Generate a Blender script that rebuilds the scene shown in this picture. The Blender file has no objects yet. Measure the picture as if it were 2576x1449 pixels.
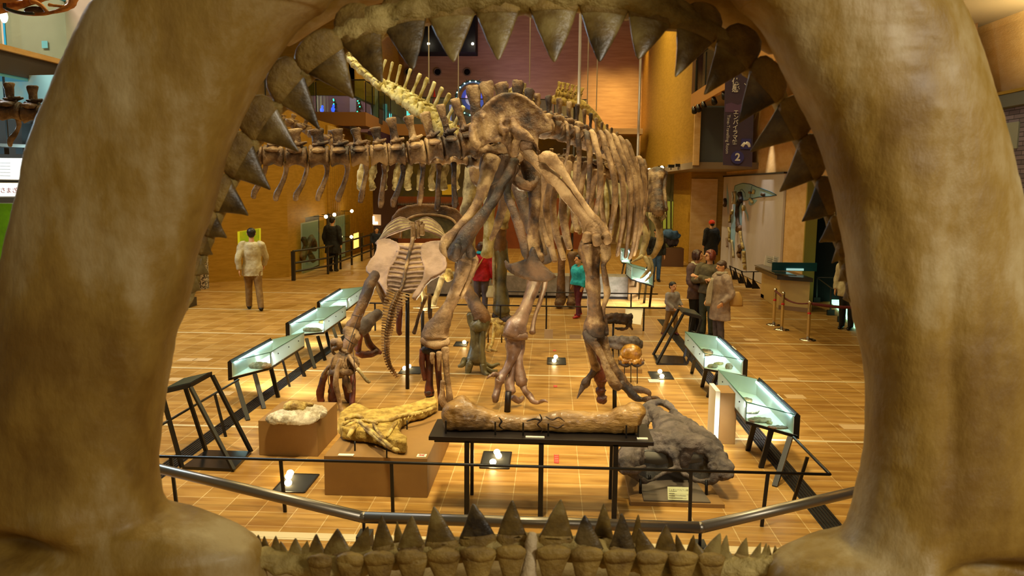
import bpy, math, random
from mathutils import Vector, Matrix, noise
from math import sin, cos, pi, atan2, radians
random.seed(7)
S = bpy.context.scene
COL = S.collection
# ------------------------------------------------------------------ camera
F = 2003.0; CX = 1288.0; CY = 724.5; H = 2.8
Yc = Vector(((1389-CX)/F, -(470-CY)/F, -1)).normalized()
Zc = Vector((.010, 1, 0)); Zc.z = -(Zc.x*Yc.x+Zc.y*Yc.y)/Yc.z; Zc.normalize()
Xc = Yc.cross(Zc)
R = Matrix((Xc, Yc, Zc))
cam = bpy.data.cameras.new('camera'); camo = bpy.data.objects.new('camera', cam); COL.objects.link(camo)
camo.matrix_world = Matrix.Translation((0, 0, H)) @ R.to_4x4()
cam.sensor_width = 36; cam.lens = 36*F/2576; cam.clip_start = .05; cam.clip_end = 200
cam.dof.use_dof = True; cam.dof.focus_distance = 8.5; cam.dof.aperture_fstop = 5.6
S.camera = camo
C0 = Vector((0, 0, H))
def ray(u, v): return R @ Vector(((u-CX)/F, -(v-CY)/F, -1))
def P(u, v, Y):
    d = ray(u, v); return C0 + d*(Y/d.y)
def G(u, v, z=0.):
    d = ray(u, v); return C0 + d*((z-H)/d.z)
def PX(u, v, x):
    d = ray(u, v); return C0 + d*(x/d.x)
def pxm(Y): return Y/F
# ------------------------------------------------------------------ materials
def lin(h):
    c = [int(h[i:i+2], 16)/255 for i in (0, 2, 4)]
    return [x/12.92 if x <= .04045 else ((x+.055)/1.055)**2.4 for x in c]+[1]
MATS = {}
def mat(name, hexa, rough=.6, metal=0., hex2=None, nscale=4., bump=0., bscale=30., emit=None, es=0., stretch=None, spec=None, detail=5, lo=.38, hi=.62, hex3=None, coat=0.):
    if name in MATS: return MATS[name]
    m = bpy.data.materials.new(name); m.use_nodes = True; nt = m.node_tree; N = nt.nodes; L = nt.links
    b = N['Principled BSDF']; b.inputs['Base Color'].default_value = lin(hexa)
    b.inputs['Roughness'].default_value = rough; b.inputs['Metallic'].default_value = metal
    if spec is not None: b.inputs['Specular IOR Level'].default_value = spec
    if coat: b.inputs['Coat Weight'].default_value = coat; b.inputs['Coat Roughness'].default_value = .25
    if hex2 or bump:
        tc = N.new('ShaderNodeTexCoord'); mp = N.new('ShaderNodeMapping'); L.new(tc.outputs['Object'], mp.inputs[0])
        if stretch: mp.inputs['Scale'].default_value = stretch
    if hex2:
        n = N.new('ShaderNodeTexNoise'); n.inputs['Scale'].default_value = nscale; n.inputs['Detail'].default_value = detail
        n.inputs['Roughness'].default_value = .62
        L.new(mp.outputs[0], n.inputs['Vector'])
        r = N.new('ShaderNodeValToRGB'); e = r.color_ramp.elements
        e[0].position = lo; e[0].color = lin(hexa); e[1].position = hi; e[1].color = lin(hex2)
        if hex3:
            q = e.new((lo+hi)/2); q.color = lin(hex3)
        L.new(n.outputs['Fac'], r.inputs[0]); L.new(r.outputs[0], b.inputs['Base Color'])
    if bump:
        n2 = N.new('ShaderNodeTexNoise'); n2.inputs['Scale'].default_value = bscale; n2.inputs['Detail'].default_value = 6
        n2.inputs['Roughness'].default_value = .65
        L.new(mp.outputs[0], n2.inputs['Vector'])
        bp = N.new('ShaderNodeBump'); bp.inputs['Strength'].default_value = min(1, bump); bp.inputs['Distance'].default_value = .02
        L.new(n2.outputs['Fac'], bp.inputs['Height']); L.new(bp.outputs[0], b.inputs['Normal'])
    if emit:
        b.inputs['Emission Color'].default_value = lin(emit); b.inputs['Emission Strength'].default_value = es
    MATS[name] = m
    return m
def glassmat(name, hexa, alpha=.12):
    m = bpy.data.materials.new(name); m.use_nodes = True; nt = m.node_tree; N = nt.nodes; L = nt.links
    N.clear(); o = N.new('ShaderNodeOutputMaterial'); t = N.new('ShaderNodeBsdfTransparent'); t.inputs[0].default_value = lin(hexa)
    g = N.new('ShaderNodeBsdfGlossy'); g.inputs['Roughness'].default_value = .03; g.inputs[0].default_value = (1, 1, 1, 1)
    mx = N.new('ShaderNodeMixShader'); mx.inputs[0].default_value = alpha
    L.new(t.outputs[0], mx.inputs[1]); L.new(g.outputs[0], mx.inputs[2]); L.new(mx.outputs[0], o.inputs[0])
    MATS[name] = m
    return m
M = MATS
# bones
mat('bone_brown', '2e1b0a', .46, 0, 'a08258', 3.4, 1., 22, hex3='674826', lo=.4, hi=.61, detail=8)
mat('bone_dark', '190d06', .42, 0, '62452a', 3., 1., 22, lo=.42, hi=.64, detail=8)
mat('bone_tan', '5e4426', .55, 0, 'b8986e', 3.4, 1., 24, hex3='8a6a44', lo=.38, hi=.6, detail=8)
mat('bone_pale', '6e5a30', .6, 0, 'd8c690', 3., .9, 14)
mat('bone_yellow', 'a08c40', .6, 0, 'f0e8b8', 4., .9, 14)
mat('bone_gold', '7c5c1c', .55, 0, 'd8bc68', 8., .9, 30)
mat('bone_bronze', '5d4130', .28, 0, '9a7a66', 3., .5, 20, coat=.5)
mat('bone_pink', '705646', .48, 0, 'a08474', 2.5, .5, 25)
mat('bone_chest', '382210', .4, 0, '8a643c', 2.6, 1., 22, detail=8)
mat('bone_rust', '3a1608', .45, 0, '6d2f14', 5., .6, 20)
mat('bone_grey', '3a302a', .6, 0, '6e6056', 4., 1., 22)
mat('bone_green', '38341c', .4, 0, '72683e', 3., .5, 16, coat=.3)
# jaw
mat('jaw_cartilage', '76561a', .55, 0, 'b49e70', 3.4, .32, 20, stretch=(1, 1, .5), hex3='94742f', lo=.36, hi=.64, coat=.06, detail=9)
mat('jaw_gum', '806828', .55, 0, 'c4ac68', 7., .8, 26)
mat('tooth_enamel', '3a2a10', .34, 0, '94804a', 6., .35, 18, coat=.3, hex3='6c5424', lo=.36, hi=.62, detail=7)
mat('tooth_enamel_dark', '22160a', .33, 0, '6a5630', 9., .4, 20, coat=.35)
mat('tooth_root', '6a4e1c', .55, 0, 'a0823e', 9., .6, 30)
# people
mat('skin', 'd9a070', .55); mat('hair_black', '17100c', .5); mat('hair_brown', '3b1d10', .45); mat('hair_auburn', '6a2a14', .45); mat('hair_grey', '4a3428', .5)
mat('metal_black', '16120f', .4, .3); mat('metal_dark', '2a2320', .38, .6); mat('chrome', 'd8d0c0', .18, 1.)
mat('steel_rail', '8a8276', .34, .85)
mat('paper_white', 'e8dfc8', .7); mat('black_soft', '080706', .8)
# ------------------------------------------------------------------ mesh builder
def cr(pts, sub):
    """Catmull-Rom through tuples."""
    if sub < 2 or len(pts) < 3: return [tuple(p) for p in pts]
    out = []; n = len(pts); k = len(pts[0])
    for i in range(n-1):
        a = pts[max(i-1, 0)]; b = pts[i]; c = pts[i+1]; d = pts[min(i+2, n-1)]
        for s in range(sub):
            t = s/sub
            out.append(tuple(.5*(2*b[j]+(c[j]-a[j])*t+(2*a[j]-5*b[j]+4*c[j]-d[j])*t*t+(3*b[j]-a[j]-3*c[j]+d[j])*t**3) for j in range(k)))
    out.append(tuple(pts[-1])); return out
class MB:
    def __init__(s): s.v = []; s.f = []
    def add(s, vs, fs):
        n = len(s.v); s.v += [Vector(x) for x in vs]; s.f += [tuple(i+n for i in f) for f in fs]; return s
    def box(s, c, d, rz=0, rot=None):
        c = Vector(c); m = rot if rot is not None else Matrix.Rotation(rz, 3, 'Z')
        vs = [c+m@Vector((x*d[0]/2, y*d[1]/2, z*d[2]/2)) for x in (-1, 1) for y in (-1, 1) for z in (-1, 1)]
        return s.add(vs, [(0, 1, 3, 2), (4, 6, 7, 5), (0, 4, 5, 1), (2, 3, 7, 6), (0, 2, 6, 4), (1, 5, 7, 3)])
    def quadbox(s, pts, off):
        """pts: polygon (3D, planar), extruded by vector off."""
        n = len(pts); off = Vector(off); vs = [Vector(p) for p in pts]+[Vector(p)+off for p in pts]
        return s.add(vs, [tuple(range(n))[::-1], tuple(range(n, 2*n))]+[(i, (i+1) % n, n+(i+1) % n, n+i) for i in range(n)])
    def ell(s, c, r, seg=14, rings=9, rot=None):
        c = Vector(c)
        if not hasattr(r, '__len__'): r = (r, r, r)
        vs = []; 
        for i in range(1, rings):
            a = pi*i/rings
            for j in range(seg):
                b = 2*pi*j/seg; p = Vector((sin(a)*cos(b)*r[0], sin(a)*sin(b)*r[1], cos(a)*r[2])); vs.append(c+(rot@p if rot else p))
        t = Vector((0, 0, r[2])); t = rot@t if rot else t
        vs += [c+t, c-t]; fs = []; top = len(vs)-2
        for i in range(rings-2):
            for j in range(seg):
                k = (j+1) % seg; fs.append((i*seg+j, (i+1)*seg+j, (i+1)*seg+k, i*seg+k))
        for j in range(seg):
            k = (j+1) % seg; fs.append((top, j, k)); fs.append((top+1, (rings-2)*seg+k, (rings-2)*seg+j))
        return s.add(vs, fs)
    def tube(s, pts, rad, seg=10, sub=1, ref=None, flat=1., caps=True, twist=0, lump=0., rnd=False):
        """pts 3D, rad list/number; cross-section radius rad along ref, rad*flat across."""
        pts = [Vector(p) for p in pts]
        if not hasattr(rad, '__len__'): rad = [rad]*len(pts)
        q = cr([(p.x, p.y, p.z, r) for p, r in zip(pts, rad)], sub)
        pts = [Vector(x[:3]) for x in q]; rad = [max(x[3], 1e-4) for x in q]
        if rnd and len(pts) > 1:
            for e in (0, 1):
                a_, b_ = (pts[0], pts[1]) if e == 0 else (pts[-1], pts[-2]); d_ = (a_-b_).normalized(); r_ = rad[0] if e == 0 else rad[-1]
                ex = [(a_+d_*r_*h_, r_*k_) for h_, k_ in ((.26, .93), (.46, .72), (.58, .42), (.62, .12))]
                if e == 0: pts = [x[0] for x in ex[::-1]]+pts; rad = [x[1] for x in ex[::-1]]+rad
                else: pts += [x[0] for x in ex]; rad += [x[1] for x in ex]
        n = len(pts); vs = []; prev = None; sd = random.random()*50
        for i in range(n):
            t = (pts[min(i+1, n-1)]-pts[max(i-1, 0)])
            if t.length < 1e-9: t = Vector((0, 0, 1))
            t.normalize()
            if ref is not None: a = Vector(ref)
            elif prev is not None: a = prev
            else: a = Vector((1, 0, 0)) if abs(t.x) < .9 else Vector((0, 0, 1))
            a = a-t*a.dot(t)
            if a.length < 1e-6: a = t.orthogonal()
            a.normalize(); prev = a; b = t.cross(a)
            for j in range(seg):
                w = 2*pi*j/seg; rr = rad[i]
                if lump: rr *= 1+lump*noise.noise(Vector((cos(w)*1.3+sd, sin(w)*1.3, i*.55)))
                vs.append(pts[i]+a*cos(w)*rr+b*sin(w)*rr*flat)
        fs = []
        for i in range(n-1):
            for j in range(seg):
                k = (j+1) % seg; fs.append((i*seg+j, i*seg+k, (i+1)*seg+k, (i+1)*seg+j))
        if caps:
            fs.append(tuple(range(seg))[::-1]); fs.append(tuple((n-1)*seg+j for j in range(seg)))
        return s.add(vs, fs)
    def T(s, rows, **k):
        """rows (u, v, Y, rpx): a limb through photographed points, each at its own distance."""
        k.setdefault('sub', 4); k.setdefault('seg', 12); k.setdefault('rnd', True)
        return s.tube([P(r[0], r[1], r[2]) for r in rows], [r[3]*pxm(r[2]) for r in rows], **k)
    def bar(s, a, b, w, d=None, up=(0, 0, 1)):
        a = Vector(a); b = Vector(b); t = (b-a); L = t.length; t.normalize(); u = Vector(up)
        if abs(t.dot(u)) > .95: u = Vector((0, 1, 0))
        x = t.cross(u).normalized(); y = x.cross(t).normalized(); d = d or w
        m = Matrix((x, y, t)).transposed(); return s.box((a+b)/2, (w, d, L), rot=m)
    def lathe(s, c, prof, seg=24):
        c = Vector(c); vs = [c+Vector((r*cos(2*pi*j/seg), r*sin(2*pi*j/seg), z)) for r, z in prof for j in range(seg)]; n = len(prof)
        fs = [(i*seg+j, i*seg+(j+1) % seg, (i+1)*seg+(j+1) % seg, (i+1)*seg+j) for i in range(n-1) for j in range(seg)]
        fs += [tuple(range(seg))[::-1], tuple((n-1)*seg+j for j in range(seg))]; return s.add(vs, fs)
LOC = {}
def wl(o): return LOC.get(o.name, Vector())
def mk(name, mb, m, parent=None, smooth=True, bevel=0, vox=0, sm=0, disp=0, dscale=.1, sub=0, auto=None, kind=None, label=None, cat=None, group=None, origin=None):
    off = Vector(wl(parent)) if parent else (Vector(origin) if origin is not None else Vector())
    me = bpy.data.meshes.new(name); me.from_pydata([v-off for v in mb.v], [], mb.f); me.update()
    import bmesh as _b
    bm = _b.new(); bm.from_mesh(me); _b.ops.recalc_face_normals(bm, faces=bm.faces); bm.to_mesh(me); bm.free()
    o = bpy.data.objects.new(name, me); COL.objects.link(o)
    if isinstance(m, str): m = MATS[m]
    me.materials.append(m)
    if parent: o.parent = parent
    else: o.location = off
    LOC[o.name] = off
    if smooth:
        me.polygons.foreach_set('use_smooth', [True]*len(me.polygons))
        if auto is not None and not vox:
            md = o.modifiers.new('e', 'EDGE_SPLIT'); md.split_angle = radians(auto)
    if bevel:
        md = o.modifiers.new('b', 'BEVEL'); md.width = bevel; md.segments = 2; md.limit_method = 'ANGLE'
    if sub:
        md = o.modifiers.new('s', 'SUBSURF'); md.levels = sub; md.render_levels = sub
    if vox:
        md = o.modifiers.new('r', 'REMESH'); md.mode = 'VOXEL'; md.voxel_size = vox; md.use_smooth_shade = True
        if sm:
            md = o.modifiers.new('m', 'SMOOTH'); md.iterations = sm; md.factor = .6
    if disp:
        t = bpy.data.textures.get('cl%g' % dscale)
        if not t:
            t = bpy.data.textures.new('cl%g' % dscale, 'CLOUDS'); t.noise_scale = dscale; t.noise_depth = 3
        md = o.modifiers.new('d', 'DISPLACE'); md.texture = t; md.strength = disp; md.mid_level = .5; md.texture_coords = 'LOCAL'
    tag(o, label, cat, group, kind)
    return o
def tag(o, label=None, cat=None, group=None, kind=None):
    if label: o['label'] = label
    if cat: o['category'] = cat
    if group: o['group'] = group
    if kind: o['kind'] = kind
    return o
def thing(name, label, cat, loc=(0, 0, 0), group=None):
    o = bpy.data.objects.new(name, None); COL.objects.link(o); o.location = loc; o.empty_display_size = .2
    LOC[o.name] = Vector(loc); tag(o, label, cat, group); return o
def struct(name, mb, m, **k):
    k.setdefault('smooth', False); return mk(name, mb, m, kind='structure', **k)
def quad(*p): return MB().add(p, [tuple(range(len(p)))])
def text(name, body, size, m, parent, loc, rot, extrude=.002, align='CENTER', bold=0):
    c = bpy.data.curves.new(name, 'FONT'); c.body = body; c.size = size; c.align_x = align; c.align_y = 'CENTER'; c.extrude = extrude; c.offset = bold
    o0 = bpy.data.objects.new('tmp', c); COL.objects.link(o0); dg = bpy.context.evaluated_depsgraph_get(); me = bpy.data.meshes.new_from_object(o0.evaluated_get(dg)); bpy.data.objects.remove(o0)
    me.materials.clear(); me.materials.append(MATS[m] if isinstance(m, str) else m)
    o = bpy.data.objects.new(name, me); COL.objects.link(o); o.rotation_euler = rot
    o.location = Vector(loc)-(wl(parent) if parent else Vector())
    if parent: o.parent = parent
    return o
def light(kind, name, loc, power, color, size=1, to=None, spot=60, blend=.4, sy=None):
    l = bpy.data.lights.new(name, kind); l.energy = power; l.color = color
    if kind == 'AREA':
        l.size = size
        if sy: l.shape = 'RECTANGLE'; l.size_y = sy
    elif kind == 'SPOT': l.spot_size = radians(spot); l.spot_blend = blend; l.shadow_soft_size = size
    else: l.shadow_soft_size = size
    o = bpy.data.objects.new(name, l); COL.objects.link(o); o.location = loc
    d = (Vector(to)-Vector(loc)) if to is not None else Vector((0, 0, -1))
    o.rotation_euler = d.to_track_quat('-Z', 'Y').to_euler(); return o
# ------------------------------------------------------------------ room shell
def floor_mat():
    m = bpy.data.materials.new('floor_tile'); m.use_nodes = True; N = m.node_tree.nodes; L = m.node_tree.links; b = N['Principled BSDF']
    tc = N.new('ShaderNodeTexCoord'); br = N.new('ShaderNodeTexBrick'); L.new(tc.outputs['Object'], br.inputs['Vector'])
    br.offset = 0; br.inputs['Scale'].default_value = 1; br.inputs['Brick Width'].default_value = .31; br.inputs['Row Height'].default_value = .28
    br.inputs['Mortar Size'].default_value = .0045; br.inputs['Mortar Smooth'].default_value = .3; br.inputs['Bias'].default_value = 0
    br.inputs['Color1'].default_value = lin('aa803c'); br.inputs['Color2'].default_value = lin('c29854'); br.inputs['Mortar'].default_value = lin('d8bd86')
    n = N.new('ShaderNodeTexNoise'); n.inputs['Scale'].default_value = 1.5; n.inputs['Detail'].default_value = 5
    mp = N.new('ShaderNodeMapping'); mp.inputs['Scale'].default_value = (1, 6, 1); L.new(tc.outputs['Object'], mp.inputs[0]); L.new(mp.outputs[0], n.inputs['Vector'])
    mx = N.new('ShaderNodeMixRGB'); mx.blend_type = 'MULTIPLY'; mx.inputs[0].default_value = .75
    r = N.new('ShaderNodeValToRGB'); r.color_ramp.elements[0].position = .35; r.color_ramp.elements[0].color = lin('bda680'); r.color_ramp.elements[1].position = .65; r.color_ramp.elements[1].color = (1, 1, 1, 1)
    L.new(n.outputs['Fac'], r.inputs[0]); L.new(br.outputs['Color'], mx.inputs[1]); L.new(r.outputs[0], mx.inputs[2]); L.new(mx.outputs[0], b.inputs['Base Color'])
    b.inputs['Roughness'].default_value = .38; b.inputs['Specular IOR Level'].default_value = .35
    bp = N.new('ShaderNodeBump'); bp.inputs['Strength'].default_value = .25; bp.inputs['Distance'].default_value = .004; bp.invert = True
    L.new(br.outputs['Fac'], bp.inputs['Height']); L.new(bp.outputs[0], b.inputs['Normal']); MATS['floor_tile'] = m
floor_mat()
mat('wall_wood', 'a0781f', .55, 0, 'b0862c', 1.2, .1, 20, stretch=(2, 2, 14), spec=.3)
mat('wall_tan', 'b8946a', .7, 0, 'caa67a', .8, .12, 30, stretch=(1, 1, 10), spec=.2)
mat('wall_cream', 'd6ab6c', .7, 0, 'e2bd84', 2., .25, 18, stretch=(1, 1, 3))
mat('wall_red', '7a3a12', .7, 0, '8a4518', 1.5); mat('wall_umber', '4a2a16', .7)
mat('wall_brown_panel', '5f3f22', .6); mat('soffit_grey', '8a7760', .8); mat('grey_blue', '4c5258', .7)
mat('beam_orange', 'c08a48', .5); mat('fascia_dark', '3a3534', .5); mat('soffit_blue', '58a8c8', .7)
mat('panel_white', 'cfc6c0', .5, 0, 'c6bdb6', 1.); mat('stripe', 'd2c096', .5)
mat('olive', '8a7f3c', .7); mat('black_void', '050403', .9); mat('yellow_green', 'a08a34', .6)
mat('rail_frame', '3d3a36', .35, .6)
def brick_mat():
    m = bpy.data.materials.new('brick_wall'); m.use_nodes = True; N = m.node_tree.nodes; L = m.node_tree.links; b = N['Principled BSDF']
    tc = N.new('ShaderNodeTexCoord'); mp = N.new('ShaderNodeMapping'); mp.inputs['Rotation'].default_value = (radians(90), 0, radians(90))
    sp = N.new('ShaderNodeSeparateXYZ'); cb = N.new('ShaderNodeCombineXYZ'); L.new(tc.outputs['Object'], sp.inputs[0]); L.new(sp.outputs[1], cb.inputs[0]); L.new(sp.outputs[2], cb.inputs[1])
    br = N.new('ShaderNodeTexBrick'); L.new(cb.outputs[0], br.inputs['Vector'])
    br.inputs['Scale'].default_value = 1; br.inputs['Brick Width'].default_value = .26; br.inputs['Row Height'].default_value = .062; br.inputs['Mortar Size'].default_value = .005
    br.inputs['Color1'].default_value = lin('6c6268'); br.inputs['Color2'].default_value = lin('8a7e86'); br.inputs['Mortar'].default_value = lin('2c2a30')
    L.new(br.outputs['Color'], b.inputs['Base Color']); b.inputs['Roughness'].default_value = .75; MATS['brick_wall'] = m
brick_mat()
glassmat('glass_clear', 'e6f2ec', .07); glassmat('glass_rail', 'd6e6dc', .1)
XR = 6.3; XU = 4.3
struct('floor', quad((-16, -4, 0), (12, -4, 0), (12, 44, 0), (-16, 44, 0)), 'floor_tile')
struct('ceiling', MB().box((-2, 21, 11.45), (28, 46, .3)), 'black_void')
# cross stripes of pale stone in the floor
mb = MB()
for k in range(-1, 8):
    y = 5.95+2.85*k
    if y < 5 or y > 30: continue
    mb.box((-2, y, .001), (16, .055, .004))
struct('trim_1', mb, 'stripe')
struct('trim_2', MB().box((-2, 6.0, .002), (16, .1, .006)), 'stripe')
# back wall
struct('wall_back', quad((-12, 40, 0), (XU+.0, 40, 0), (XU, 40, 11.3), (-12, 40, 11.3)), 'wall_tan')
# right upper wall (gallery block) Y 25..40 and soffit under it
struct('wall_right_upper', MB().box((XU+.1, 32.5, 7.45), (.2, 15, 7.7)), 'wall_wood')
struct('ceiling_soffit', MB().box((XU+1.3, 32.5, 3.5), (2.6, 15, .2)), 'soffit_grey')
struct('wall_right_gallery_end', MB().box((XU+.92, 25.1, 4.45), (1.55, .1, 1.75)), 'grey_blue')
struct('trim_3', MB().box((XU+.09, 24.97, 4.45), (.18, .12, 1.9)), 'wall_cream')
struct('ceiling_gallery', MB().box((XU+1.1, 17.5, 5.35), (2.2, 15, .12)), 'soffit_grey')
struct('trim_4', MB().box((XU-.06, 17.5, 5.42), (.12, 15.1, .42)), 'beam_orange')
# opening of the second floor behind the glass rail
struct('wall_gallery_back', MB().box((XR+.5, 17.5, 7.5), (.1, 16, 4)), 'wall_brown_panel')
struct('wall_gallery_end', MB().box((XU+1.2, 25.05, 8.3), (2.6, .1, 5.6)), 'wall_brown_panel')
# right wall x = XR from behind the camera up to the white panel
struct('wall_right', quad((XR, 13.9, 0), (XR, 13.9, 3.1), (XR, 20.1, 3.1), (XR, 20.1, 0), (XR, 29.5, 0), (XR, 29.5, 5.3), (XR, 12.6, 5.3), (XR, 12.6, 0)), 'wall_cream')
struct('wall_right_return', MB().box((XR+.12, 20.12, 1.55), (.28, .08, 3.1)), 'yellow_green')
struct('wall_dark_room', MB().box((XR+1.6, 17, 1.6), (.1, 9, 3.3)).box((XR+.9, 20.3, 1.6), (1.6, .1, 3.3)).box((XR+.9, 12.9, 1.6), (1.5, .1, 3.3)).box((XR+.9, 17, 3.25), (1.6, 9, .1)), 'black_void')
struct('wall_right_brick', MB().box((XR+.1, 7.8, 1.97), (.2, 9.8, 3.94)), 'brick_wall')
struct('trim_5', MB().box((XR+.02, 7.8, 4.03), (.3, 9.8, .17)), 'grey_blue2' if 0 else mat('beam_grey', '6f7468', .6))
struct('trim_6', MB().box((XR+.02, 7.8, 4.14), (.34, 9.8, .04)), mat('cove_edge', 'a88a2c', .6))
# bulging cream wall over the brick
prof = [(XR+.45, 4.16), (XR+.36, 4.6), (XR+.22, 5.2), (XR+.0, 5.8), (XR-.12, 6.15)]
mb = MB()
for i in range(len(prof)-1):
    (xa, za), (xb, zb) = prof[i], prof[i+1]; mb.add([(xa, 3, za), (xa, 15, za), (xb, 15, zb), (xb, 3, zb)], [(0, 1, 2, 3)])
struct('wall_right_bulge', mb, 'wall_cream', smooth=True)
struct('trim_7', MB().box((XR-.3, 7.8, 6.3), (.5, 9.8, .35)), 'soffit_grey')
# lower wall at the far right, under the soffit
struct('wall_far_right', quad((5.13, 30, 0), (XR+.4, 30, 0), (XR+.4, 30, 3.5), (5.13, 30, 3.5)), 'wall_wood')
struct('trim_8', MB().box((5.62, 29.96, 1.6), (.95, .05, 3.1)), 'wall_cream')
struct('wall_far_right_side', quad((5.13, 30, 0), (5.13, 34.2, 0), (5.13, 34.2, 3.5), (5.13, 30, 3.5)), 'wall_wood')
struct('wall_far', MB().box((5.6, 36.5, 3.05), (3.4, .1, .9)).box((5.6, 36.6, 1.5), (3.4, .1, 3)), mat('far_room', 'a2986a', .7, 0, '5f5c40', .8, stretch=(6, 1, .2)))
# lower back wall (deep red) and the passage wall
struct('wall_back_lower', MB().box((-2.6, 36.2, 1.15), (9.2, .2, 2.3)), 'wall_red')
struct('wall_back_corner', MB().box((-7.65, 36.1, 2.6), (1.3, .3, 5.2)), 'wall_umber')
struct('wall_back_middle', MB().box((-2.0, 38.5, 3.7), (12, .2, 3.4)), mat('mid_grey', '7d735a', .7, 0, '9c8a3c', .4, lo=.45, hi=.55))
struct('ceiling_mezzanine', MB().box((-3.0, 38.2, 5.3), (14, 3.6, .25)), 'wall_tan')
# left wall with a bend
A, B_, C_, D_ = (-9.95, 21.7), (-7.95, 23.7), (-8.1, 27.9), (-8.1, 36)
for nm, a, b in (('wall_left_front', A, B_), ('wall_left', B_, C_), ('wall_left_rear', C_, D_)):
    z1 = 5.0
    mb = MB().quadbox([(a[0], a[1], 0), (b[0], b[1], 0), (b[0], b[1], z1), (a[0], a[1], z1)], (-.2, .06, 0))
    struct(nm, mb, 'wall_wood')
struct('wall_left_near', MB().box((-10.05, 19.6, 2.5), (.2, 4.4, 5)), 'wall_cream')
mb = MB()
for i in range(26):
    y = 28.6+i*.27; mb.tube([(-8.08, y, 0), (-8.08, y, 3.4), (-8.05, y+.25*(i > 12), 4.9)], .085, seg=8)
struct('trim_9', mb, 'wall_wood', smooth=True)
struct('wall_left_upper', MB().box((-12.1, 30.1, 8.7), (9.4, .2, 5.2)), 'wall_wood')
struct('wall_left_upper_side', MB().box((-7.5, 35, 8.7), (.2, 10, 5.2)), 'wall_wood')
# balcony at the back, second floor
bal = [(-9.9, 24), (-8.9, 30), (-7.0, 30), (-7.2, 35.5), (-3.0, 36.4), (1.5, 36.4)]
mb = MB(); 
for (x0, y0), (x1, y1) in zip(bal, bal[1:]): mb.quadbox([(x0, y0, 5.0), (x1, y1, 5.0), (x1, y1, 5.5), (x0, y0, 5.5)], (-.02, .3, 0))
struct('trim_10', mb, mat('balcony_fascia', '9a6b34', .5))
def railing(label, pts, z, h, step, gm='glass_rail', frame='rail_frame', fr=.02, name='glass_railing'):
    t = thing(name, label, 'railing', (pts[0][0], pts[0][1], z))
    for (x0, y0), (x1, y1) in zip(pts, pts[1:]):
        a = Vector((x0, y0, z)); b = Vector((x1, y1, z)); n = max(1, round((b-a).length/step))
        for i in range(n):
            p = a.lerp(b, (i+.02)/n); q = a.lerp(b, (i+.98)/n)
            dd = (q-p).normalized(); nn = Vector((-dd.y, dd.x, 0))*.012
            mk('glass_panel', MB().quadbox([p, q, q+Vector((0, 0, h)), p+Vector((0, 0, h))], nn), gm, t, smooth=False)
            mk('post', MB().bar(p, p+Vector((0, 0, h*.95)), .04, .02), frame, t, smooth=False)
        mk('handrail', MB().bar(a+Vector((0, 0, h+.02)), b+Vector((0, 0, h+.02)), .045), frame, t, smooth=False)
    return t
railing('glass balcony railing above the tail, in front of the blue illuminations', bal, 5.5, 1.15, 1.3)
railing('glass railing of the upper gallery beside the purple banner', [(XU-.02, 24.9), (XU-.02, 11)], 5.62, 1.05, 1.6)
# left gallery at x=-10.4
XL = -10.4
struct('ceiling_left_gallery', MB().box((XL-2, 12.5, 5.08), (4, 9, .5)), 'fascia_dark')
struct('trim_11', MB().box((XL+.03, 12.5, 5.3), (.1, 9.05, .1)), 'wall_cream')
struct('trim_12', MB().box((XL-2.02, 12.4, 4.8), (4, 8.6, .06)), 'soffit_blue')
struct('wall_left_gallery', MB().box((XL-3.6, 12, 5), (.1, 12, 10.5)), mat('wall_beige', 'b09878', .8, 0, 'a08a6c', .6))
struct('wall_left_gallery_end', MB().box((XL-.3, 17.1, 6.8), (2.6, .12, 3)), mat('wall_beige', 'b09878'))
struct('wall_left_tall', MB().box((XL+.55, 18.6, 6.8), (3.3, .2, 9.2)), 'wall_tan')
railing('glass railing with blue posts on the upper left gallery', [(XL, 8.5), (XL, 12.85), (XL, 17.2)], 5.35, 1.25, 2.2, frame=mat('post_blue', '1f86a8', .3, .3), name='glass_railing')
# black ceiling housing with two lit downlights
t = thing('ceiling_light_housing', 'black ceiling box with two lit spotlights seen between the upper teeth', 'light', (-6.0, 38.6, 9.4))
mk('housing', MB().quadbox([P(958, 20, 38.5), P(1196, 20, 38.5), P(1196, 131, 38.5), P(958, 131, 38.5)], (0, 1.2, 0)), 'black_void', t, smooth=False)
for u in (1078, 1189):
    mk('lamp', MB().ell(P(u, 110, 38.3), .055), mat('lamp_white', 'ffffff', emit='fff0c8', es=60), t)
for u, lb in ((1028, 'round wall vent left of the other two'), (1101, 'round wall vent in the middle of the row of three'), (1175, 'round wall vent above the green wreath')):
    c = P(u, 181, 39.97); t = thing('wall_vent', lb, 'vent', c)
    rot = Matrix.Rotation(pi/2, 4, 'X')
    m1 = MB().lathe((0, 0, 0), [(.17, 0), (.2, 0), (.2, .06), (.17, .07), (.15, .05), (.15, 0)]); m1.v = [rot@x+c for x in m1.v]
    mk('rim', m1, 'soffit_grey', t); m2 = MB().lathe((0, 0, 0), [(.02, .01), (.15, .01), (.15, .02), (.02, .02)]); m2.v = [rot@x+c for x in m2.v]
    mk('opening', m2, 'black_void', t)
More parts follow.
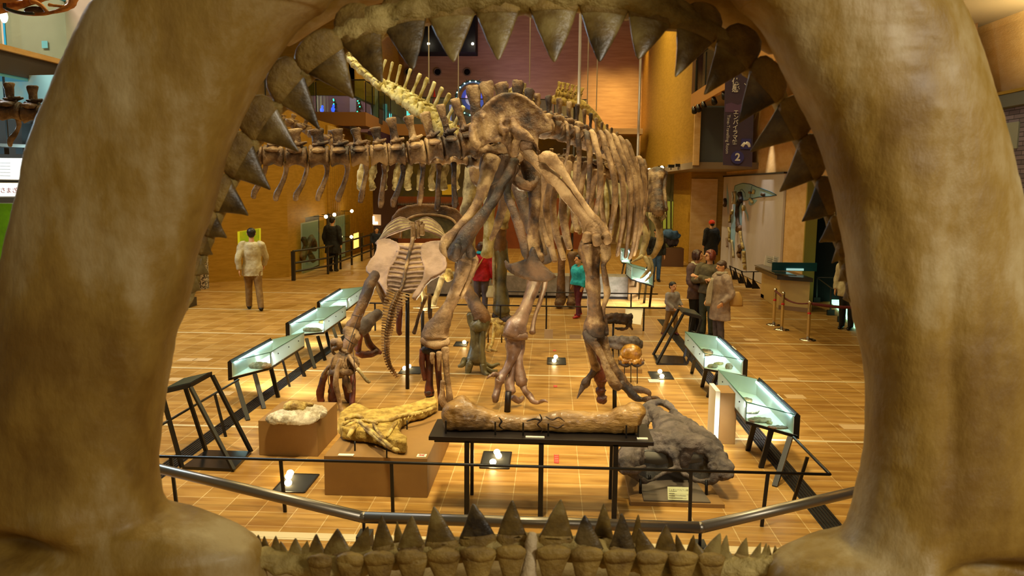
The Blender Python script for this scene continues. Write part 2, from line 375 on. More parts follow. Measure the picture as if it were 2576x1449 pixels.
# hanging rods
for u, v0, v1, Y, lb in ((1456, -60, 262, 12.2, 'pale suspension rod rising from the spine between two upper teeth'), (1604, -60, 400, 14.5, 'pale suspension rod over the far end of the rib cage'), (1079, -40, 210, 17.5, 'thin suspension wire holding the yellow tail'), (1153, -40, 250, 18, 'thin suspension wire beside the green wreath'), (1332, -60, 212, 19, 'faint suspension wire behind the longest upper tooth'), (1477, -60, 262, 19, 'faint suspension wire just right of the pale rod'), (1500, -60, 280, 20, 'faintest suspension wire, second right of the pale rod')):
    r = .022 if Y < 15 else .012
    a = P(u, v1, Y); mk('suspension_wire', MB().tube([a, Vector((a.x, a.y, 11.25))], r, seg=6), mat('wire', 'd8d4c8', .4, .3), label=lb, cat='wire', origin=a)
# ------------------------------------------------------------------ shark jaw framing the view
YJ = 2.05
jaw = thing('shark_jaw', 'giant fossil shark jaw wide open with rows of brown teeth, framing the hall', 'shark jaw', tuple(P(1290, 1600, YJ)))
def relief_l(u, v):
    g = lambda a, b, ra, rb: math.exp(-((u-a)/ra)**2-((v-b)/rb)**2)
    r = .085*g(90, 1335, 130, 34)-.03*g(150, 1290, 160, 40)*0-.035*g(235, 1270, 60, 50)-.03*g(150, 1385, 190, 28)
    r += .03*g(170, 1440, 70, 60)*0+.02*g(430, 1180, 30, 200)-.015*g(400, 850, 40, 220)-.02*g(470, 1360, 120, 40)
    return r
def relief_r(u, v):
    g = lambda a, b, ra, rb: math.exp(-((u-a)/ra)**2-((v-b)/rb)**2)
    r = .095*g(2440, 1395, 105, 34)-.03*g(2270, 1385, 50, 45)-.03*g(2420, 1445, 140, 24)
    r += .016*g(2330, 950, 22, 420)-.014*g(2240, 900, 60, 420)+.02*g(2480, 560, 60, 200)*.5
    return r
def arm(rows, relief, sgn, nm, ydip):
    q = cr([(float(a), float(b), float(c)) for a, b, c in rows], 12)
    seg = 88; mb = MB(); vs = []
    for v, ui, uo in q:
        yc = YJ+ydip(v); a = P(ui, v, yc); b = P(uo, v, yc); c = (a+b)/2; w = (b-a)/2; hw = w.length
        dp = min(.15, .055+hw*.42)
        for j in range(seg):
            t = 2*pi*j/seg; cx = cos(t); sy = sin(t)
            x = math.copysign(abs(cx)**.9, cx); y = math.copysign(abs(sy)**.8, sy)
            p = c+w*x+Vector((0, -1, 0))*y*dp
            if sy > 0:
                uu = ui+(uo-ui)*(x+1)/2; p.y += relief(uu, v)*sy**.5
            p += Vector((1, 1, 0))*0.008*noise.noise(Vector((x*2, v*.006, y+sgn*3)))
            vs.append(p)
    n = len(q); fs = [(i*seg+j, i*seg+(j+1) % seg, (i+1)*seg+(j+1) % seg, (i+1)*seg+j) for i in range(n-1) for j in range(seg)]
    fs += [tuple(range(seg)), tuple((n-1)*seg+j for j in range(seg))]
    mb.add(vs, fs); return mk(nm, mb, 'jaw_cartilage', jaw, disp=.006, dscale=.05)
L_in = [(-420, 1300, 620), (-300, 1060, 420), (-160, 930, 330), (0, 824, 258), (29, 785, 236), (72, 733, 213), (145, 678, 176), (203, 643, 150), (261, 614, 129), (320, 590, 107), (380, 566, 88), (449, 545, 73), (524, 523, 54), (601, 501, 40), (670, 484, 28), (742, 468, 17), (800, 450, 9), (850, 432, 3), (904, 422, -4), (966, 407, -12), (1036, 395, -18), (1119, 389, -22), (1201, 388, -25), (1255, 395, -25), (1285, 409, -25), (1300, 440, -25), (1314, 510, -28), (1338, 578, -30), (1360, 622, -34), (1385, 648, -38), (1449, 662, -44), (1540, 690, -50), (1640, 720, -30)]
R_in = [(-420, 1290, 2060), (-300, 1560, 2200), (-160, 1710, 2300), (0, 1848, 2394), (22, 1873, 2407), (63, 1915, 2426), (119, 1945, 2446), (166, 1970, 2463), (221, 1997, 2479), (312, 2047, 2508), (381, 2076, 2527), (471, 2102, 2549), (543, 2116, 2563), (636, 2133, 2578), (747, 2147, 2592), (833, 2164, 2602), (900, 2179, 2608), (957, 2185, 2612), (1089, 2185, 2616), (1173, 2177, 2618), (1241, 2162, 2620), (1302, 2147, 2622), (1343, 2130, 2624), (1364, 2100, 2626), (1378, 2030, 2628), (1392, 1985, 2630), (1412, 1950, 2632), (1449, 1930, 2636), (1540, 1900, 2640), (1640, 1880, 2620)]
arm(L_in, relief_l, 0, 'jaw_cartilage', lambda v: 0.0)
arm(R_in, relief_r, 1, 'jaw_cartilage', lambda v: 0.0)
YG = 2.32
ug = [(462, 775, 12), (480, 735, 13), (500, 670, 15), (522, 605, 17), (553, 525, 19), (592, 440, 20), (630, 370, 22), (675, 300, 24), (735, 225, 27), (795, 155, 30), (850, 108, 34), (930, 70, 34), (1010, 40, 33), (1110, 15, 34), (1220, -6, 34), (1320, -10, 34), (1450, -8, 34), (1560, 2, 34), (1680, 30, 34), (1770, 75, 32), (1850, 130, 28), (1915, 190, 26), (1970, 265, 22), (2010, 350, 19), (2048, 440, 17), (2080, 525, 15), (2103, 600, 13), (2122, 670, 11), (2140, 740, 10), (2150, 775, 9)]
mk('gum', MB().T([(u, v, YG-.02, r*(1.15 if abs(u-1300) < 420 else .82)) for u, v, r in ug], seg=16, sub=5, flat=1.15, lump=.5), 'jaw_gum', jaw, disp=.014, dscale=.04)
# arch of cartilage carrying the upper gum
mk('jaw_cartilage', MB().T([(700, 60, 2.5, 60), (840, -60, 2.48, 90), (1050, -130, 2.45, 110), (1320, -150, 2.45, 120), (1600, -130, 2.45, 110), (1820, -40, 2.48, 90), (1960, 90, 2.5, 50)], seg=20, sub=6), 'jaw_cartilage', jaw)
PROF = [(0, 1.02), (.1, .93), (.25, .80), (.42, .655), (.6, .49), (.76, .33), (.88, .2), (.95, .12), (.985, .06), (1, .02)]
PROFL = [(0, 1.0), (.1, .89), (.25, .74), (.42, .575), (.6, .40), (.76, .25), (.88, .145), (.95, .085), (.985, .045), (1, .012)]
def tooth(bl, br, tip, Y=YG, root=.55, th=.24, m='tooth_enamel', lean=.0, rw=1., seg=18, lin_=False):
    a = P(bl[0], bl[1], Y); b = P(br[0], br[1], Y); c = (a+b)/2; t = P(tip[0], tip[1], Y-lean); ax = t-c; w = (b-a)/2; L = ax.length
    w = w-ax.normalized()*w.dot(ax.normalized())*.1
    n = ax.cross(w).normalized()*w.length*th
    # keep the bulging face towards the mouth opening
    mb = MB(); vs = []; sk = random.uniform(-.05, .05)
    for q, k in (PROF if not lin_ else PROFL):
        cc = c+ax*q+w*sk*sin(pi*q)
        for j in range(seg):
            s = 2*pi*j/seg; x = cos(s); y = sin(s)*abs(sin(s))**.3
            vs.append(cc+w*x*k+n*y*(k**.8+.05))
    m_ = len(PROF if not lin_ else PROFL); fs = [(i*seg+j, i*seg+(j+1) % seg, (i+1)*seg+(j+1) % seg, (i+1)*seg+j) for i in range(m_-1) for j in range(seg)]
    fs += [tuple(range(seg)), tuple((m_-1)*seg+j for j in range(seg))]
    o = mk('tooth', mb.add(vs, fs), m, jaw, disp=.004, dscale=.03)
    if root:
        mr = MB(); rp = [(.08, .92), (-.02, 1.03), (-.2*root/.55, 1.06*rw), (-.38*root/.55, .95*rw), (-.5*root/.55, .72*rw), (-.56*root/.55, .4*rw)]; vs = []
        for q, k in rp:
            cc = c+ax*q
            for j in range(seg):
                s = 2*pi*j/seg; vs.append(cc+w*cos(s)*k+n*1.15*sin(s)*(.7+.3*k))
        m_ = len(rp); fs = [(i*seg+j, i*seg+(j+1) % seg, (i+1)*seg+(j+1) % seg, (i+1)*seg+j) for i in range(m_-1) for j in range(seg)]
        fs += [tuple(range(seg)), tuple((m_-1)*seg+j for j in range(seg))]
        mk('root', mr.add(vs, fs), 'tooth_root', o, disp=.01, dscale=.04); bpy.data.objects[o.name].children
    return o
up = [((858, 106), (959, 70), (961, 207)), ((963, 66), (1072, 43), (1039, 175)), ((1076, 43), (1194, 33), (1141, 156)), ((1197, 30), (1308, 24), (1254, 151)), ((1331, 20), (1454, 20), (1394, 156)), ((1459, 23), (1578, 33), (1508, 156)), ((1582, 36), (1692, 58), (1606, 149)), ((1701, 61), (1800, 103), (1699, 194)), ((1803, 103), (1887, 172), (1771, 238)), ((1888, 170), (1958, 257), (1857, 310)), ((1960, 261), (2008, 352), (1888, 381)), ((2010, 360), (2054, 452), (1960, 483)), ((2055, 457), (2088, 543), (2017, 557)), ((2089, 548), (2107, 609), (2061, 609)), ((2107, 612), (2120, 655), (2092, 662)), ((2119, 665), (2133, 712), (2108, 708)), ((2130, 712), (2144, 765), (2120, 752)),
      ((764, 182), (864, 109), (889, 248)), ((696, 258), (762, 180), (804, 326)), ((633, 351), (693, 262), (751, 381)), ((582, 448), (632, 352), (681, 477)), ((545, 535), (580, 450), (625, 542)), ((519, 597), (543, 537), (571, 598)), ((504, 642), (519, 596), (535, 640)), ((491, 693), (505, 645), (526, 691)), ((470, 742), (490, 693), (506, 731))]
for i, (a, b, t) in enumerate(up):
    d = 'tooth_enamel_dark' if i in (1, 12) else 'tooth_enamel'
    side = i > 8
    tooth(a, b, t, Y=YG-.045, root=.6 if not side else .5, m=d, lean=.05 if not side else -.02, lin_=i > 6)
    if side and i not in (15, 16, 24, 25):   # older teeth folded behind the working row
        off = Vector((18, 10)) if i < 17 else Vector((-20, 12)); k = .66
        ca = Vector(a).lerp(Vector(b), .5); A_ = ca+(Vector(a)-ca)*k+off; B2 = ca+(Vector(b)-ca)*k+off
        tt = ca+off-(Vector(t)-ca)*.22
        tooth(tuple(A_), tuple(B2), tuple(tt), Y=YG+.12, root=0, m='tooth_root')
lo = [((632, 1378), (664, 1385), (650, 1344)), ((655, 1378), (682, 1388), (665, 1348)), ((680, 1385), (712, 1392), (694, 1347)), ((700, 1388), (728, 1394), (706, 1361)), ((726, 1388), (768, 1398), (744, 1354)), ((752, 1392), (784, 1402), (773, 1360)), ((775, 1392), (822, 1400), (796, 1343)), ((808, 1400), (884, 1386), (849, 1330)), ((868, 1402), (934, 1388), (925, 1324)), ((934, 1384), (992, 1372), (960, 1296)), ((990, 1365), (1018, 1362), (999, 1312)), ((998, 1386), (1069, 1372), (1036, 1297)), ((1070, 1368), (1152, 1366), (1092, 1274)), ((1156, 1354), (1246, 1348), (1191, 1267)), ((1250, 1350), (1326, 1350), (1289, 1258)), ((1356, 1352), (1441, 1354), (1411, 1256)), ((1441, 1372), (1520, 1386), (1471, 1296)), ((1490, 1350), (1545, 1360), (1519, 1267)), ((1533, 1376), (1600, 1388), (1564, 1292)), ((1582, 1370), (1618, 1376), (1606, 1293)), ((1598, 1396), (1672, 1410), (1608, 1329)), ((1645, 1384), (1706, 1392), (1676, 1320)), ((1698, 1396), (1738, 1410), (1702, 1344)), ((1722, 1392), (1752, 1400), (1745, 1345)), ((1735, 1412), (1802, 1428), (1752, 1366)), ((1758, 1396), (1814, 1410), (1812, 1341)), ((1806, 1394), (1840, 1412), (1828, 1346)), ((1822, 1414), (1862, 1424), (1832, 1382)), ((1848, 1396), (1884, 1404), (1878, 1351)), ((1886, 1400), (1914, 1408), (1914, 1364)), ((1912, 1398), (1930, 1404), (1928, 1366)), ((1926, 1400), (1944, 1406), (1934, 1370)), ((1942, 1402), (1966, 1404), (1950, 1372))]
for i, (a, b, t) in enumerate(lo):
    back = i in (10, 17, 19, 23)
    tooth(a, b, t, Y=2.1+(.07 if back else 0), root=.35, m='tooth_enamel_dark' if i in (13, 16, 18) else 'tooth_enamel', lean=.0)
mk('gum', MB().T([(610, 1400, 2.06, 30), (660, 1405, 2.08, 30), (740, 1418, 2.1, 32), (830, 1420, 2.1, 36), (930, 1408, 2.11, 36), (1030, 1398, 2.12, 34), (1150, 1386, 2.12, 32), (1290, 1374, 2.12, 32), (1420, 1376, 2.12, 32), (1540, 1398, 2.12, 34), (1660, 1420, 2.11, 36), (1780, 1430, 2.1, 34), (1880, 1428, 2.1, 32), (1960, 1420, 2.08, 30), (2010, 1425, 2.06, 26)], seg=18, sub=6, lump=.45), 'jaw_gum', jaw, disp=.018, dscale=.05)
mk('jaw_cartilage', MB().T([(520, 1540, 2.2, 120), (800, 1530, 2.3, 110), (1100, 1510, 2.32, 105), (1335, 1505, 2.32, 100), (1600, 1515, 2.32, 105), (1850, 1530, 2.3, 115), (2080, 1545, 2.2, 120)], seg=20, sub=5), 'jaw_cartilage', jaw)
mk('symphysis', MB().T([(1338, 1345, 2.08, 12), (1336, 1370, 2.07, 17), (1333, 1410, 2.06, 16), (1328, 1460, 2.05, 22), (1328, 1520, 2.05, 26)], seg=12, sub=4, lump=.3), mat('symphysis', 'b39a72', .6, 0, 'd0ba92', 9, .6, 30), jaw)
for uc, w in ((805, 30), (880, 34), (955, 38), (1035, 40), (1115, 42), (1203, 44), (1286, 36), (1392, 42), (1476, 40), (1558, 40), (1640, 38), (1718, 36), (1790, 32)):
    dv = abs(uc-1330)*.045
    tooth((uc-w, 1392+dv), (uc+w, 1392+dv), (uc+random.uniform(-6, 6), 1500+dv), Y=2.04, root=.18, th=.3, m='tooth_root', rw=1.02)

for u in (300, 1000, 1660, 2300):
    p = P(u, 1560, 2.25); mk('support_post', MB().bar((p.x, p.y, 0), p, .06), 'metal_black', jaw)
# ------------------------------------------------------------------ skeleton parts
def vertebra(c, t, up, L, r, hs, ws, wt, m, parent, side_drop=.1, th=.22, tp=None, name='vertebra', spine_lean=0., cam_side=1, tipw=1.15, cheap=False):
    c = Vector(c); t = Vector(t).normalized(); up = Vector(up); up = (up-t*up.dot(t)).normalized(); sd = t.cross(up)
    mb = MB(); sg = 8 if cheap else 14
    mb.tube([c-t*L*.5, c-t*L*.42, c-t*L*.2, c, c+t*L*.2, c+t*L*.42, c+t*L*.5], [r*.85, r*1.02, r*.82, r*.72, r*.82, r*1.02, r*.85], seg=sg, ref=up, lump=.18)
    b = c+up*r*.7
    mb.tube([b-t*L*.25, b+up*r*.4, b+t*L*.25], [r*.3, r*.55, r*.3], seg=8, ref=up)
    if hs > 0:
        l = t*spine_lean*hs
        mb.tube([c+up*r*.6, c+up*(r+hs*.25)+l*.3, c+up*(r+hs*.6)+l*.6, c+up*(r+hs*.92)+l*.92, c+up*(r+hs)+l], [ws*.5, ws*.4, ws*.42, ws*.5*tipw, ws*.36], seg=sg, ref=t, flat=th/.5, lump=.2, sub=1 if cheap else 2)
    if wt > 0:
        for s in (-1, 1):
            q = b+up*r*.15; e = q+sd*s*wt-up*side_drop*wt
            mb.tube([q, q.lerp(e, .5)+up*.03*wt, e.lerp(q, .15), e], [L*.26, L*.3, L*.4, L*.26], seg=8, ref=t, flat=.32, lump=.2, sub=1 if cheap else 2)
    if not cheap:
        for s in (-1, 1):
            q = b+up*r*.35+sd*s*r*.35; mb.tube([q, q+t*L*.5+up*r*.3], [r*.26, r*.1], seg=7, lump=.2)
            mb.tube([q, q-t*L*.3+up*r*.05], [r*.22, r*.1], seg=7)
    return mk(name, mb, m, parent, disp=0 if cheap else r*.2, dscale=.05)
def spine_run(rows, m, parent, up=(0, 0, 1), gap=.93, cheap=False, **k):
    """rows: (u, v, Y, half height px, spine height px, spine width px, wing px)"""
    pts = [P(r[0], r[1], r[2]) for r in rows]; n = len(pts)
    for i, r in enumerate(rows):
        a = pts[max(i-1, 0)]; b = pts[min(i+1, n-1)]; t = (b-a); L = t.length/(2 if 0 < i < n-1 else 1)*gap; s = pxm(r[2])
        vertebra(pts[i], t, up, L, r[3]*s, r[4]*s, r[5]*s, r[6]*s, m, parent, cheap=cheap, **k)
def interp(rows, n):
    q = cr([tuple(map(float, r)) for r in rows], 20); out = []; import bisect
    d = [0]
    for a, b in zip(q, q[1:]): d.append(d[-1]+math.hypot(a[0]-b[0], a[1]-b[1]))
    for i in range(n):
        s = d[-1]*i/(n-1); j = min(max(bisect.bisect_left(d, s), 1), len(q)-1); f = (s-d[j-1])/max(d[j]-d[j-1], 1e-6)
        out.append(tuple(x+(y-x)*f for x, y in zip(q[j-1], q[j])))
    return out
def bone(name, rows, m, parent, extra=(), flat=1., lump=.22, disp=.012, **k):
    mb = MB().T(rows, flat=flat, lump=lump, **k)
    for e in extra: mb.T(e, flat=1., lump=lump)
    return mk(name, mb, m, parent, disp=disp, dscale=.08)
# ================================================================== big theropod
rx = thing('dinosaur_skeleton', 'huge brown theropod skeleton seen from behind, tail stretched to the left', 'dinosaur skeleton', tuple(G(1290, 1035)))
tail = [(-34, 276, 8.1, 26, 46, 24, 40), (28, 279, 8.15, 26, 44, 26, 40), (84, 284, 8.2, 26, 42, 26, 40), (140, 291, 8.25, 26, 42, 26, 40), (196, 301, 8.3, 26, 42, 26, 38), (250, 312, 8.4, 25, 42, 26, 38), (306, 325, 8.45, 25, 42, 30, 36), (362, 338, 8.5, 25, 42, 32, 40), (418, 351, 8.6, 25, 42, 32, 40), (474, 363, 8.65, 25, 42, 32, 40), (528, 374, 8.7, 25, 42, 32, 40), (582, 384, 8.75, 25, 42, 32, 40), (636, 390, 8.8, 25, 40, 24, 36), (688, 393, 8.85, 26, 40, 26, 34), (746, 394, 8.9, 27, 42, 36, 44), (803, 394, 8.95, 27, 42, 36, 44), (855, 394, 9.0, 27, 42, 30, 48), (905, 392, 9.05, 27, 42, 24, 44), (953, 389, 9.1, 28, 40, 26, 46), (998, 388, 9.15, 29, 62, 23, 50), (1047, 384, 9.2, 30, 62, 23, 52), (1092, 376, 9.25, 31, 62, 27, 54), (1134, 370, 9.3, 32, 74, 20, 50), (1176, 362, 9.35, 34, 80, 22, 40)]
spine_run(tail, 'bone_brown', rx, spine_lean=-.12, side_drop=.25)
for i, (u0, v0, u1, v1) in enumerate(((-20, 300, -46, 372), (46, 308, 25, 366), (98, 312, 80, 376), (160, 322, 140, 392), (217, 330, 200, 405), (273, 345, 250, 420), (330, 360, 306, 440), (384, 372, 362, 452), (440, 384, 418, 466), (495, 396, 470, 478), (550, 404, 524, 488), (606, 410, 578, 494), (667, 412, 638, 497), (719, 419, 694, 503), (771, 419, 744, 503), (822, 422, 800, 503), (873, 422, 851, 505), (920, 423, 907, 508), (966, 424, 957, 520), (1013, 425, 989, 518), (1063, 419, 1055, 514), (1103, 424, 1099, 526), (1141, 420, 1143, 520))):
    Y = 8.12+1.2*min(1, max(0, (u0+20)/1160)); m_ = 'bone_tan' if i < 17 else 'bone_brown'
    du = (u1-u0)*.35
    bone('chevron', [(u0, v0-8, Y, 8), (u0+1, v0+10, Y, 6), (u0+du*1.0, (v0+v1)/2, Y, 6.5), (u1+2, v1-14, Y, 8), (u1, v1, Y, 6)], m_, rx, flat=.6, disp=.006, sub=3, seg=10)
# sacrum and ilium
spine_run([(1206, 335, 9.5, 34, 84, 34, 20), (1240, 330, 9.5, 34, 88, 32, 20), (1272, 326, 9.55, 34, 80, 32, 20), (1302, 325, 9.6, 34, 84, 30, 20), (1328, 328, 9.7, 32, 70, 26, 20)], 'bone_brown', rx)
def plate(name, out, Y, thick, m, parent, rim=0, disp=.012, vox=.022, extra=(), smn=3, ybump=None, dscale=.1):
    """flat bone: an outline with real thickness and swollen rims, fused."""
    mb = MB(); 
    pts = [P(a[0], a[1], a[2] if len(a) > 2 else Y) for a in out]
    mb.quadbox([p+Vector((0, -thick/2, 0)) for p in pts], (0, thick, 0))
    if rim: mb.tube(pts+[pts[0]], [rim*pxm(Y)]*(len(pts)+1), seg=8)
    for e in extra:
        if callable(e): e(mb)
        else: mb.T(e)
    return mk(name, mb, m, parent, vox=vox, sm=smn, disp=disp, dscale=dscale)
il = [(1185, 308), (1190, 292), (1208, 278), (1222, 262), (1242, 246), (1262, 236), (1286, 236), (1317, 243), (1342, 262), (1362, 280), (1382, 303), (1385, 322), (1383, 333), (1357, 336), (1353, 352), (1351, 383), (1340, 368), (1330, 350), (1316, 350), (1308, 370), (1306, 388), (1292, 397), (1280, 392), (1276, 370), (1262, 357), (1231, 357), (1216, 370), (1204, 375), (1193, 366), (1188, 340)]
rims = [[(1186, 318, 9.0, 8), (1190, 350, 8.98, 11), (1204, 370, 8.98, 9)], [(1216, 290, 9.0, 6), (1222, 340, 9.0, 5), (1235, 355, 9.0, 5), (1270, 350, 9.0, 5)], [(1222, 268, 9.02, 6), (1262, 240, 9.02, 6), (1320, 246, 9.02, 6), (1380, 306, 9.05, 7), (1384, 330, 9.05, 7)], [(1262, 300, 9.0, 6), (1258, 320, 8.97, 8), (1270, 330, 8.95, 12)], [(1290, 300, 8.98, 8), (1300, 330, 8.93, 16), (1320, 340, 8.9, 14), (1342, 360, 8.92, 8), (1352, 380, 8.95, 6)], [(1300, 360, 8.95, 14), (1292, 390, 8.95, 10)]]
plate('ilium', il, 9.05, .05, 'bone_brown', rx, rim=3, extra=rims, disp=.015)
bone('ilium', [(1210, 320, 9.95, 26), (1250, 290, 9.95, 36), (1310, 285, 9.95, 40), (1360, 310, 9.95, 24)], 'bone_brown', rx, flat=.25)
plate('pelvis_block', [(1212, 385), (1285, 388), (1282, 410), (1262, 452), (1230, 470), (1212, 455), (1206, 420)], 9.5, .25, 'bone_dark', rx, disp=.02)
bone('sacral_rib', [(1192, 385, 9.5, 14), (1225, 378, 9.45, 16), (1262, 376, 9.45, 18), (1288, 384, 9.5, 16), (1310, 400, 9.5, 14)], 'bone_tan', rx, lump=.5)
mk('hip_hollow_shade', MB().ell(P(1324, 366, 8.9), (.075, .03, .09)), 'bone_dark', rx)  # solid dark ellipsoid, paints the shade of the hip socket
# ischium and pubis
bone('ischium', [(1292, 420, 9.3, 16), (1278, 455, 9.3, 12), (1276, 490, 9.25, 10), (1288, 520, 9.2, 11), (1303, 560, 9.15, 12), (1314, 600, 9.1, 12), (1322, 640, 9.05, 9), (1322, 649, 9.05, 5)], 'bone_dark', rx, flat=.6)
bone('ischium', [(1300, 420, 9.6, 14), (1270, 470, 9.65, 10), (1265, 520, 9.7, 12), (1250, 570, 9.75, 9), (1235, 603, 9.8, 5)], 'bone_brown', rx, flat=.5)
bone('pubis', [(1330, 400, 9.5, 22), (1338, 440, 9.5, 22), (1345, 480, 9.45, 18), (1345, 530, 9.4, 14), (1340, 580, 9.4, 15), (1338, 630, 9.4, 22), (1345, 655, 9.4, 26)], 'bone_brown', rx, flat=.5)
plate('pubic_boot', [(1282, 664), (1300, 659), (1323, 652), (1333, 630), (1340, 615), (1348, 630), (1358, 655), (1375, 673), (1393, 688), (1388, 697), (1374, 704), (1350, 703), (1325, 698), (1303, 688), (1286, 677)], 9.35, .12, 'bone_dark', rx, disp=.01, extra=[[(1272, 655, 9.4, 5), (1278, 675, 9.38, 6), (1300, 690, 9.36, 6), (1335, 703, 9.35, 5), (1372, 706, 9.34, 5), (1394, 694, 9.33, 7)]])
bone('hip_socket', [(1290, 445, 9.4, 10), (1310, 462, 9.4, 16), (1330, 470, 9.4, 12), (1345, 462, 9.45, 10), (1352, 445, 9.5, 9)], 'bone_chest', rx, lump=.4)
# legs
bone('femur', [(1316, 374, 8.95, 12), (1330, 388, 8.9, 14), (1352, 410, 8.85, 15), (1382, 440, 8.8, 15), (1412, 470, 8.8, 17), (1440, 502, 8.8, 19), (1468, 535, 8.8, 21), (1490, 568, 8.8, 27), (1502, 592, 8.8, 32), (1505, 604, 8.8, 22)], 'bone_tan', rx, flat=.85,
     extra=[[(1360, 398, 8.75, 10), (1378, 396, 8.75, 17), (1398, 412, 8.75, 15), (1425, 447, 8.75, 9), (1460, 500, 8.75, 8), (1500, 560, 8.75, 10), (1530, 600, 8.75, 13)], [(1478, 590, 8.7, 12), (1476, 604, 8.7, 13)], [(1500, 596, 8.65, 13), (1503, 612, 8.65, 12)], [(1522, 592, 8.7, 12), (1530, 606, 8.72, 12)]])
bone('tibia', [(1486, 612, 8.85, 27), (1484, 630, 8.85, 30), (1487, 660, 8.85, 22), (1491, 710, 8.9, 18), (1495, 760, 8.95, 17), (1497, 795, 9.0, 22), (1495, 825, 9.0, 28), (1494, 846, 9.0, 27), (1494, 854, 9.0, 18)], 'bone_brown', rx, extra=[[(1478, 620, 8.7, 14), (1482, 650, 8.72, 9), (1486, 690, 8.76, 5)], [(1474, 836, 8.95, 10), (1480, 850, 8.92, 12), (1496, 856, 8.9, 12)]])
bone('fibula', [(1518, 610, 8.8, 16), (1524, 640, 8.8, 13), (1518, 668, 8.8, 7), (1524, 710, 8.85, 8), (1527, 740, 8.9, 8), (1518, 780, 8.95, 5), (1522, 815, 9.0, 7), (1524, 840, 9.0, 9)], 'bone_brown', rx, flat=.7)
mt = lambda r, m='bone_brown', par=None, nm='metatarsal': bone(nm, r, m, par or rx, disp=.008, lump=.2)
mt([(1478, 852, 9.0, 9), (1484, 875, 9.05, 10), (1492, 905, 9.1, 10), (1499, 925, 9.15, 13)])
mt([(1480, 852, 8.9, 10), (1500, 872, 8.88, 11), (1516, 900, 8.85, 9), (1530, 935, 8.8, 10), (1545, 962, 8.8, 15), (1556, 975, 8.8, 11)])
mt([(1516, 852, 9.0, 13), (1526, 885, 9.0, 11), (1540, 920, 9.0, 12), (1562, 952, 9.0, 14), (1572, 968, 9.0, 12)])
mt([(1500, 880, 9.2, 10), (1502, 920, 9.2, 12), (1508, 945, 9.2, 16), (1512, 960, 9.2, 14)], 'bone_rust')
tb = lambda rows, m='bone_dark', nm='toe': bone(nm, rows, m, rx, disp=.006, lump=.15, sub=5)
tb([(1499, 925, 9.15, 12), (1490, 940, 9.15, 9), (1482, 950, 9.15, 8), (1474, 962, 9.15, 12), (1468, 972, 9.15, 9)])
tb([(1468, 970, 9.15, 9), (1460, 986, 9.1, 5), (1452, 1002, 9.05, 1)], nm='claw')
tb([(1512, 958, 9.2, 15), (1512, 972, 9.2, 10), (1511, 982, 9.2, 14), (1512, 994, 9.2, 10), (1515, 1004, 9.2, 15), (1520, 1010, 9.2, 9)], 'bone_rust')
tb([(1562, 966, 8.9, 12), (1576, 978, 8.9, 9), (1590, 992, 8.9, 11), (1602, 1002, 8.9, 9), (1616, 1005, 8.9, 6), (1628, 1004, 8.85, 8), (1640, 1002, 8.85, 5)])
tb([(1640, 1001, 8.85, 6), (1654, 1000, 8.8, 3), (1664, 1008, 8.8, 1)], nm='claw')
tb([(1575, 968, 9.2, 10), (1592, 978, 9.2, 8), (1606, 980, 9.2, 10), (1620, 982, 9.2, 8), (1632, 988, 9.2, 7), (1634, 998, 9.2, 3)])
mk('support_post', MB().bar(G(1546, 1030), Vector(P(1546, 960, G(1546, 1030).y)), .05), 'metal_black', rx)
# left leg
bone('femur', [(1294, 404, 9.2, 12), (1284, 430, 9.15, 12), (1264, 462, 9.1, 12), (1238, 510, 9.0, 13), (1205, 550, 8.95, 15), (1170, 595, 8.9, 20), (1148, 632, 8.9, 22), (1140, 648, 8.9, 16)], 'bone_dark', rx, flat=.8, extra=[[(1150, 620, 8.8, 12), (1142, 645, 8.8, 14)], [(1172, 600, 8.95, 8), (1186, 640, 8.95, 14)]])
bone('femur_ridge', [(1236, 400, 9.35, 22), (1222, 450, 9.3, 18), (1206, 500, 9.2, 13), (1180, 540, 9.1, 10), (1150, 575, 9.0, 10), (1126, 602, 8.95, 15), (1116, 625, 8.95, 13), (1126, 642, 8.95, 8)], 'bone_brown', rx, flat=.6)
bone('tibia', [(1180, 650, 9.1, 24), (1176, 672, 9.1, 25), (1162, 700, 9.1, 21), (1145, 740, 9.1, 17), (1125, 780, 9.1, 17), (1108, 815, 9.1, 27), (1096, 838, 9.1, 35), (1095, 852, 9.1, 33)], 'bone_tan', rx, extra=[[(1196, 655, 9.0, 8), (1186, 690, 9.02, 6), (1160, 750, 9.04, 4)], [(1064, 856, 9.05, 10), (1095, 866, 9.0, 15), (1126, 860, 9.05, 10)]])
for r, m_ in (([(1063, 880, 9.1, 8), (1062, 910, 9.1, 8), (1066, 940, 9.1, 6), (1068, 955, 9.1, 5)], 'bone_rust'), ([(1080, 878, 9.15, 13), (1080, 920, 9.15, 11), (1080, 960, 9.15, 10), (1080, 990, 9.15, 13)], 'bone_rust'), ([(1102, 880, 9.1, 10), (1102, 920, 9.1, 9), (1106, 965, 9.1, 8), (1112, 1005, 9.1, 11), (1112, 1020, 9.1, 8)], 'bone_rust'), ([(1120, 878, 9.0, 11), (1122, 920, 9.0, 8), (1126, 960, 9.0, 8), (1131, 1000, 9.0, 9), (1133, 1020, 9.0, 7)], 'bone_tan'), ([(1088, 890, 8.95, 7), (1086, 905, 8.95, 5), (1088, 914, 8.95, 3)], 'bone_tan'), ([(1105, 888, 8.95, 8), (1104, 910, 8.95, 5), (1103, 932, 8.95, 3)], 'bone_tan')):
    mt(r, m_)
tb([(1080, 986, 9.15, 13), (1081, 1005, 9.15, 10), (1080, 1014, 9.15, 14), (1082, 1024, 9.15, 10)])
tb([(1114, 960, 8.95, 7), (1112, 985, 8.95, 6), (1112, 1005, 8.95, 10), (1118, 1020, 8.95, 9)], 'bone_tan')
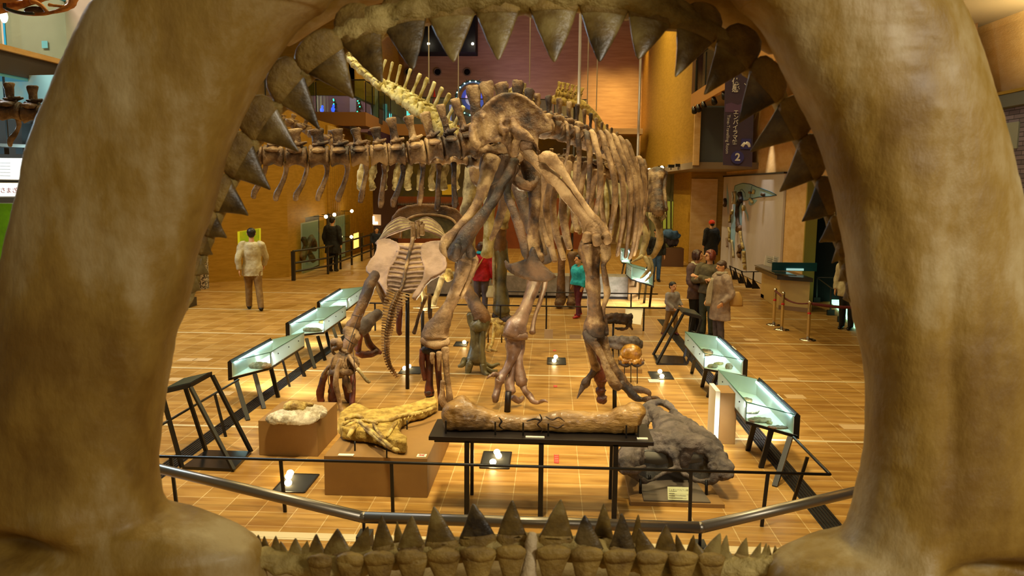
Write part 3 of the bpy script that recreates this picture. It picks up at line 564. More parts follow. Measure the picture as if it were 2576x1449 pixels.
tb([(1112, 1012, 9.1, 10), (1110, 1035, 9.1, 8), (1112, 1060, 9.1, 5)])
mk('ankle_block', MB().T([(1066, 880, 9.1, 10), (1095, 882, 9.1, 13), (1124, 880, 9.1, 10)]), 'bone_dark', rx)
# trunk vertebrae going away from the viewer
dors = [(1352, 318, 9.9, 28, 52, 22, 36), (1380, 322, 10.2, 27, 52, 22, 36), (1406, 328, 10.5, 26, 52, 21, 36), (1430, 335, 10.8, 25, 52, 19, 34), (1450, 343, 11.1, 24, 54, 16, 30), (1468, 351, 11.4, 23, 50, 14, 28), (1484, 359, 11.7, 22, 50, 14, 26), (1498, 366, 12, 21, 46, 12, 24), (1512, 373, 12.3, 20, 44, 12, 22), (1525, 380, 12.6, 19, 46, 9, 20), (1536, 387, 12.9, 18, 46, 9, 18), (1548, 394, 13.1, 17, 44, 10, 16), (1560, 402, 13.3, 16, 30, 10, 14), (1574, 411, 13.5, 15, 22, 10, 12), (1588, 420, 13.7, 14, 18, 10, 12), (1602, 430, 13.8, 14, 18, 11, 12), (1615, 440, 13.9, 14, 18, 12, 12)]
spine_run(dors, 'bone_brown', rx, th=.3, side_drop=.0, spine_lean=-.05)
ribs = [([(1404, 330), (1423, 306), (1428, 330), (1430, 365), (1425, 400), (1412, 440)], 10.3, 5), ([(1428, 342), (1449, 320), (1454, 345), (1457, 385), (1456, 430), (1450, 500)], 10.5, 7), ([(1450, 352), (1472, 330), (1479, 355), (1484, 400), (1482, 450), (1476, 520)], 10.7, 8), ([(1470, 355), (1489, 330), (1500, 370), (1509, 410), (1510, 460), (1505, 500), (1495, 545)], 10.9, 9), ([(1488, 362), (1511, 333), (1523, 372), (1538, 415), (1547, 465), (1546, 520), (1536, 575), (1532, 592)], 11.1, 10), ([(1502, 370), (1526, 332), (1543, 378), (1560, 425), (1568, 475), (1569, 530), (1562, 590), (1553, 640)], 11.3, 10), ([(1520, 375), (1544, 340), (1562, 385), (1580, 430), (1587, 480), (1585, 540), (1579, 600), (1574, 645)], 11.5, 9), ([(1540, 380), (1561, 346), (1578, 392), (1596, 440), (1602, 490), (1601, 550), (1594, 610), (1585, 648)], 11.7, 9), ([(1556, 386), (1577, 355), (1594, 400), (1608, 448), (1613, 500), (1610, 560), (1602, 615), (1596, 640)], 11.9, 8), ([(1596, 410), (1608, 395), (1618, 430), (1622, 470), (1619, 520), (1613, 570), (1606, 600)], 12.3, 7), ([(1606, 420), (1619, 402), (1624, 440), (1626, 480), (1623, 530)], 12.6, 6)]
for pts, Y, r in ribs:
    n = len(pts); rows = [(p[0], p[1], Y-.35*sin(pi*i/(n-1))+.15*i/n, r*(.75 if i == 0 else .95 if i < 2 else 1.05 if i < n-2 else .8)) for i, p in enumerate(pts)]
    bone('rib', rows, 'bone_tan' if Y > 10.8 else 'bone_brown', rx, flat=.6, disp=.008, sub=3, seg=10)
for pts, Y, r in (([(1375, 400), (1368, 460), (1358, 520), (1366, 575), (1381, 618)], 11.6, 8), ([(1392, 400), (1384, 460), (1374, 520), (1382, 600), (1396, 656)], 11.9, 9), ([(1410, 400), (1398, 460), (1391, 520), (1400, 590), (1418, 650)], 12.2, 9), ([(1430, 410), (1420, 470), (1416, 530), (1422, 580), (1433, 624)], 12.5, 10), ([(1452, 410), (1446, 480), (1444, 540), (1452, 580)], 12.8, 9), ([(1475, 410), (1462, 470), (1458, 530), (1466, 570)], 13.1, 8), ([(1352, 420), (1345, 480), (1352, 560), (1372, 640)], 11.3, 7), ([(1500, 430), (1490, 480), (1486, 530), (1494, 560)], 13.3, 8), ([(1520, 440), (1512, 500), (1520, 560), (1530, 590)], 13.5, 6)):
    n = len(pts); bone('rib', [(p[0], p[1], Y+.3*sin(pi*i/(n-1)), r*(1 if i < n-1 else .8)) for i, p in enumerate(pts)], 'bone_tan', rx, flat=.6, disp=.008, sub=4, seg=10)
# shoulder blade, arms
bone('scapula', [(1560, 420, 13.2, 8), (1590, 470, 13.2, 10), (1606, 520, 13.2, 10), (1618, 560, 13.2, 13), (1620, 585, 13.2, 12)], 'bone_brown', rx, flat=.5)
for r in ([(1612, 560, 13.2, 10), (1625, 590, 13.2, 8), (1620, 620, 13.2, 8), (1614, 645, 13.2, 7)], [(1614, 645, 13.1, 6), (1600, 654, 13.0, 3), (1588, 660, 13, 2)], [(1622, 648, 13.1, 6), (1634, 672, 13, 5), (1622, 690, 13, 4), (1611, 700, 12.9, 1.5)], [(1634, 650, 13.1, 6), (1642, 676, 13, 4), (1636, 694, 13, 3), (1622, 708, 12.9, 1.5)]):
    bone('forelimb', r, 'bone_pale', rx, disp=.005)
# skull
sk = MB(); Ys = 14.
sk.T([(1660, 432, Ys+.3, 14), (1652, 450, Ys, 16), (1652, 480, Ys-.2, 15), (1653, 505, Ys-.35, 18), (1654, 525, Ys-.45, 20), (1654, 534, Ys-.5, 17)], flat=.8, lump=.3)
sk.T([(1634, 436, Ys+.2, 10), (1632, 462, Ys, 6), (1635, 490, Ys-.2, 6), (1636, 528, Ys-.4, 7)]); sk.T([(1672, 436, Ys+.4, 9), (1670, 470, Ys+.1, 6), (1672, 500, Ys-.1, 6), (1674, 528, Ys-.3, 7)])
sk.T([(1630, 436, Ys+.2, 8), (1650, 430, Ys+.3, 12), (1672, 436, Ys+.4, 8)]); sk.T([(1612, 440, Ys+.3, 8), (1622, 470, Ys+.2, 6), (1628, 500, Ys, 5), (1630, 530, Ys-.2, 6)])
mk('skull', sk, 'bone_brown', rx, vox=.022, sm=2, disp=.03, dscale=.1)
mk('lower_jaw', MB().T([(1640, 545, Ys-.4, 8), (1654, 560, Ys-.4, 9), (1660, 590, Ys-.3, 9), (1658, 615, Ys-.1, 9), (1646, 640, Ys+.1, 7), (1636, 648, Ys+.2, 5)]).T([(1672, 542, Ys-.3, 6), (1662, 552, Ys-.35, 6), (1650, 545, Ys-.4, 7)]).T([(1616, 566, Ys, 8), (1628, 584, Ys, 9), (1624, 610, Ys, 8), (1618, 634, Ys+.1, 6)]), 'bone_pale', rx, disp=.02, dscale=.1)
for i in range(9):
    u = 1633+i*5; mk('tooth', MB().T([(u, 536, Ys-.5, 2.4), (u, 543, Ys-.52, 1.8), (u, 549, Ys-.5, .4)], seg=6, sub=2), 'bone_pale', rx)
# ================================================================== second theropod behind
tr = thing('dinosaur_skeleton', 'dark glossy theropod skeleton behind the big one, with bronze shin and clawed foot', 'dinosaur skeleton', tuple(G(1276, 1036)))
b2 = lambda nm, r, m='bone_bronze', **k: bone(nm, r, m, tr, **k)
b2('tibia', [(1350, 640, 11.0, 16), (1347, 690, 10.8, 18), (1342, 720, 10.6, 18), (1330, 755, 10.4, 15), (1315, 790, 10.2, 18), (1300, 820, 10, 28), (1294, 840, 10, 31), (1293, 848, 10, 24)], extra=[[(1272, 838, 9.95, 9), (1300, 846, 9.9, 13), (1322, 846, 9.95, 9)]], disp=.006)
b2('fibula', [(1374, 680, 10.9, 8), (1370, 720, 10.7, 7), (1358, 760, 10.5, 6), (1345, 800, 10.2, 5), (1339, 836, 10, 8)], disp=.005)
b2('metatarsal', [(1292, 850, 10, 22), (1292, 870, 10, 22), (1290, 895, 9.95, 17), (1280, 920, 9.9, 12), (1266, 942, 9.85, 11), (1258, 958, 9.8, 12)], extra=[[(1312, 850, 10, 10), (1314, 870, 10, 8), (1306, 900, 9.95, 10), (1306, 930, 9.9, 13), (1312, 958, 9.85, 16), (1316, 968, 9.85, 11)], [(1288, 880, 9.95, 12), (1290, 930, 9.9, 9), (1282, 965, 9.85, 13), (1286, 985, 9.8, 13)]], disp=.008)
for nm, r in (('toe', [(1256, 958, 9.8, 12), (1252, 978, 9.8, 9), (1246, 1000, 9.75, 10), (1247, 1008, 9.75, 8)]), ('toe', [(1264, 935, 9.9, 7), (1254, 945, 9.85, 8), (1244, 940, 9.8, 6), (1240, 945, 9.8, 6)]), ('claw', [(1242, 942, 9.8, 5), (1232, 946, 9.75, 3.5), (1225, 953, 9.75, 1)]), ('toe', [(1315, 968, 9.85, 10), (1322, 985, 9.8, 8), (1332, 996, 9.8, 9), (1342, 1010, 9.75, 7), (1356, 1012, 9.75, 5), (1364, 1008, 9.7, 5)]), ('claw', [(1362, 1009, 9.7, 5), (1372, 1008, 9.65, 3.5), (1378, 1012, 9.65, 1)]), ('toe', [(1290, 1000, 9.9, 8), (1305, 1008, 9.95, 8), (1315, 1000, 10, 6)])):
    b2(nm, r, disp=.005)
g = G(1276, 1036); mk('support_post', MB().tube([g, P(1279, 985, g.y)], .04, seg=12), 'metal_dark', tr)
b2('tibia', [(1163, 715, 12.2, 14), (1172, 728, 12.1, 17), (1188, 755, 12, 17), (1204, 782, 11.9, 20), (1212, 800, 11.9, 22), (1208, 812, 11.9, 20)], 'bone_chest')
b2('ankle', [(1184, 790, 11.9, 10), (1190, 812, 11.9, 14), (1208, 820, 11.85, 22), (1222, 808, 11.9, 12)], 'bone_green')
b2('metatarsal', [(1206, 815, 11.9, 22), (1203, 850, 11.9, 19), (1200, 880, 11.85, 20), (1196, 905, 11.8, 24)], 'bone_green', extra=[[(1190, 820, 11.85, 9), (1192, 880, 11.8, 8), (1180, 920, 11.7, 10)], [(1214, 830, 11.8, 7), (1212, 900, 11.75, 10), (1218, 925, 11.7, 9)]])
for r in ([(1182, 915, 11.7, 10), (1178, 932, 11.7, 9), (1176, 938, 11.7, 6)], [(1170, 905, 11.8, 8), (1162, 918, 11.7, 7), (1154, 921, 11.7, 4)], [(1214, 920, 11.7, 9), (1218, 936, 11.65, 8), (1226, 944, 11.6, 6)], [(1218, 915, 11.8, 8), (1236, 922, 11.8, 6), (1252, 916, 11.8, 4), (1256, 918, 11.8, 2)], [(1220, 925, 11.7, 7), (1236, 934, 11.7, 6), (1250, 932, 11.7, 3)]):
    b2('toe', r, 'bone_green')
t2 = interp([(700, 300, 12.0), (740, 316, 12.0), (765, 326, 12.0), (800, 345, 11.9), (850, 362, 11.8), (905, 376, 11.7), (960, 388, 11.6), (1010, 398, 11.6), (1060, 402, 11.5), (1110, 404, 11.4), (1160, 404, 11.3)], 15)
spine_run([(u, v, Y, 11, 16, 12, 20) for u, v, Y in t2], 'bone_tan', tr)
for i in range(9):
    u = 905+i*30; b2('chevron', [(u+8, 412, 11.6, 6), (u+4, 432, 11.6, 8), (u, 455, 11.6, 7), (u+2, 474, 11.6, 9)], 'bone_pale', lump=.6, disp=.02)
b2('femur', [(1250, 470, 11.6, 16), (1225, 530, 11.7, 13), (1186, 590, 11.9, 13), (1160, 650, 12.1, 13), (1156, 712, 12.2, 15)], 'bone_dark')
b2('femur', [(1300, 470, 11.6, 16), (1325, 540, 11.4, 16), (1345, 600, 11.1, 16), (1352, 650, 11, 16)], 'bone_dark')
b2('ilium', [(1200, 440, 11.7, 30), (1260, 430, 11.7, 34), (1330, 440, 11.7, 26)], 'bone_brown', flat=.3)
spine_run([(u, v, Y, 16, 20, 16, 20) for u, v, Y in interp([(1190, 408, 11.4), (1300, 420, 11.9), (1400, 410, 13.2), (1480, 420, 14.2), (1550, 440, 15.)], 12)], 'bone_brown', tr)
# ================================================================== sauropod far behind with lifted yellow tail
sp = thing('dinosaur_skeleton', 'pale sauropod skeleton mid hall, its yellow tail raised to the upper left', 'dinosaur skeleton', tuple(G(1262, 800)))
q = interp([(820, 96, 18.5, 9), (868, 134, 18.2, 10), (888, 160, 18, 12), (931, 197, 17.8, 14), (974, 222, 17.5, 18), (1004, 240, 17.2, 22), (1040, 265, 17, 25), (1073, 288, 16.8, 27), (1100, 312, 16.6, 28), (1130, 340, 16.4, 28)], 19)
for i, r in enumerate(q):
    pass
def sprun(q, m, hsf, nm=None, **k):
    pts = [P(r[0], r[1], r[2]) for r in q]; n = len(pts)
    for i, r in enumerate(q):
        a = pts[max(i-1, 0)]; b = pts[min(i+1, n-1)]; t = b-a; L = t.length/(2 if 0 < i < n-1 else 1)*.96; s = pxm(r[2])
        vertebra(pts[i], t, (0, 0, 1), L, r[3]*s*.75, hsf(i, r)*s, r[3]*s*.42, r[3]*s*1.1, m, sp, th=.4, tipw=1.1, **k)
sprun(q, 'bone_yellow', lambda i, r: (0 if i < 6 else 34+1.0*r[3]) , spine_lean=.0)
for i in range(8, 19):
    r = q[i]; bone('vertebra', [(r[0]-8, r[1]+2, r[2]-.3, r[3]*.45), (r[0]+6, r[1]+10, r[2]-.35, r[3]*.5), (r[0]+14, r[1]-6, r[2]-.3, r[3]*.4)], 'bone_yellow', sp, lump=.8, disp=.05)
sprun(interp([(1262, 262, 16, 26), (1290, 248, 16.2, 26), (1312, 252, 16.5, 24), (1334, 268, 17, 22)], 5), 'bone_pale', lambda i, r: 26)
bone('femur', [(1196, 405, 15.2, 22), (1196, 440, 15.2, 30), (1190, 490, 15.2, 26), (1184, 540, 15.2, 26), (1180, 590, 15.2, 20), (1174, 640, 15.2, 18)], 'bone_pale', sp, lump=.3, disp=.05)
bone('femur', [(1232, 505, 15.6, 16), (1230, 560, 15.6, 13), (1228, 610, 15.6, 14), (1224, 640, 15.6, 16)], 'bone_yellow', sp)
bone('femur', [(1270, 455, 16.2, 18), (1266, 500, 16.2, 14), (1262, 560, 16.3, 12), (1260, 600, 16.4, 14), (1260, 622, 16.5, 19)], 'bone_chest', sp, lump=.3)
bone('tibia', [(1262, 630, 16.5, 17), (1264, 660, 16.5, 15), (1262, 700, 16.5, 13), (1262, 745, 16.5, 17), (1262, 780, 16.5, 22), (1264, 792, 16.5, 18)], 'bone_green', sp)
bone('fibula', [(1238, 600, 16.6, 9), (1243, 640, 16.6, 6), (1244, 700, 16.6, 5), (1248, 770, 16.6, 7)], 'bone_pale', sp)
bone('foot', [(1244, 792, 16.5, 10), (1262, 800, 16.5, 14), (1284, 806, 16.4, 14), (1290, 818, 16.3, 10)], 'bone_dark', sp, lump=.6)
bone('foot', [(1172, 650, 15.2, 14), (1172, 690, 15.2, 13), (1172, 720, 15.2, 13)], 'bone_green', sp)
bone('pubis', [(1350, 470, 14, 22), (1362, 540, 14, 24), (1368, 600, 14, 26), (1370, 650, 14, 22)], 'bone_grey', sp, lump=.5, disp=.06)
bone('scapula', [(1500, 545, 15.6, 18), (1512, 565, 15.6, 26), (1522, 590, 15.6, 22)], 'bone_brown', sp, lump=.5, disp=.05)
bone('scapula', [(1280, 470, 15.6, 18), (1275, 520, 15.6, 14), (1265, 570, 15.6, 12)], 'bone_pale', sp, lump=.6, disp=.05)
for i in range(11):
    u = 1395+i*19; v = 405+i*4
    bone('rib', [(u, v, 15.5, 5), (u+14, v+50, 15.3, 6), (u+18, v+110, 15.2, 6), (u+6, v+170, 15.3, 5)], 'bone_pale' if i % 2 else 'bone_yellow', sp, lump=.3, sub=3, seg=8, disp=.01)
sprun(interp([(1360, 405, 16, 12), (1440, 415, 16.5, 12), (1520, 425, 17, 11), (1580, 440, 17.5, 10)], 11), 'bone_yellow', lambda i, r: 6, cheap=True)
for u0, v0 in ((1410, 600), (1440, 640)):
    bone('forelimb', [(u0, v0, 18.5, 13), (u0+3, v0+40, 18.5, 10), (u0+2, v0+90, 18.5, 10), (u0, 752, 18.5, 13), (u0-4, 764, 18.3, 12)], 'bone_chest', sp)
# far crest of another mount
fr = thing('dinosaur_skeleton', 'yellowish spiny crest of a mounted skeleton showing above the spine row', 'dinosaur skeleton', tuple(P(1430, 260, 20)))
spine_run([(u, v, 20, 12, 18, 9, 8) for u, v in ((1402, 236), (1412, 238), (1422, 240), (1433, 243), (1444, 246), (1455, 250))], 'bone_gold', fr)
bone('neck', [(1392, 250, 20, 10), (1425, 256, 20, 12), (1462, 262, 20, 10), (1500, 300, 20, 9), (1540, 350, 20, 8)], 'bone_gold', fr, lump=.6)
_p = P(1446, 256, 20); mk('support_post', MB().bar((_p.x, 20, 0), _p, .06), 'metal_dark', fr)
# ================================================================== horned dinosaur seen from behind
ce = thing('dinosaur_skeleton', 'horned dinosaur skeleton from behind, broad pinkish hips and spiny drooping tail', 'dinosaur skeleton', tuple(G(885, 1034)))
def yz(v): return 11.6-(v-600)/200*1.4 if v < 760 else 10.4
def shield(out):
    mb = MB(); pts = [P(u, v, yz(v)) for u, v in out]
    mb.quadbox([p for p in pts], (0, .05, -.06)); mb.tube(pts+[pts[0]], .022, seg=8)
    return mb
def s5(l): return [(880+x/4.83, 500+y/4.83) for x, y in l]
lp = s5([(335, 508), (400, 500), (480, 498), (560, 530), (596, 560), (602, 620), (580, 680), (545, 760), (480, 840), (456, 930), (440, 1040), (470, 1170), (450, 1165), (415, 1100), (370, 1020), (290, 935), (208, 880), (208, 835), (250, 760), (305, 690), (340, 600)])
rp = s5([(1180, 500), (1080, 520), (960, 530), (882, 560), (868, 640), (880, 740), (915, 850), (905, 950), (860, 1040), (790, 1150), (762, 1205), (790, 1210), (850, 1140), (905, 1040), (980, 960), (1080, 905), (1150, 860), (1172, 800), (1150, 690), (1110, 600)])
mk('hip_shield', shield(lp), 'bone_pink', ce, vox=.02, sm=4, disp=.02, dscale=.15)
mk('hip_shield', shield(rp), 'bone_pink', ce, vox=.02, sm=4, disp=.02, dscale=.15)
for y, x0, x1, w in ((590, 600, 870, 20), (650, 580, 870, 20), (710, 560, 880, 20), (775, 530, 890, 17), (830, 500, 905, 15), (890, 480, 905, 15), (945, 470, 890, 15), (1000, 465, 870, 15), (1055, 470, 840, 14), (1100, 480, 810, 12)):
    (a, v), (b, _), (c, v2) = s5([(x0, y), (x1, y), (730-(y-500)*.18, y+22)])
    for uu in (a, b):
        bone('sacral_rib', [(uu, v, yz(v)+.02, w/3.1), ((uu+c)/2, v+1, yz(v), w/3.5), (c, v2, yz(v)-.02, w/3.1)], 'bone_pink', ce, disp=.004, sub=3, seg=8, flat=.8)
mid = s5([(770, 480), (750, 560), (725, 650), (700, 760), (678, 860), (655, 980), (630, 1080), (600, 1150)])
bone('spine_ridge', [(u, v, yz(v)-.06, 4.5) for u, v in mid], 'bone_brown', ce, lump=.6, disp=.015)
mk('sacrum', MB().quadbox([P(u, v, yz(v)+.015) for u, v in s5([(560, 540), (900, 540), (930, 850), (880, 1010), (760, 1150), (520, 1150), (440, 1040), (490, 840)])], (0, .05, 0)), 'bone_tan', ce)
tq = interp([(1004, 738, 10.35, 7), (998, 752, 10.3, 7), (990, 770, 10.25, 7), (983, 795, 10.2, 6.5), (977, 825, 10.2, 6), (973, 850, 10.2, 5.5), (972, 875, 10.25, 5), (975, 900, 10.3, 4.2), (982, 922, 10.4, 3.4), (998, 946, 10.5, 2)], 34)
for i, r in enumerate(tq):
    a = P(*tq[max(i-1, 0)][:3]); b = P(*tq[min(i+1, 33)][:3]); s = pxm(r[2]); k = 1-i/36
    vertebra(P(*r[:3]), b-a, (0, -1, .2), (b-a).length*.48, r[3]*1.5*s, 9*s*k, 5*s, (26*k*k+6)*s, 'bone_tan', ce, cheap=True, side_drop=-.15)
# rib cage and shoulders over the hips
for sd in (-1, 1):
    for i in range(9):
        u0 = 1040+sd*6+i*0; vv = 572-i*2+abs(i-2)*2
        bone('rib', [(u0, 566-i*1.5+6, 12+i*.12, 3), (u0+sd*28, 572-i*4+8, 12+i*.12, 3), (u0+sd*60, 585-i*3+8, 12+i*.12, 3), (u0+sd*(88-i*2), 612-i*2, 12+i*.12, 3)], 'bone_pale' if i % 2 else 'bone_pink', ce, flat=.5, sub=3, seg=8, disp=.006)
for u, v0, v1 in ((1037, 562, 610), (1042, 563, 600), (1052, 558, 596), (1060, 560, 590), (1064, 566, 590)):
    bone('vertebra', [(u, v1, 12, 5), (u, (v0+v1)/2, 12, 4.5), (u-1, v0+6, 12, 4), (u-2, v0, 12, 7)], 'bone_brown', ce, flat=.7, seg=8, sub=3, disp=.006)
mb = MB(); fo = [(983, 600), (981, 575), (988, 548), (1002, 530), (1024, 520), (1056, 515), (1090, 517), (1122, 521), (1148, 528), (1162, 545), (1164, 600)]
mb.quadbox([P(u, v, 13.4) for u, v in fo], (0, .07, 0)); mb.tube([P(u, v, 13.4) for u, v in fo], .03, seg=8)
mk('neck_frill', mb, 'bone_chest', ce, vox=.03, sm=3, disp=.02)
fo2 = [(1008, 600), (1012, 570), (1022, 554), (1045, 543), (1080, 540), (1120, 545), (1142, 556), (1150, 575), (1152, 600)]
mb = MB().quadbox([P(u, v, 13.3) for u, v in fo2], (0, .04, 0)); mk('neck_frill', mb, 'bone_green', ce, smooth=False)
mk('neck_frill', MB().tube([P(u, v, 13.28) for u, v in fo2], .02, seg=8, sub=3), 'bone_tan', ce)
bc = lambda nm, r, m='bone_chest', **k: bone(nm, r, m, ce, **k)
bc('femur', [(944, 690, 10.6, 13), (930, 715, 10.5, 15), (920, 745, 10.4, 15), (908, 775, 10.3, 14), (897, 800, 10.25, 15), (888, 822, 10.2, 19), (882, 838, 10.2, 21)], flat=.9)
bc('knee', [(870, 828, 10.1, 10), (884, 842, 10.1, 19), (894, 852, 10.1, 16)], 'bone_tan')
bc('tibia', [(886, 850, 10.1, 19), (876, 870, 10, 17), (866, 890, 9.95, 15), (858, 915, 9.9, 15), (850, 940, 9.9, 18)])
bc('forelimb', [(952, 790, 11.4, 14), (935, 800, 11.3, 15), (920, 815, 11.2, 19), (908, 828, 11.1, 20)], 'bone_grey')
bc('forelimb', [(908, 835, 11.1, 9), (902, 860, 11.1, 9), (900, 880, 11.1, 9)], 'bone_rust'); bc('forelimb', [(918, 835, 11.2, 8), (930, 865, 11.3, 9), (946, 882, 11.4, 9), (958, 888, 11.4, 5)], 'bone_rust'); bc('forelimb', [(900, 888, 11.1, 8), (925, 892, 11.2, 8), (948, 884, 11.3, 7)], 'bone_rust', lump=.6)
for r in ([(818, 940, 9.9, 9), (812, 960, 9.9, 9), (806, 985, 9.9, 10), (808, 1008, 9.9, 9)], [(842, 940, 9.95, 10), (838, 970, 9.95, 9), (836, 990, 9.95, 12), (838, 1010, 9.95, 12)], [(868, 945, 9.95, 9), (872, 975, 9.95, 10), (878, 1000, 9.95, 11), (884, 1016, 9.95, 8)], [(888, 940, 9.9, 7), (888, 980, 9.8, 7), (886, 1020, 9.7, 7), (885, 1036, 9.7, 5)]):
    bc('toe', r, 'bone_rust', lump=.4)
for a, b, z in (((940, 700), (968, 765), 10.9), ((948, 700), (976, 762), 11.0), ((1072, 745), (1042, 838), 10.6), ((1082, 745), (1082, 800), 10.9)):
    bc('ischium', [(a[0], a[1], z, 5), ((a[0]+b[0])/2-2, (a[1]+b[1])/2, z, 4), (b[0], b[1], z, 5)], 'bone_brown')
bc('ischium', [(1005, 750, 10.7, 7), (1005, 790, 10.6, 8), (1003, 830, 10.6, 7), (1006, 840, 10.6, 6)], 'bone_rust')
bc('forelimb', [(1118, 692, 12.4, 10), (1124, 690, 12.3, 15), (1130, 700, 12.3, 12)], 'bone_gold'); 
bc('forelimb', [(1060, 718, 12, 5), (1066, 750, 12, 6), (1070, 778, 12, 7)], 'bone_pale'); bc('forelimb', [(1112, 700, 12, 8), (1100, 735, 12, 7), (1088, 768, 12, 9)], 'bone_pale')
bc('sternum', [(1044, 774, 11.9, 6), (1070, 774, 11.8, 9), (1100, 772, 11.9, 7)], 'bone_tan', flat=.3)
for u, v in ((1025, 978), (1063, 905), (1083, 888)):
    g = G(u, v); mk('support_post', MB().tube([g, P(u, 760 if u > 1030 else 740, g.y)], .028, seg=10), 'metal_dark', ce)
# ================================================================== small raptor on the leg
ra = thing('dinosaur_skeleton', 'small clawing dinosaur skeleton tangled in rope over the horned skeleton\'s left leg', 'dinosaur skeleton', tuple(P(862, 1050, 9.5)))
br = lambda nm, r, m='bone_brown', **k: bone(nm, r, m, ra, sub=3, seg=8, disp=.006, **k)
br('skull', [(838, 860, 9.7, 9), (848, 858, 9.65, 11), (856, 868, 9.6, 8), (840, 878, 9.65, 6)], 'bone_tan', lump=.9)
br('lower_jaw', [(834, 868, 9.7, 4), (838, 886, 9.7, 4), (846, 892, 9.7, 4)])
br('neck', [(852, 870, 9.7, 6), (862, 882, 9.65, 7), (872, 890, 9.6, 7)], lump=.9)
for i in range(11):
    a = i/10; cx = 852+a*28; cy = 888+a*4
    br('rib', [(cx, cy, 9.6, 2.2), (cx-16+a*6, cy+14, 9.52, 2.2), (cx-20+a*14, cy+34, 9.5, 2), (cx-12+a*16, cy+50, 9.55, 1.6)], 'bone_tan')
    br('rib', [(cx+2, cy, 9.6, 2.2), (cx+12+a*8, cy+12, 9.55, 2.2), (cx+14+a*8, cy+30, 9.55, 2), (cx+8, cy+48, 9.6, 1.6)], 'bone_brown')
br('pelvis', [(826, 938, 9.6, 7), (848, 936, 9.5, 10), (876, 938, 9.5, 9), (884, 930, 9.6, 6)], lump=.8)
br('femur', [(856, 905, 9.4, 6), (848, 930, 9.35, 7), (845, 955, 9.3, 7), (845, 970, 9.3, 8)], 'bone_tan')
br('tibia', [(846, 974, 9.3, 8), (852, 1000, 9.3, 6), (858, 1030, 9.3, 6), (864, 1048, 9.3, 8)], 'bone_tan')
br('forelimb', [(878, 895, 9.5, 5), (890, 915, 9.45, 5), (905, 935, 9.4, 4.5)], 'bone_tan'); br('forelimb', [(900, 928, 9.4, 5), (915, 948, 9.4, 4.5), (926, 960, 9.4, 5), (931, 960, 9.4, 3)], 'bone_pale')
br('forelimb', [(868, 940, 9.5, 7), (874, 965, 9.5, 8), (880, 985, 9.5, 6)], lump=.9); br('forelimb', [(812, 950, 9.6, 5), (818, 935, 9.6, 5), (830, 920, 9.6, 4)])
for r in ([(905, 790, 10, 1.3), (890, 830, 9.95, 1.3), (880, 860, 9.8, 1.3), (866, 905, 9.5, 1.3)], [(886, 792, 10, 1.3), (908, 796, 9.95, 1.3), (912, 790, 10.1, 1.3)], [(868, 850, 9.8, 1.3), (884, 862, 9.75, 1.3), (896, 868, 9.9, 1.3)], [(888, 880, 9.5, 1.2), (892, 930, 9.4, 1.2), (886, 980, 9.4, 1.2)], [(838, 900, 9.45, 1.2), (826, 950, 9.4, 1.2), (832, 985, 9.4, 1.2)], [(924, 700, 10.6, 1.2), (935, 722, 10.5, 1.2), (945, 716, 10.6, 1.2)]):
    bone('rope', r, 'bone_dark', ra, lump=0, seg=6, disp=0)
# ================================================================== little golden skeleton
pr = thing('dinosaur_skeleton', 'little golden skeleton on thin rods behind the bronze foot', 'dinosaur skeleton', tuple(G(1245, 884)))
bp_ = lambda nm, r, m='bone_gold', **k: bone(nm, r, m, pr, sub=3, seg=8, disp=.004, **k)
bp_('skull', [(1232, 806, 13.2, 7), (1246, 806, 13.1, 9), (1262, 812, 13, 6)], lump=.6)
bp_('spine', [(1228, 812, 13.2, 5), (1250, 808, 13.1, 4), (1270, 816, 13, 4), (1280, 824, 13, 3)], lump=.6)
for i in range(12):
    u = 1240+i*3.2; bp_('rib', [(u, 812+i*.6, 13, 1.3), (u+3, 830, 12.95, 1.3), (u+1, 850-i*.3, 13, 1.1)])
for r in ([(1234, 815, 13.2, 4), (1228, 830, 13.2, 3.5), (1222, 850, 13.2, 3)], [(1244, 815, 13, 4), (1242, 840, 12.95, 4), (1238, 866, 12.9, 4)], [(1238, 866, 12.9, 4), (1232, 878, 12.85, 4.5), (1250, 883, 12.8, 2.5)], [(1226, 866, 13.1, 3), (1224, 880, 13.1, 3.5), (1236, 884, 13, 2)]):
    bp_('limb', r)
for u, v in ((1228, 862), (1262, 862)):
    g = G(u, v); mk('support_rod', MB().tube([g, P(u, 822, g.y)], .012, seg=6), 'metal_dark', pr)
# ------------------------------------------------------------------ plinths and specimens near the front
mat('plinth_brown', '84602e', .6, 0, '8c6834', 2.); mat('plinth_top', 'b89a70', .6)
def plinth(label, x0, x1, y0, y1, z, name='plinth', grp=None, m='plinth_brown'):
    t = mk(name, MB().box(((x0+x1)/2, (y0+y1)/2, z/2), (x1-x0, y1-y0, z)), m, smooth=False, bevel=.004, label=label, cat='plinth', origin=((x0+x1)/2, (y0+y1)/2, 0)); return t
plinth('brown box plinth under the round white rock', -3.0, -2.38, 7.86, 8.62, .37)
plinth('brown box plinth under the long fossil jaw slab', -2.02, -1.08, 6.85, 8.38, .37)
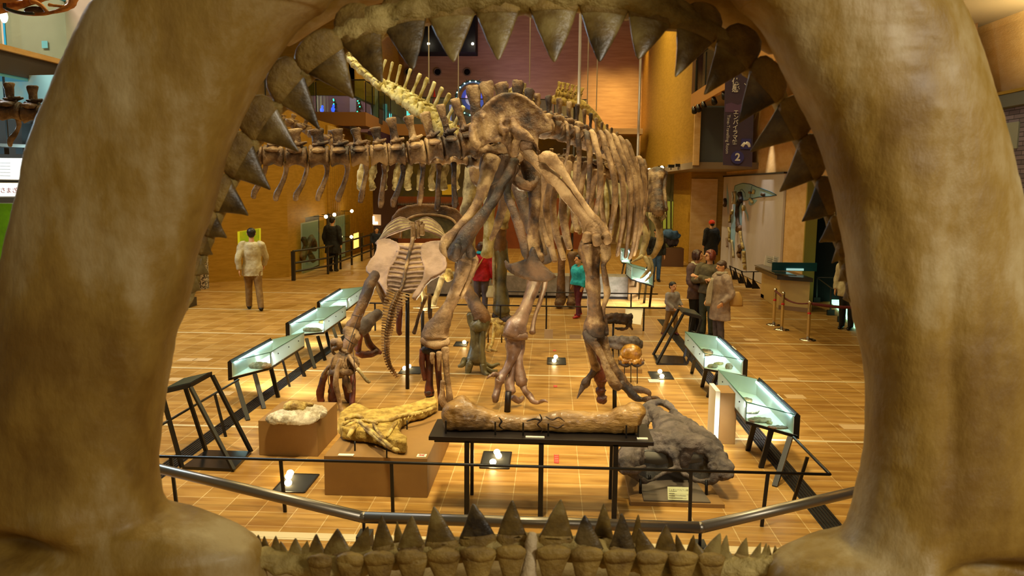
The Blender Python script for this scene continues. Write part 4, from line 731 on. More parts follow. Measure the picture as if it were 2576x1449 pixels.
# white rock with golden shell
c = G(745, 1040, .46)
rk = thing('fossil_rock', 'rough white rock with a golden round fossil on top', 'fossil', (c.x, c.y, .37))
mb = MB().ell((c.x+.0, c.y-.02, .43), (.26, .17, .085)).ell((c.x+.13, c.y+.1, .45), (.17, .12, .08)).ell((c.x-.16, c.y-.08, .42), (.13, .1, .06))
for v_ in mb.v: v_.z = max(v_.z, .386)
mk('rock', mb, mat('rock_white', 'a8997c', .9, 0, 'e6dcc4', 12, 1., 40), rk, vox=.012, sm=2, disp=.035, dscale=.04)
mk('shell', MB().ell((c.x-.02, c.y+.02, .52), (.12, .09, .07)).tube([(c.x-.1, c.y, .52), (c.x+.03, c.y+.06, .54), (c.x+.16, c.y+.08, .53)], [.03, .035, .02]), 'bone_gold', rk, vox=.01, sm=2, disp=.025, dscale=.03)
# slab
sl = thing('fossil_slab', 'golden fossil skull with long toothed snout in a shaped rock slab', 'fossil', tuple(G(940, 1110, .37)))
out = [(858, 1060), (880, 1046), (896, 1038), (914, 1046), (930, 1056), (988, 1050), (1035, 1040), (1066, 1028), (1094, 1021), (1100, 1036), (1068, 1054), (1032, 1062), (1010, 1078), (1001, 1098), (1004, 1112), (1024, 1128), (1022, 1142), (1000, 1140), (976, 1132), (938, 1116), (895, 1112), (862, 1106), (850, 1090)]
mb = MB().quadbox([G(u, v, .385) for u, v in out], (0, 0, .115)); mk('rock', mb, mat('rock_gold', '8e7022', .8, 0, 'c8a850', 10, 1., 40), sl, vox=.014, sm=2, disp=.03, dscale=.05)
def zb(rows, z=.5, m='bone_gold', nm='bone', seg=8): mk(nm, MB().tube([G(u, v, z) for u, v, r in rows], [r*.0036 for u, v, r in rows], seg=seg, sub=4, lump=.4), m, sl, disp=.01, dscale=.03)
zb([(870, 1075, 5), (900, 1062, 6), (935, 1092, 6), (975, 1120, 6), (1000, 1135, 6)]); zb([(905, 1060, 5), (935, 1085, 5), (970, 1112, 5), (985, 1125, 5)], .52)
zb([(875, 1100, 5), (888, 1080, 7), (898, 1070, 5)], .515); zb([(940, 1060, 4), (985, 1056, 6), (1010, 1046, 6), (1050, 1040, 6), (1095, 1026, 6)], .515)
zb([(870, 1055, 5), (895, 1046, 6), (912, 1052, 5)], .52); zb([(975, 1098, 4), (985, 1080, 5), (996, 1062, 5)], .51); zb([(940, 1068, 4), (955, 1090, 5), (966, 1104, 4)], .53)
zb([(862, 1068, 5), (880, 1060, 5), (920, 1058, 5), (950, 1066, 4)], .51)
for i in range(10): zb([(1000+i*9, 1062-i*3.2, 1.6), (1001+i*9, 1057-i*3.2, .8)], .52, nm='tooth', seg=5)
for u, v in ((893, 1134), (973, 1152), (1024, 1080)):
    g = G(u, v, .37); mk('clip', MB().bar(g, g+Vector((0, 0, .09)), .012), 'metal_black', sl)
g = G(876, 1146, .37); mk('exhibit_label', MB().box((g.x-.02, g.y, .375), (.14, .05, .008)), 'paper_white', label='pale blank strip label lying on the plinth before the slab', cat='label', origin=g, smooth=False)
g = G(1061, 1147, .37); t = thing('warning_card', 'small white card with a red cross beside the fossil slab', 'sign', tuple(g))
mk('card', MB().box((g.x, g.y, .373), (.085, .075, .005)), 'paper_white', t, smooth=False)
for s in (-1, 1): mk('red_cross', MB().bar((g.x-.025, g.y-s*.02, .378), (g.x+.025, g.y+s*.02, .378), .006, .003), mat('red', 'c81e1a', .6), t, smooth=False)
# femur on its table
YT = 6.5
zt = P(1360, 1110, YT).z
xa = P(1078, 1108, YT).x; xb = P(1645, 1118, YT).x
tb_ = thing('display_table', 'long black metal table carrying the big fossil thigh bone', 'table', ((xa+xb)/2, YT+.2, 0))
mk('tabletop', MB().box(((xa+xb)/2, YT+.26, zt), (xb-xa, .52, .035)), 'metal_dark', tb_, smooth=False, bevel=.004)
mk('apron', MB().box(((xa+xb)/2, YT+.26, zt-.035), (xb-xa-.08, .4, .03)), 'metal_black', tb_, smooth=False)
for u in (1172, 1359, 1544):
    g = G(u, 1303); x = g.x; mk('leg', MB().box((x, YT+.02, (zt-.03)/2), (.042, .042, zt-.03)), 'metal_black', tb_, smooth=False)
    mk('leg', MB().box((x, YT+.46, (zt-.03)/2), (.03, .03, zt-.03)), 'metal_black', tb_, smooth=False)
mk('label_strip', MB().box((P(1346, 1100, YT+.05).x, YT+.04, zt+.022), (.16, .03, .01)), 'paper_white', tb_, smooth=False)
mk('label_strip', MB().box((P(1616, 1106, YT+.07).x, YT+.07, zt+.022), (.09, .04, .01)), 'paper_white', tb_, smooth=False)
YF = 6.76
fm = thing('fossil_femur', 'huge cracked brown thigh bone lying across the black table', 'fossil bone', tuple(P(1360, 1095, YF)))
mb = MB().tube([P(u, v, YF) for u, v, r in ((1118, 1062, 0), (1130, 1058, 0), (1160, 1052, 0), (1200, 1060, 0), (1250, 1068, 0), (1310, 1071, 0), (1370, 1069, 0), (1415, 1065, 0), (1470, 1068, 0), (1530, 1068, 0), (1575, 1060, 0), (1602, 1052, 0), (1612, 1056, 0))], [r*YF/F for r in (20, 42, 50, 42, 33, 29, 31, 36, 34, 34, 40, 42, 20)], seg=24, sub=5, lump=.07, ref=(0, 0, 1), flat=.8)
mb.ell(P(1160, 1018, YF+.02), (.085, .08, .085)).ell(P(1574, 1052, YF), (.15, .11, .115)).ell(P(1594, 1038, YF), (.06, .09, .075)).ell(P(1135, 1072, YF-.05), (.07, .08, .09)).ell(P(1150, 1030, YF-.06), (.08, .06, .06))
for v_ in mb.v: v_.z = max(v_.z, zt+.026)
fo_ = mk('shaft', mb, mat('femur_bone', '55390f', .42, 0, 'b48a46', 3.2, .9, 22, hex3='8a642a', coat=.3, stretch=(.35, 1, 1), detail=9), fm, vox=.012, sm=3, disp=.016, dscale=.05)
for k, pts in enumerate(([(1255, 1050), (1262, 1060), (1256, 1072), (1268, 1080)], [(1358, 1042), (1362, 1056), (1352, 1068), (1364, 1080), (1358, 1096)], [(1372, 1048), (1390, 1056), (1405, 1050), (1420, 1060)], [(1325, 1060), (1345, 1054), (1362, 1058)], [(1380, 1070), (1402, 1076), (1418, 1068)])):
    mk('crack', MB().tube([P(u, v, YF-.105-.02*(v < 1075)) for u, v in pts], [.004, .008, .006, .004][:len(pts)]+[.003]*(len(pts)-4), seg=6, sub=3, lump=.6), 'bone_dark', fm)
for u in (1122, 1246, 1316, 1379, 1575, 1605):
    mk('bracket', MB().box((P(u, 1090, YF-.16).x, YF-.17, zt+.07), (.014, .014, .12)), 'metal_black', fm, smooth=False)
# grey skull
sk_ = thing('fossil_skull', 'large grey flat fossil skull with two big openings behind the barrier', 'fossil skull', tuple(G(1700, 1250)))
T = [[(1640, 1030, 8.5, 14), (1662, 1052, 8.3, 24), (1682, 1085, 7.9, 40), (1700, 1115, 7.6, 56), (1705, 1135, 7.4, 50)], [(1622, 1040, 8.5, 13), (1612, 1080, 8.1, 22), (1600, 1120, 7.6, 34), (1588, 1150, 7.3, 34), (1575, 1172, 7.1, 26)], [(1690, 1040, 8.4, 12), (1735, 1080, 8, 24), (1775, 1120, 7.6, 32), (1805, 1155, 7.3, 26), (1828, 1180, 7.1, 20), (1836, 1192, 7.05, 12)],
     [(1614, 1032, 8.5, 11), (1632, 1016, 8.55, 9), (1660, 1012, 8.6, 9), (1684, 1022, 8.55, 10), (1698, 1040, 8.5, 10)], [(1600, 1100, 7.6, 26), (1640, 1108, 7.5, 30), (1700, 1115, 7.4, 30), (1760, 1120, 7.4, 30), (1800, 1140, 7.3, 22)],
     [(1570, 1180, 7.05, 14), (1600, 1185, 7.0, 10), (1620, 1176, 7.05, 7)], [(1690, 1130, 7.3, 16), (1700, 1155, 7.2, 12), (1704, 1170, 7.15, 6)], [(1590, 1190, 7.05, 12), (1612, 1206, 7.05, 8), (1640, 1208, 7.05, 5), (1668, 1192, 7.1, 6), (1700, 1178, 7.15, 8)], [(1706, 1178, 7.15, 8), (1732, 1200, 7.1, 7), (1765, 1212, 7.05, 7), (1790, 1210, 7.05, 12), (1800, 1190, 7.05, 12), (1790, 1170, 7.1, 12)], [(1610, 1120, 7.4, 12), (1600, 1150, 7.2, 14), (1596, 1185, 7.1, 12)], [(1780, 1130, 7.4, 12), (1792, 1160, 7.2, 10), (1798, 1195, 7.1, 10)], [(1800, 1185, 7.1, 14), (1820, 1198, 7.0, 12), (1840, 1196, 7.0, 8)], [(1620, 1135, 7.4, 8), (1650, 1128, 7.35, 10), (1690, 1135, 7.3, 10), (1730, 1130, 7.35, 10), (1770, 1140, 7.4, 10)]]
mb = MB()
for r in T: mb.T(r, lump=.2)
mk('cranium', mb, 'bone_grey', sk_, vox=.014, sm=2, disp=.045, dscale=.06)
mk('palate', MB().quadbox([P(u, v, 7.32) for u, v in ((1602, 1135), (1690, 1130), (1695, 1180), (1650, 1206), (1604, 1200))], (0, .03, 0)).quadbox([P(u, v, 7.34) for u, v in ((1706, 1130), (1790, 1138), (1796, 1200), (1740, 1208), (1706, 1180))], (0, .03, 0)), mat('palate_grey', '4a4844', .8, 0, '6a6862', 8, .6, 40), sk_, smooth=False)
for (u, v, s) in ((1640, 1152, 1), (1735, 1152, -1)):
    mk('plaster_fill', MB().quadbox([P(u+a_*s, v+b_, 7.31) for a_, b_ in ((-36, -8), (-10, -16), (38, -10), (42, 12), (20, 18), (-30, 10))], (0, .02, 0)), mat('plaster', '625c50', .8), sk_)
a, b = G(1586, 1272), G(1822, 1277); yb = 8.1
mk('support_board', MB().quadbox([Vector((a.x, a.y, 0)), Vector((b.x, a.y, 0)), Vector((b.x-.1, yb, 0)), Vector((a.x+.02, yb, 0))], (0, 0, .035)), 'plinth_brown', sk_, smooth=False)
mk('support_board', MB().quadbox([Vector((a.x+.12, a.y+.02, .035)), Vector((b.x-.12, a.y+.02, .035)), Vector((b.x-.2, yb-.3, .035)), Vector((a.x+.14, yb-.3, .035))], (0, 0, .012)), mat('board_grey', '5b4f40', .6), sk_, smooth=False)
for u, v0, v1 in ((1611, 1205, 1240), (1735, 1200, 1215), (1777, 1208, 1244), (1634, 1195, 1210)):
    g = G(u, v1, .04); mk('support_rod', MB().tube([g, P(u, v0, g.y)], .014, seg=8), 'metal_black', sk_)
g = G(1709, 1262, .045); t = thing('exhibit_label', 'pale green Japanese label card at the foot of the grey skull', 'label', tuple(g))
rt = Matrix.Rotation(radians(-50), 3, 'X')
mk('card', MB().box(g+Vector((0, .05, .055)), (.195, .008, .115), rot=Matrix.Rotation(radians(-28), 3, 'X')), mat('label_green', 'cfd2a0', .6), t, smooth=False)
text('lettering', 'フォボスクス(ワニ類)', .019, 'metal_black', t, g+Vector((-.005, .05-.022+.002, .094)), (radians(62), 0, 0), .0006)
for k, w in ((0, .07), (1, .05), (2, .15), (3, .12)):
    mk('text_line', MB().box(g+Vector((-.09+w/2, .042-.008*k-.006+.0, .08-.017*k)), (w, .002, .0035), rot=Matrix.Rotation(radians(-28), 3, 'X')), 'metal_dark', t, smooth=False)
# ------------------------------------------------------------------ skulls on rods at the right
g = G(1587, 962)
dm = thing('fossil_skull', 'glossy amber domed skull with knobbly rim on three thin rods', 'fossil skull', tuple(g)); Y = g.y
mb = MB().ell(P(1588, 888, Y), (.155, .15, .135)); 
mk('dome', mb, mat('amber', '6e4206', .25, 0, 'b88424', 9, .3, 30, coat=.6), dm, disp=.02, dscale=.05)
mb = MB().ell(P(1588, 906, Y-.02), (.165, .12, .07)); random.seed(3)
for i in range(26):
    a = pi+pi*i/25; mb.ell(P(1588, 903+random.uniform(-6, 9), Y)+Vector((cos(a)*.165, sin(a)*.13, 0)), random.uniform(.018, .03), seg=8, rings=6)
mk('knobbly_rim', mb, 'amber', dm, vox=.01, disp=.02, dscale=.03)
mk('lower_edge', MB().T([(1560, 912, Y-.05, 6), (1575, 920, Y-.1, 5), (1588, 914, Y-.12, 5), (1602, 920, Y-.1, 5), (1616, 912, Y-.05, 6)]), 'bone_dark', dm)
for u, v in ((1571, 953), (1587, 962), (1603, 965)): q = G(u, v); mk('support_rod', MB().tube([q, P(u, 915, q.y)], .007, seg=6), 'metal_dark', dm)
g = G(1565, 942)
gr = thing('fossil_skull', 'lumpy grey fossil skull behind the amber dome', 'fossil skull', tuple(g)); Y = 12.4
mk('cranium', MB().T([(1530, 858, Y, 10), (1550, 858, Y, 14), (1575, 860, Y-.1, 15), (1600, 862, Y, 15), (1612, 872, Y, 9)]).T([(1530, 868, Y, 7), (1560, 872, Y-.1, 10), (1590, 870, Y, 12)]), 'bone_grey', gr, vox=.016, sm=1, disp=.07, dscale=.07)
mk('support_board', MB().box((g.x, 12.1, .03), (.62, .35, .06)), 'plinth_brown', gr, smooth=False)
for u in (1542, 1556): q = P(u, 872, Y); mk('support_rod', MB().tube([(q.x, q.y-.2, .05), q], .009, seg=6), 'metal_dark', gr)
Y = 13.6
ds = thing('fossil_skull', 'dark brown long skull on a short post behind the shin of the big skeleton', 'fossil skull', tuple(G(1543, 880)))
mk('cranium', MB().T([(1528, 796, Y, 7), (1550, 795, Y, 9), (1572, 798, Y, 9), (1588, 798, Y, 7)]).T([(1530, 808, Y, 6), (1550, 806, Y, 9), (1572, 808, Y, 9), (1584, 818, Y, 5), (1591, 830, Y, 2)]).T([(1548, 826, Y, 3), (1564, 828, Y, 4), (1578, 824, Y, 4)]).T([(1588, 790, Y, 3), (1586, 805, Y, 6), (1582, 818, Y, 5)]), 'bone_dark', ds, vox=.016, sm=1, disp=.05, dscale=.06)
q = P(1543, 812, Y); mk('support_rod', MB().tube([(q.x, q.y, 0), q], .018, seg=8), 'metal_black', ds)
g = G(1596, 835); 
mk('notice_board', MB().quadbox([P(1574, 773, 15.6), P(1618, 777, 15.6), P(1612, 817, 15.2), P(1572, 811, 15.2)], (0, .02, .005)), 'paper_white', label='plain white notice board tilted beside the dark long skull', cat='sign', smooth=False, origin=g)
for u, v, w, h, lb in ((1380, 840, 22, 24, 'pale card hanging on the far barrier above the floor lamp'), (1447, 854, 30, 10, 'small pale floor card right of the hanging card')):
    c = P(u, v, 14.2 if h > 15 else 14.5); z0 = max(c.z, .06); mk('exhibit_card', MB().box((c.x, c.y, z0), (w*.007, .02, h*.007)), mat('card_tan', 'b8a080', .7), label=lb, cat='sign', smooth=False, origin=c)
mk('exhibit_label', MB().box(G(1645, 958, .01), (.16, .16, .012)), 'paper_white', label='white label card flat on the floor near the right floor lamp', cat='label', smooth=False, origin=G(1645, 958))
# ------------------------------------------------------------------ floor lamps in pits
mat('lamp_glow', 'ffffff', emit='ffe2a0', es=45)
PITS = [((1248, 1158), .29, .5, [(1240, 1168), (1254, 1152), (1250, 1143)], (0, 9.3, 3.3), 'floor lamp pit between the legs of the bone table'),
        ((745, 1216), .3, .46, [(726, 1205), (731, 1194), (725, 1221)], (-1.3, 9.2, 4.2), 'floor lamp pit in front of the rock plinth, three bright lamps'),
        ((1400, 909), .29, .5, [(1398, 901), (1394, 911)], (.1, 13, 3.6), 'floor lamp pit in the middle between the clawed feet'),
        ((1662, 945), .32, .46, [(1660, 938), (1666, 952)], (1.2, 11, 3.), 'floor lamp pit beside the amber dome skull'),
        ((1036, 932), .32, .46, [(1018, 930), (1029, 925)], (-1.6, 11.6, 2.6), 'floor lamp pit behind the drooping spiny tail'),
        ((1160, 866), .22, .4, [(1168, 864)], (-1.2, 10.5, 3.6), 'floor lamp pit left of the green-brown foot with the starry glare')]
for i_, ((u, v), w, d, lamps, to, lb) in enumerate(PITS):
    g = G(u, v); t = thing('floor_lamp_pit', lb, 'floor light', (g.x, g.y, 0), 'floor lamp pits under the skeletons')
    mk('pit_floor', MB().box((g.x, g.y, .002), (w, d, .008)), 'black_void', t, smooth=False)
    for a, b, c_, e in ((-w/2, 0, .015, d), (w/2, 0, .015, d), (0, -d/2, w, .015), (0, d/2, w, .015)):
        mk('frame', MB().box((g.x+a, g.y+b, .004), (c_, e, .012)), 'metal_dark', t, smooth=False)
    for i, (a, b) in enumerate(lamps):
        q = G(a, b, .01); q.x = min(max(q.x, g.x-w*.38), g.x+w*.38); q.y = min(max(q.y, g.y-d*.38), g.y+d*.38)
        o = mk('lamp', MB().ell((q.x, q.y, .035), (.034, .034, .03)), 'lamp_glow', t)
        if i == 0: light('SPOT', 'floor_uplight', (q.x, q.y, .11), 45 if i_ == 1 else 320, (1, .86, .55), .05, to, 80, .7)
# grates
for x, lb in ((-3.77, 'trim_13'), (2.39, 'trim_14')):
    mb = MB()
    for i in range(6): mb.box((x-.075+i*.03, 11.5, .004), (.012, 11, .01))
    struct(lb, mb, 'metal_dark'); struct('trim_15' if x < 0 else 'trim_16', MB().box((x, 11.5, .0015), (.19, 11, .003)), 'black_void')
for (u, v, n, lb) in ((1400, 1155, 5, 'red floor sticker with five pale bars in front of the bone table'), (1397, 972, 2, 'red floor sticker beyond the middle floor lamp'), (1395, 882, 2, 'red floor sticker nearest the far barrier')):
    g = G(u, v); t = thing('floor_sticker', lb, 'sticker', tuple(g))
    mk('sticker', MB().box((g.x, g.y, .004), (.05, .052*n, .003)), 'red', t, smooth=False)
    for i in range(n): mk('bar', MB().box((g.x, g.y-.026*n+.026+.052*i, .007), (.04, .014, .002)), mat('pink', 'e89a80', .6), t, smooth=False)
# ------------------------------------------------------------------ lit showcases
def translucent():
    m = bpy.data.materials.new('lit_panel'); m.use_nodes = True; N = m.node_tree.nodes; L = m.node_tree.links; N.clear()
    o = N.new('ShaderNodeOutputMaterial'); t = N.new('ShaderNodeBsdfTranslucent'); t.inputs[0].default_value = lin('d8dcd6'); d = N.new('ShaderNodeBsdfDiffuse'); d.inputs[0].default_value = lin('dfe8e0')
    x = N.new('ShaderNodeMixShader'); x.inputs[0].default_value = .3; L.new(t.outputs[0], x.inputs[1]); L.new(d.outputs[0], x.inputs[2]); L.new(x.outputs[0], o.inputs[0]); MATS['lit_panel'] = m
translucent()
mat('case_white', 'e6ecec', .5); mat('led', 'ffffff', emit='d8f4ff', es=18); mat('fossil_case', '7a6c5c', .7, 0, 'b8a890', 14, .8, 40)
def showcase(label, A, B, C, legs, fossils, z=.42, h=.2, pw=34, side=1, lw=.05):
    a = G(*A, z); b = G(*B, z); c = G(*C, z); d = b+(c-a); up_ = Vector((0, 0, h))
    t = thing('showcase', label, 'showcase', ((a.x+d.x)/2, (a.y+d.y)/2, 0), 'lit showcases along the barrier')
    mk('floor_plate', MB().quadbox([a-Vector((0, 0, .03)), b-Vector((0, 0, .03)), d-Vector((0, 0, .03)), c-Vector((0, 0, .03))], (0, 0, .03)), 'metal_black', t, smooth=False)
    mk('lining', MB().quadbox([a, b, d, c], (0, 0, .006)), 'case_white', t, smooth=False)
    mk('back_panel', MB().quadbox([a, b, b+up_, a+up_], (c-a).normalized()*.006), 'lit_panel', t, smooth=False)
    n = Vector((-(c-a).x, 0, 0)).normalized()*.004
    for f in (.2, .5, .8):
        p = a.lerp(b, f)+up_*.62; mk('stud', MB().ell(p+n, .009, seg=8, rings=6), 'metal_dark', t)
    e = (d-c).normalized(); w_ = (c-a).normalized()
    mk('lamp_housing', MB().quadbox([c-w_*.045-up_*.15, c+w_*.02-up_*.15, c+w_*.02+up_*1.03, c-w_*.02+up_*1.12, c-w_*.045+up_*.9], (d-c)), 'metal_black', t, smooth=False)
    mk('housing_lining', MB().quadbox([c-w_*.05, d-w_*.05, d-w_*.05+up_*.88, c-w_*.05+up_*.88], w_*.004), 'case_white', t, smooth=False)
    mk('light_tube', MB().tube([c-w_*.07+e*.06+up_*.86, d-w_*.07-e*.06+up_*.86], .012, seg=8), 'led', t)
    mk('glass_end', MB().quadbox([a, c-w_*.05, c-w_*.05+up_*.98, a+up_], e*.006), 'glass_clear', t, smooth=False)
    mk('end_panel', MB().quadbox([b, d-w_*.05, d-w_*.05+up_*.98, b+up_], -e*.006), 'case_white', t, smooth=False)
    mk('glass_top', MB().quadbox([a+up_, b+up_, d-w_*.045+up_, c-w_*.045+up_], (0, 0, .006)), 'glass_clear', t, smooth=False)
    mk('glass_edge', MB().bar(a+up_, c-w_*.045+up_, .008).bar(a, a+up_, .008).bar(a+up_, b+up_, .008), mat('glass_edge', '2f6a60', .3), t, smooth=False)
    mk('instruction_plate', MB().quadbox([c.lerp(d, .35)+up_*1.09, c.lerp(d, .5)+up_*1.09, c.lerp(d, .5)+up_*1.09-w_*.02, c.lerp(d, .35)+up_*1.09-w_*.02], (0, 0, .004)), 'paper_white', t, smooth=False)
    for (u0, v0, u1, v1) in legs:
        mk('leg', MB().bar(G(u0, v0, z-.03), G(u1, v1), lw, lw*.6), 'metal_black', t, smooth=False)
    cc = (a+d)/2+Vector((0, 0, h*.8)); l = light('AREA', 'showcase_light', cc, pw, (.95, 1, .99), .1, None)
    l.data.spread = radians(95); l.data.shape = 'RECTANGLE'; l.data.size = (b-a).length*.8; l.data.size_y = .05; l.rotation_euler = (0, 0, atan2(-(b-a).x, (b-a).y)); l.location = c.lerp(d, .5)-w_*.09+up_*.83
    l.rotation_euler = (Vector((-w_.x, -w_.y, -.9))).to_track_quat('-Z', 'Y').to_euler()
    for i, (f, g_, sx, sy, sz, m_, lb) in enumerate(fossils):
        p = a.lerp(b, f)+(c-a)*g_; p.z = z+.006+sz*.6; mb = MB().ell(p, (sx, sy, sz)).ell(p+Vector((sx*.5, sy*.3, 0)), (sx*.6, sy*.7, sz*.8)).ell(p-Vector((sx*.5, sy*.1, 0)), (sx*.5, sy*.8, sz*.9))
        mk('fossil_specimen', mb, m_, vox=.009, sm=1, disp=.025, dscale=.025, label=lb, cat='fossil', origin=(p.x, p.y, z+.006))
    return t
showcase('lit glass showcase nearest on the left, holding a ribbed fossil block', (681, 924), (766, 869), (577, 951), [(592, 950, 624, 1058), (641, 941, 664, 1028), (682, 927, 700, 1000)], [(.12, .4, .14, .07, .05, 'fossil_case', 'ribbed brown fossil block in the nearest left showcase')])
showcase('second lit glass showcase in the left row, holding a flat grey fossil', (815, 835), (871, 795), (722, 845), [(771, 852, 792, 927), (799, 845, 818, 907), (745, 886, 766, 947)], [(.12, .4, .16, .1, .035, 'fossil_case', 'flat grey fossil in the second left showcase'), (.6, .4, .1, .08, .03, 'bone_gold', 'yellowish fossil at the far end of the second left showcase')])
showcase('third lit glass showcase in the left row, partly behind the leg bone', (873, 778), (918, 744), (800, 787), [(826, 790, 850, 862), (846, 792, 862, 840), (812, 800, 830, 876)], [(.1, .4, .1, .08, .035, 'bone_gold', 'yellow fossil in the third left showcase')])
showcase('lit glass showcase nearest on the right, full of slate fossils', (1876, 1059), (1805, 971), (2006, 1096), [(1897, 1068, 1881, 1133), (1940, 1083, 1914, 1177), (1988, 1100, 1949, 1224)], [(.1, .35, .12, .08, .02, 'fossil_case', 'grey slab at the near end of the nearest right showcase'), (.3, .3, .1, .09, .05, 'fossil_case', 'large layered slate fossil in the nearest right showcase'), (.05, .68, .11, .05, .012, 'bone_chest', 'thin brown slab beside the lamp of the nearest right showcase'), (.6, .35, .1, .1, .03, 'bone_tan', 'tan fossil at the far end of the nearest right showcase'), (.1, .55, .03, .03, .02, 'bone_pale', 'small pale fossil in the nearest right showcase')])
showcase('second lit glass showcase on the right, holding round fossils', (1771, 926), (1722, 866), (1876, 945), [(1776, 930, 1766, 973), (1806, 938, 1781, 999), (1748, 903, 1740, 938)], [(.08, .25, .07, .07, .025, 'fossil_case', 'small dark fossil in the second right showcase'), (.15, .7, .05, .05, .05, 'fossil_case', 'coiled grey fossil in the second right showcase'), (.6, .35, .12, .12, .05, 'bone_chest', 'large round brown fossil in the second right showcase'), (.25, .5, .07, .05, .02, 'bone_pale', 'pale fossil chips in the second right showcase')])
showcase('far lit showcase on the right below the hanging jaw', (1589, 702), (1575, 690), (1644, 719), [(1600, 705, 1594, 745), (1612, 710, 1606, 752), (1626, 714, 1620, 762), (1640, 718, 1634, 772)], [(.3, .4, .12, .1, .02, 'fossil_case', 'flat fossil in the far right showcase')], z=.6, h=.3, pw=60)
showcase('farthest small lit showcase beyond the ribs on the right', (1564, 660), (1560, 652), (1588, 663), [(1570, 662, 1562, 702), (1578, 663, 1572, 706), (1586, 664, 1580, 712)], [], z=.6, h=.35, pw=50)
# lecterns
def lectern(label, top, base, zs, inner):
    t = thing('information_stand', label, 'stand', tuple(G(*base[1])))
    tp = [G(u, v, z) for (u, v), z in zip(top, zs)]; bs = [G(u, v, .02) for u, v in base]
    mk('sloping_top', MB().quadbox(tp, (0, 0, .045)), 'metal_black', t, smooth=False)
    c = sum(tp, Vector())/4; mk('panel', MB().quadbox([c+(p-c)*.86+Vector((0, 0, .046)) for p in tp], (0, 0, .004)), mat('panel_dark', '3f4a44', .15, .2), t, smooth=False)
    mk('base_plate', MB().quadbox([Vector((p.x, p.y, 0)) for p in bs], (0, 0, .03)), mat('base_black', '141416', .2), t, smooth=False)
    for i in range(4): mk('leg', MB().bar(tp[i], bs[i], .034), 'metal_black', t, smooth=False)
    return t
lectern('black open-frame information stand near the left barrier, left of the rock plinth', [(408, 992), (480, 975), (534, 945), (462, 962)], [(458, 1176), (588, 1182), (632, 1137), (518, 1134)], [.72, .74, .78, .76], 0)
lectern('black open-frame information stand in front of the women', [(1707, 778), (1718, 791), (1765, 803), (1746, 786)], [(1643, 893), (1652, 915), (1728, 916), (1721, 898)], [.75, .75, .75, .75], 0)
a = G(1807, 1117); b = G(1849, 1118)
t = plinth('tall brown box plinth with white edge beside the near right showcase', a.x, b.x, a.y, a.y+.35, .58)
mk('white_edge', MB().box((a.x-.03, a.y+.17, .3), (.05, .36, .6)), 'paper_white', t, smooth=False)
a = G(1580, 756); b = G(1600, 756); plinth('brown box plinth under the far right showcase', a.x, b.x+.05, a.y, a.y+.4, .55)
# ------------------------------------------------------------------ barriers
def zrail(u, v, Y): return P(u, v, Y)
YR = 6.45
rl = thing('barrier_railing', 'low black barrier rail running across the front of the exhibits', 'barrier', (0, YR, 0))
pa = P(300, 1144, YR); pb = P(2088, 1195, YR); zr = (pa.z+pb.z)/2
def bpost(t, a, b, w=.028): mk('post', MB().bar(a, b, w, w*.6), 'metal_black', t, smooth=False)
mk('rail', MB().tube([(pa.x, YR, zr), (pb.x, YR, zr)], .013, seg=8), 'metal_black', rl)
for (u0, v0), (u1, v1) in (((430, 1156), (444, 1281)), ((706, 1163), (716, 1290)), ((985, 1168), (988, 1298)), ((1738, 1185), (1732, 1312)), ((1932, 1192), (1917, 1326)), ((372, 1150), (392, 1235))):
    g = G(u1, v1); top = P(u0, v0, YR); bpost(rl, (g.x, YR, 0), (top.x, YR, zr))
rs = thing('barrier_railing', 'low black barrier rail on the right from the corner to the showcases', 'barrier', (pb.x, 8, 0))
qz = G(1996, 1100, zr); mk('rail', MB().tube([(pb.x, YR, zr), (qz.x, qz.y, zr)], .013, seg=8), 'metal_black', rs)
bpost(rs, G(1994, 1268), G(2031, 1150, zr))
ls = thing('barrier_railing', 'low black barrier rail along the left behind the information stand', 'barrier', (-3.8, 8, 0))
l0 = G(370, 1090, zr); l1 = G(600, 955, zr); mk('rail', MB().tube([l0, l1], .013, seg=8), 'metal_black', ls)
bpost(ls, G(568, 1099), G(540, 990, zr)); bpost(ls, G(401, 1232), G(388, 1180, .3)); bpost(ls, G(729, 973), G(711, 905, .45))
for (u0, v0), (u1, v1), lb, posts in (((1130, 764), (1715, 778), 'thin black barrier rail across the far side of the exhibits', ((1374, 828), (1627, 846), (1260, 822), (1490, 836))), ((1130, 733), (1655, 738), 'thin black barrier rail farthest away behind the skeleton feet', ((1374, 778), (1480, 780), (1592, 790))), ((925, 762), (1000, 764), 'short black barrier rail seen left of the spiny tail', ((944, 832),))):
    g0 = G(posts[0][0], posts[0][1]); Y = g0.y; c0 = P(u0, v0, Y); c1 = P(u1, v1, Y); zz = (c0.z+c1.z)/2
    t = thing('barrier_railing', lb, 'barrier', (c0.x, Y, 0)); mk('rail', MB().tube([(c0.x, Y, zz), (c1.x, Y, zz)], .014, seg=6), 'metal_dark', t)
    for u, v in posts: g = G(u, v); bpost(t, (g.x, Y, 0), (g.x, Y, zz), .03)
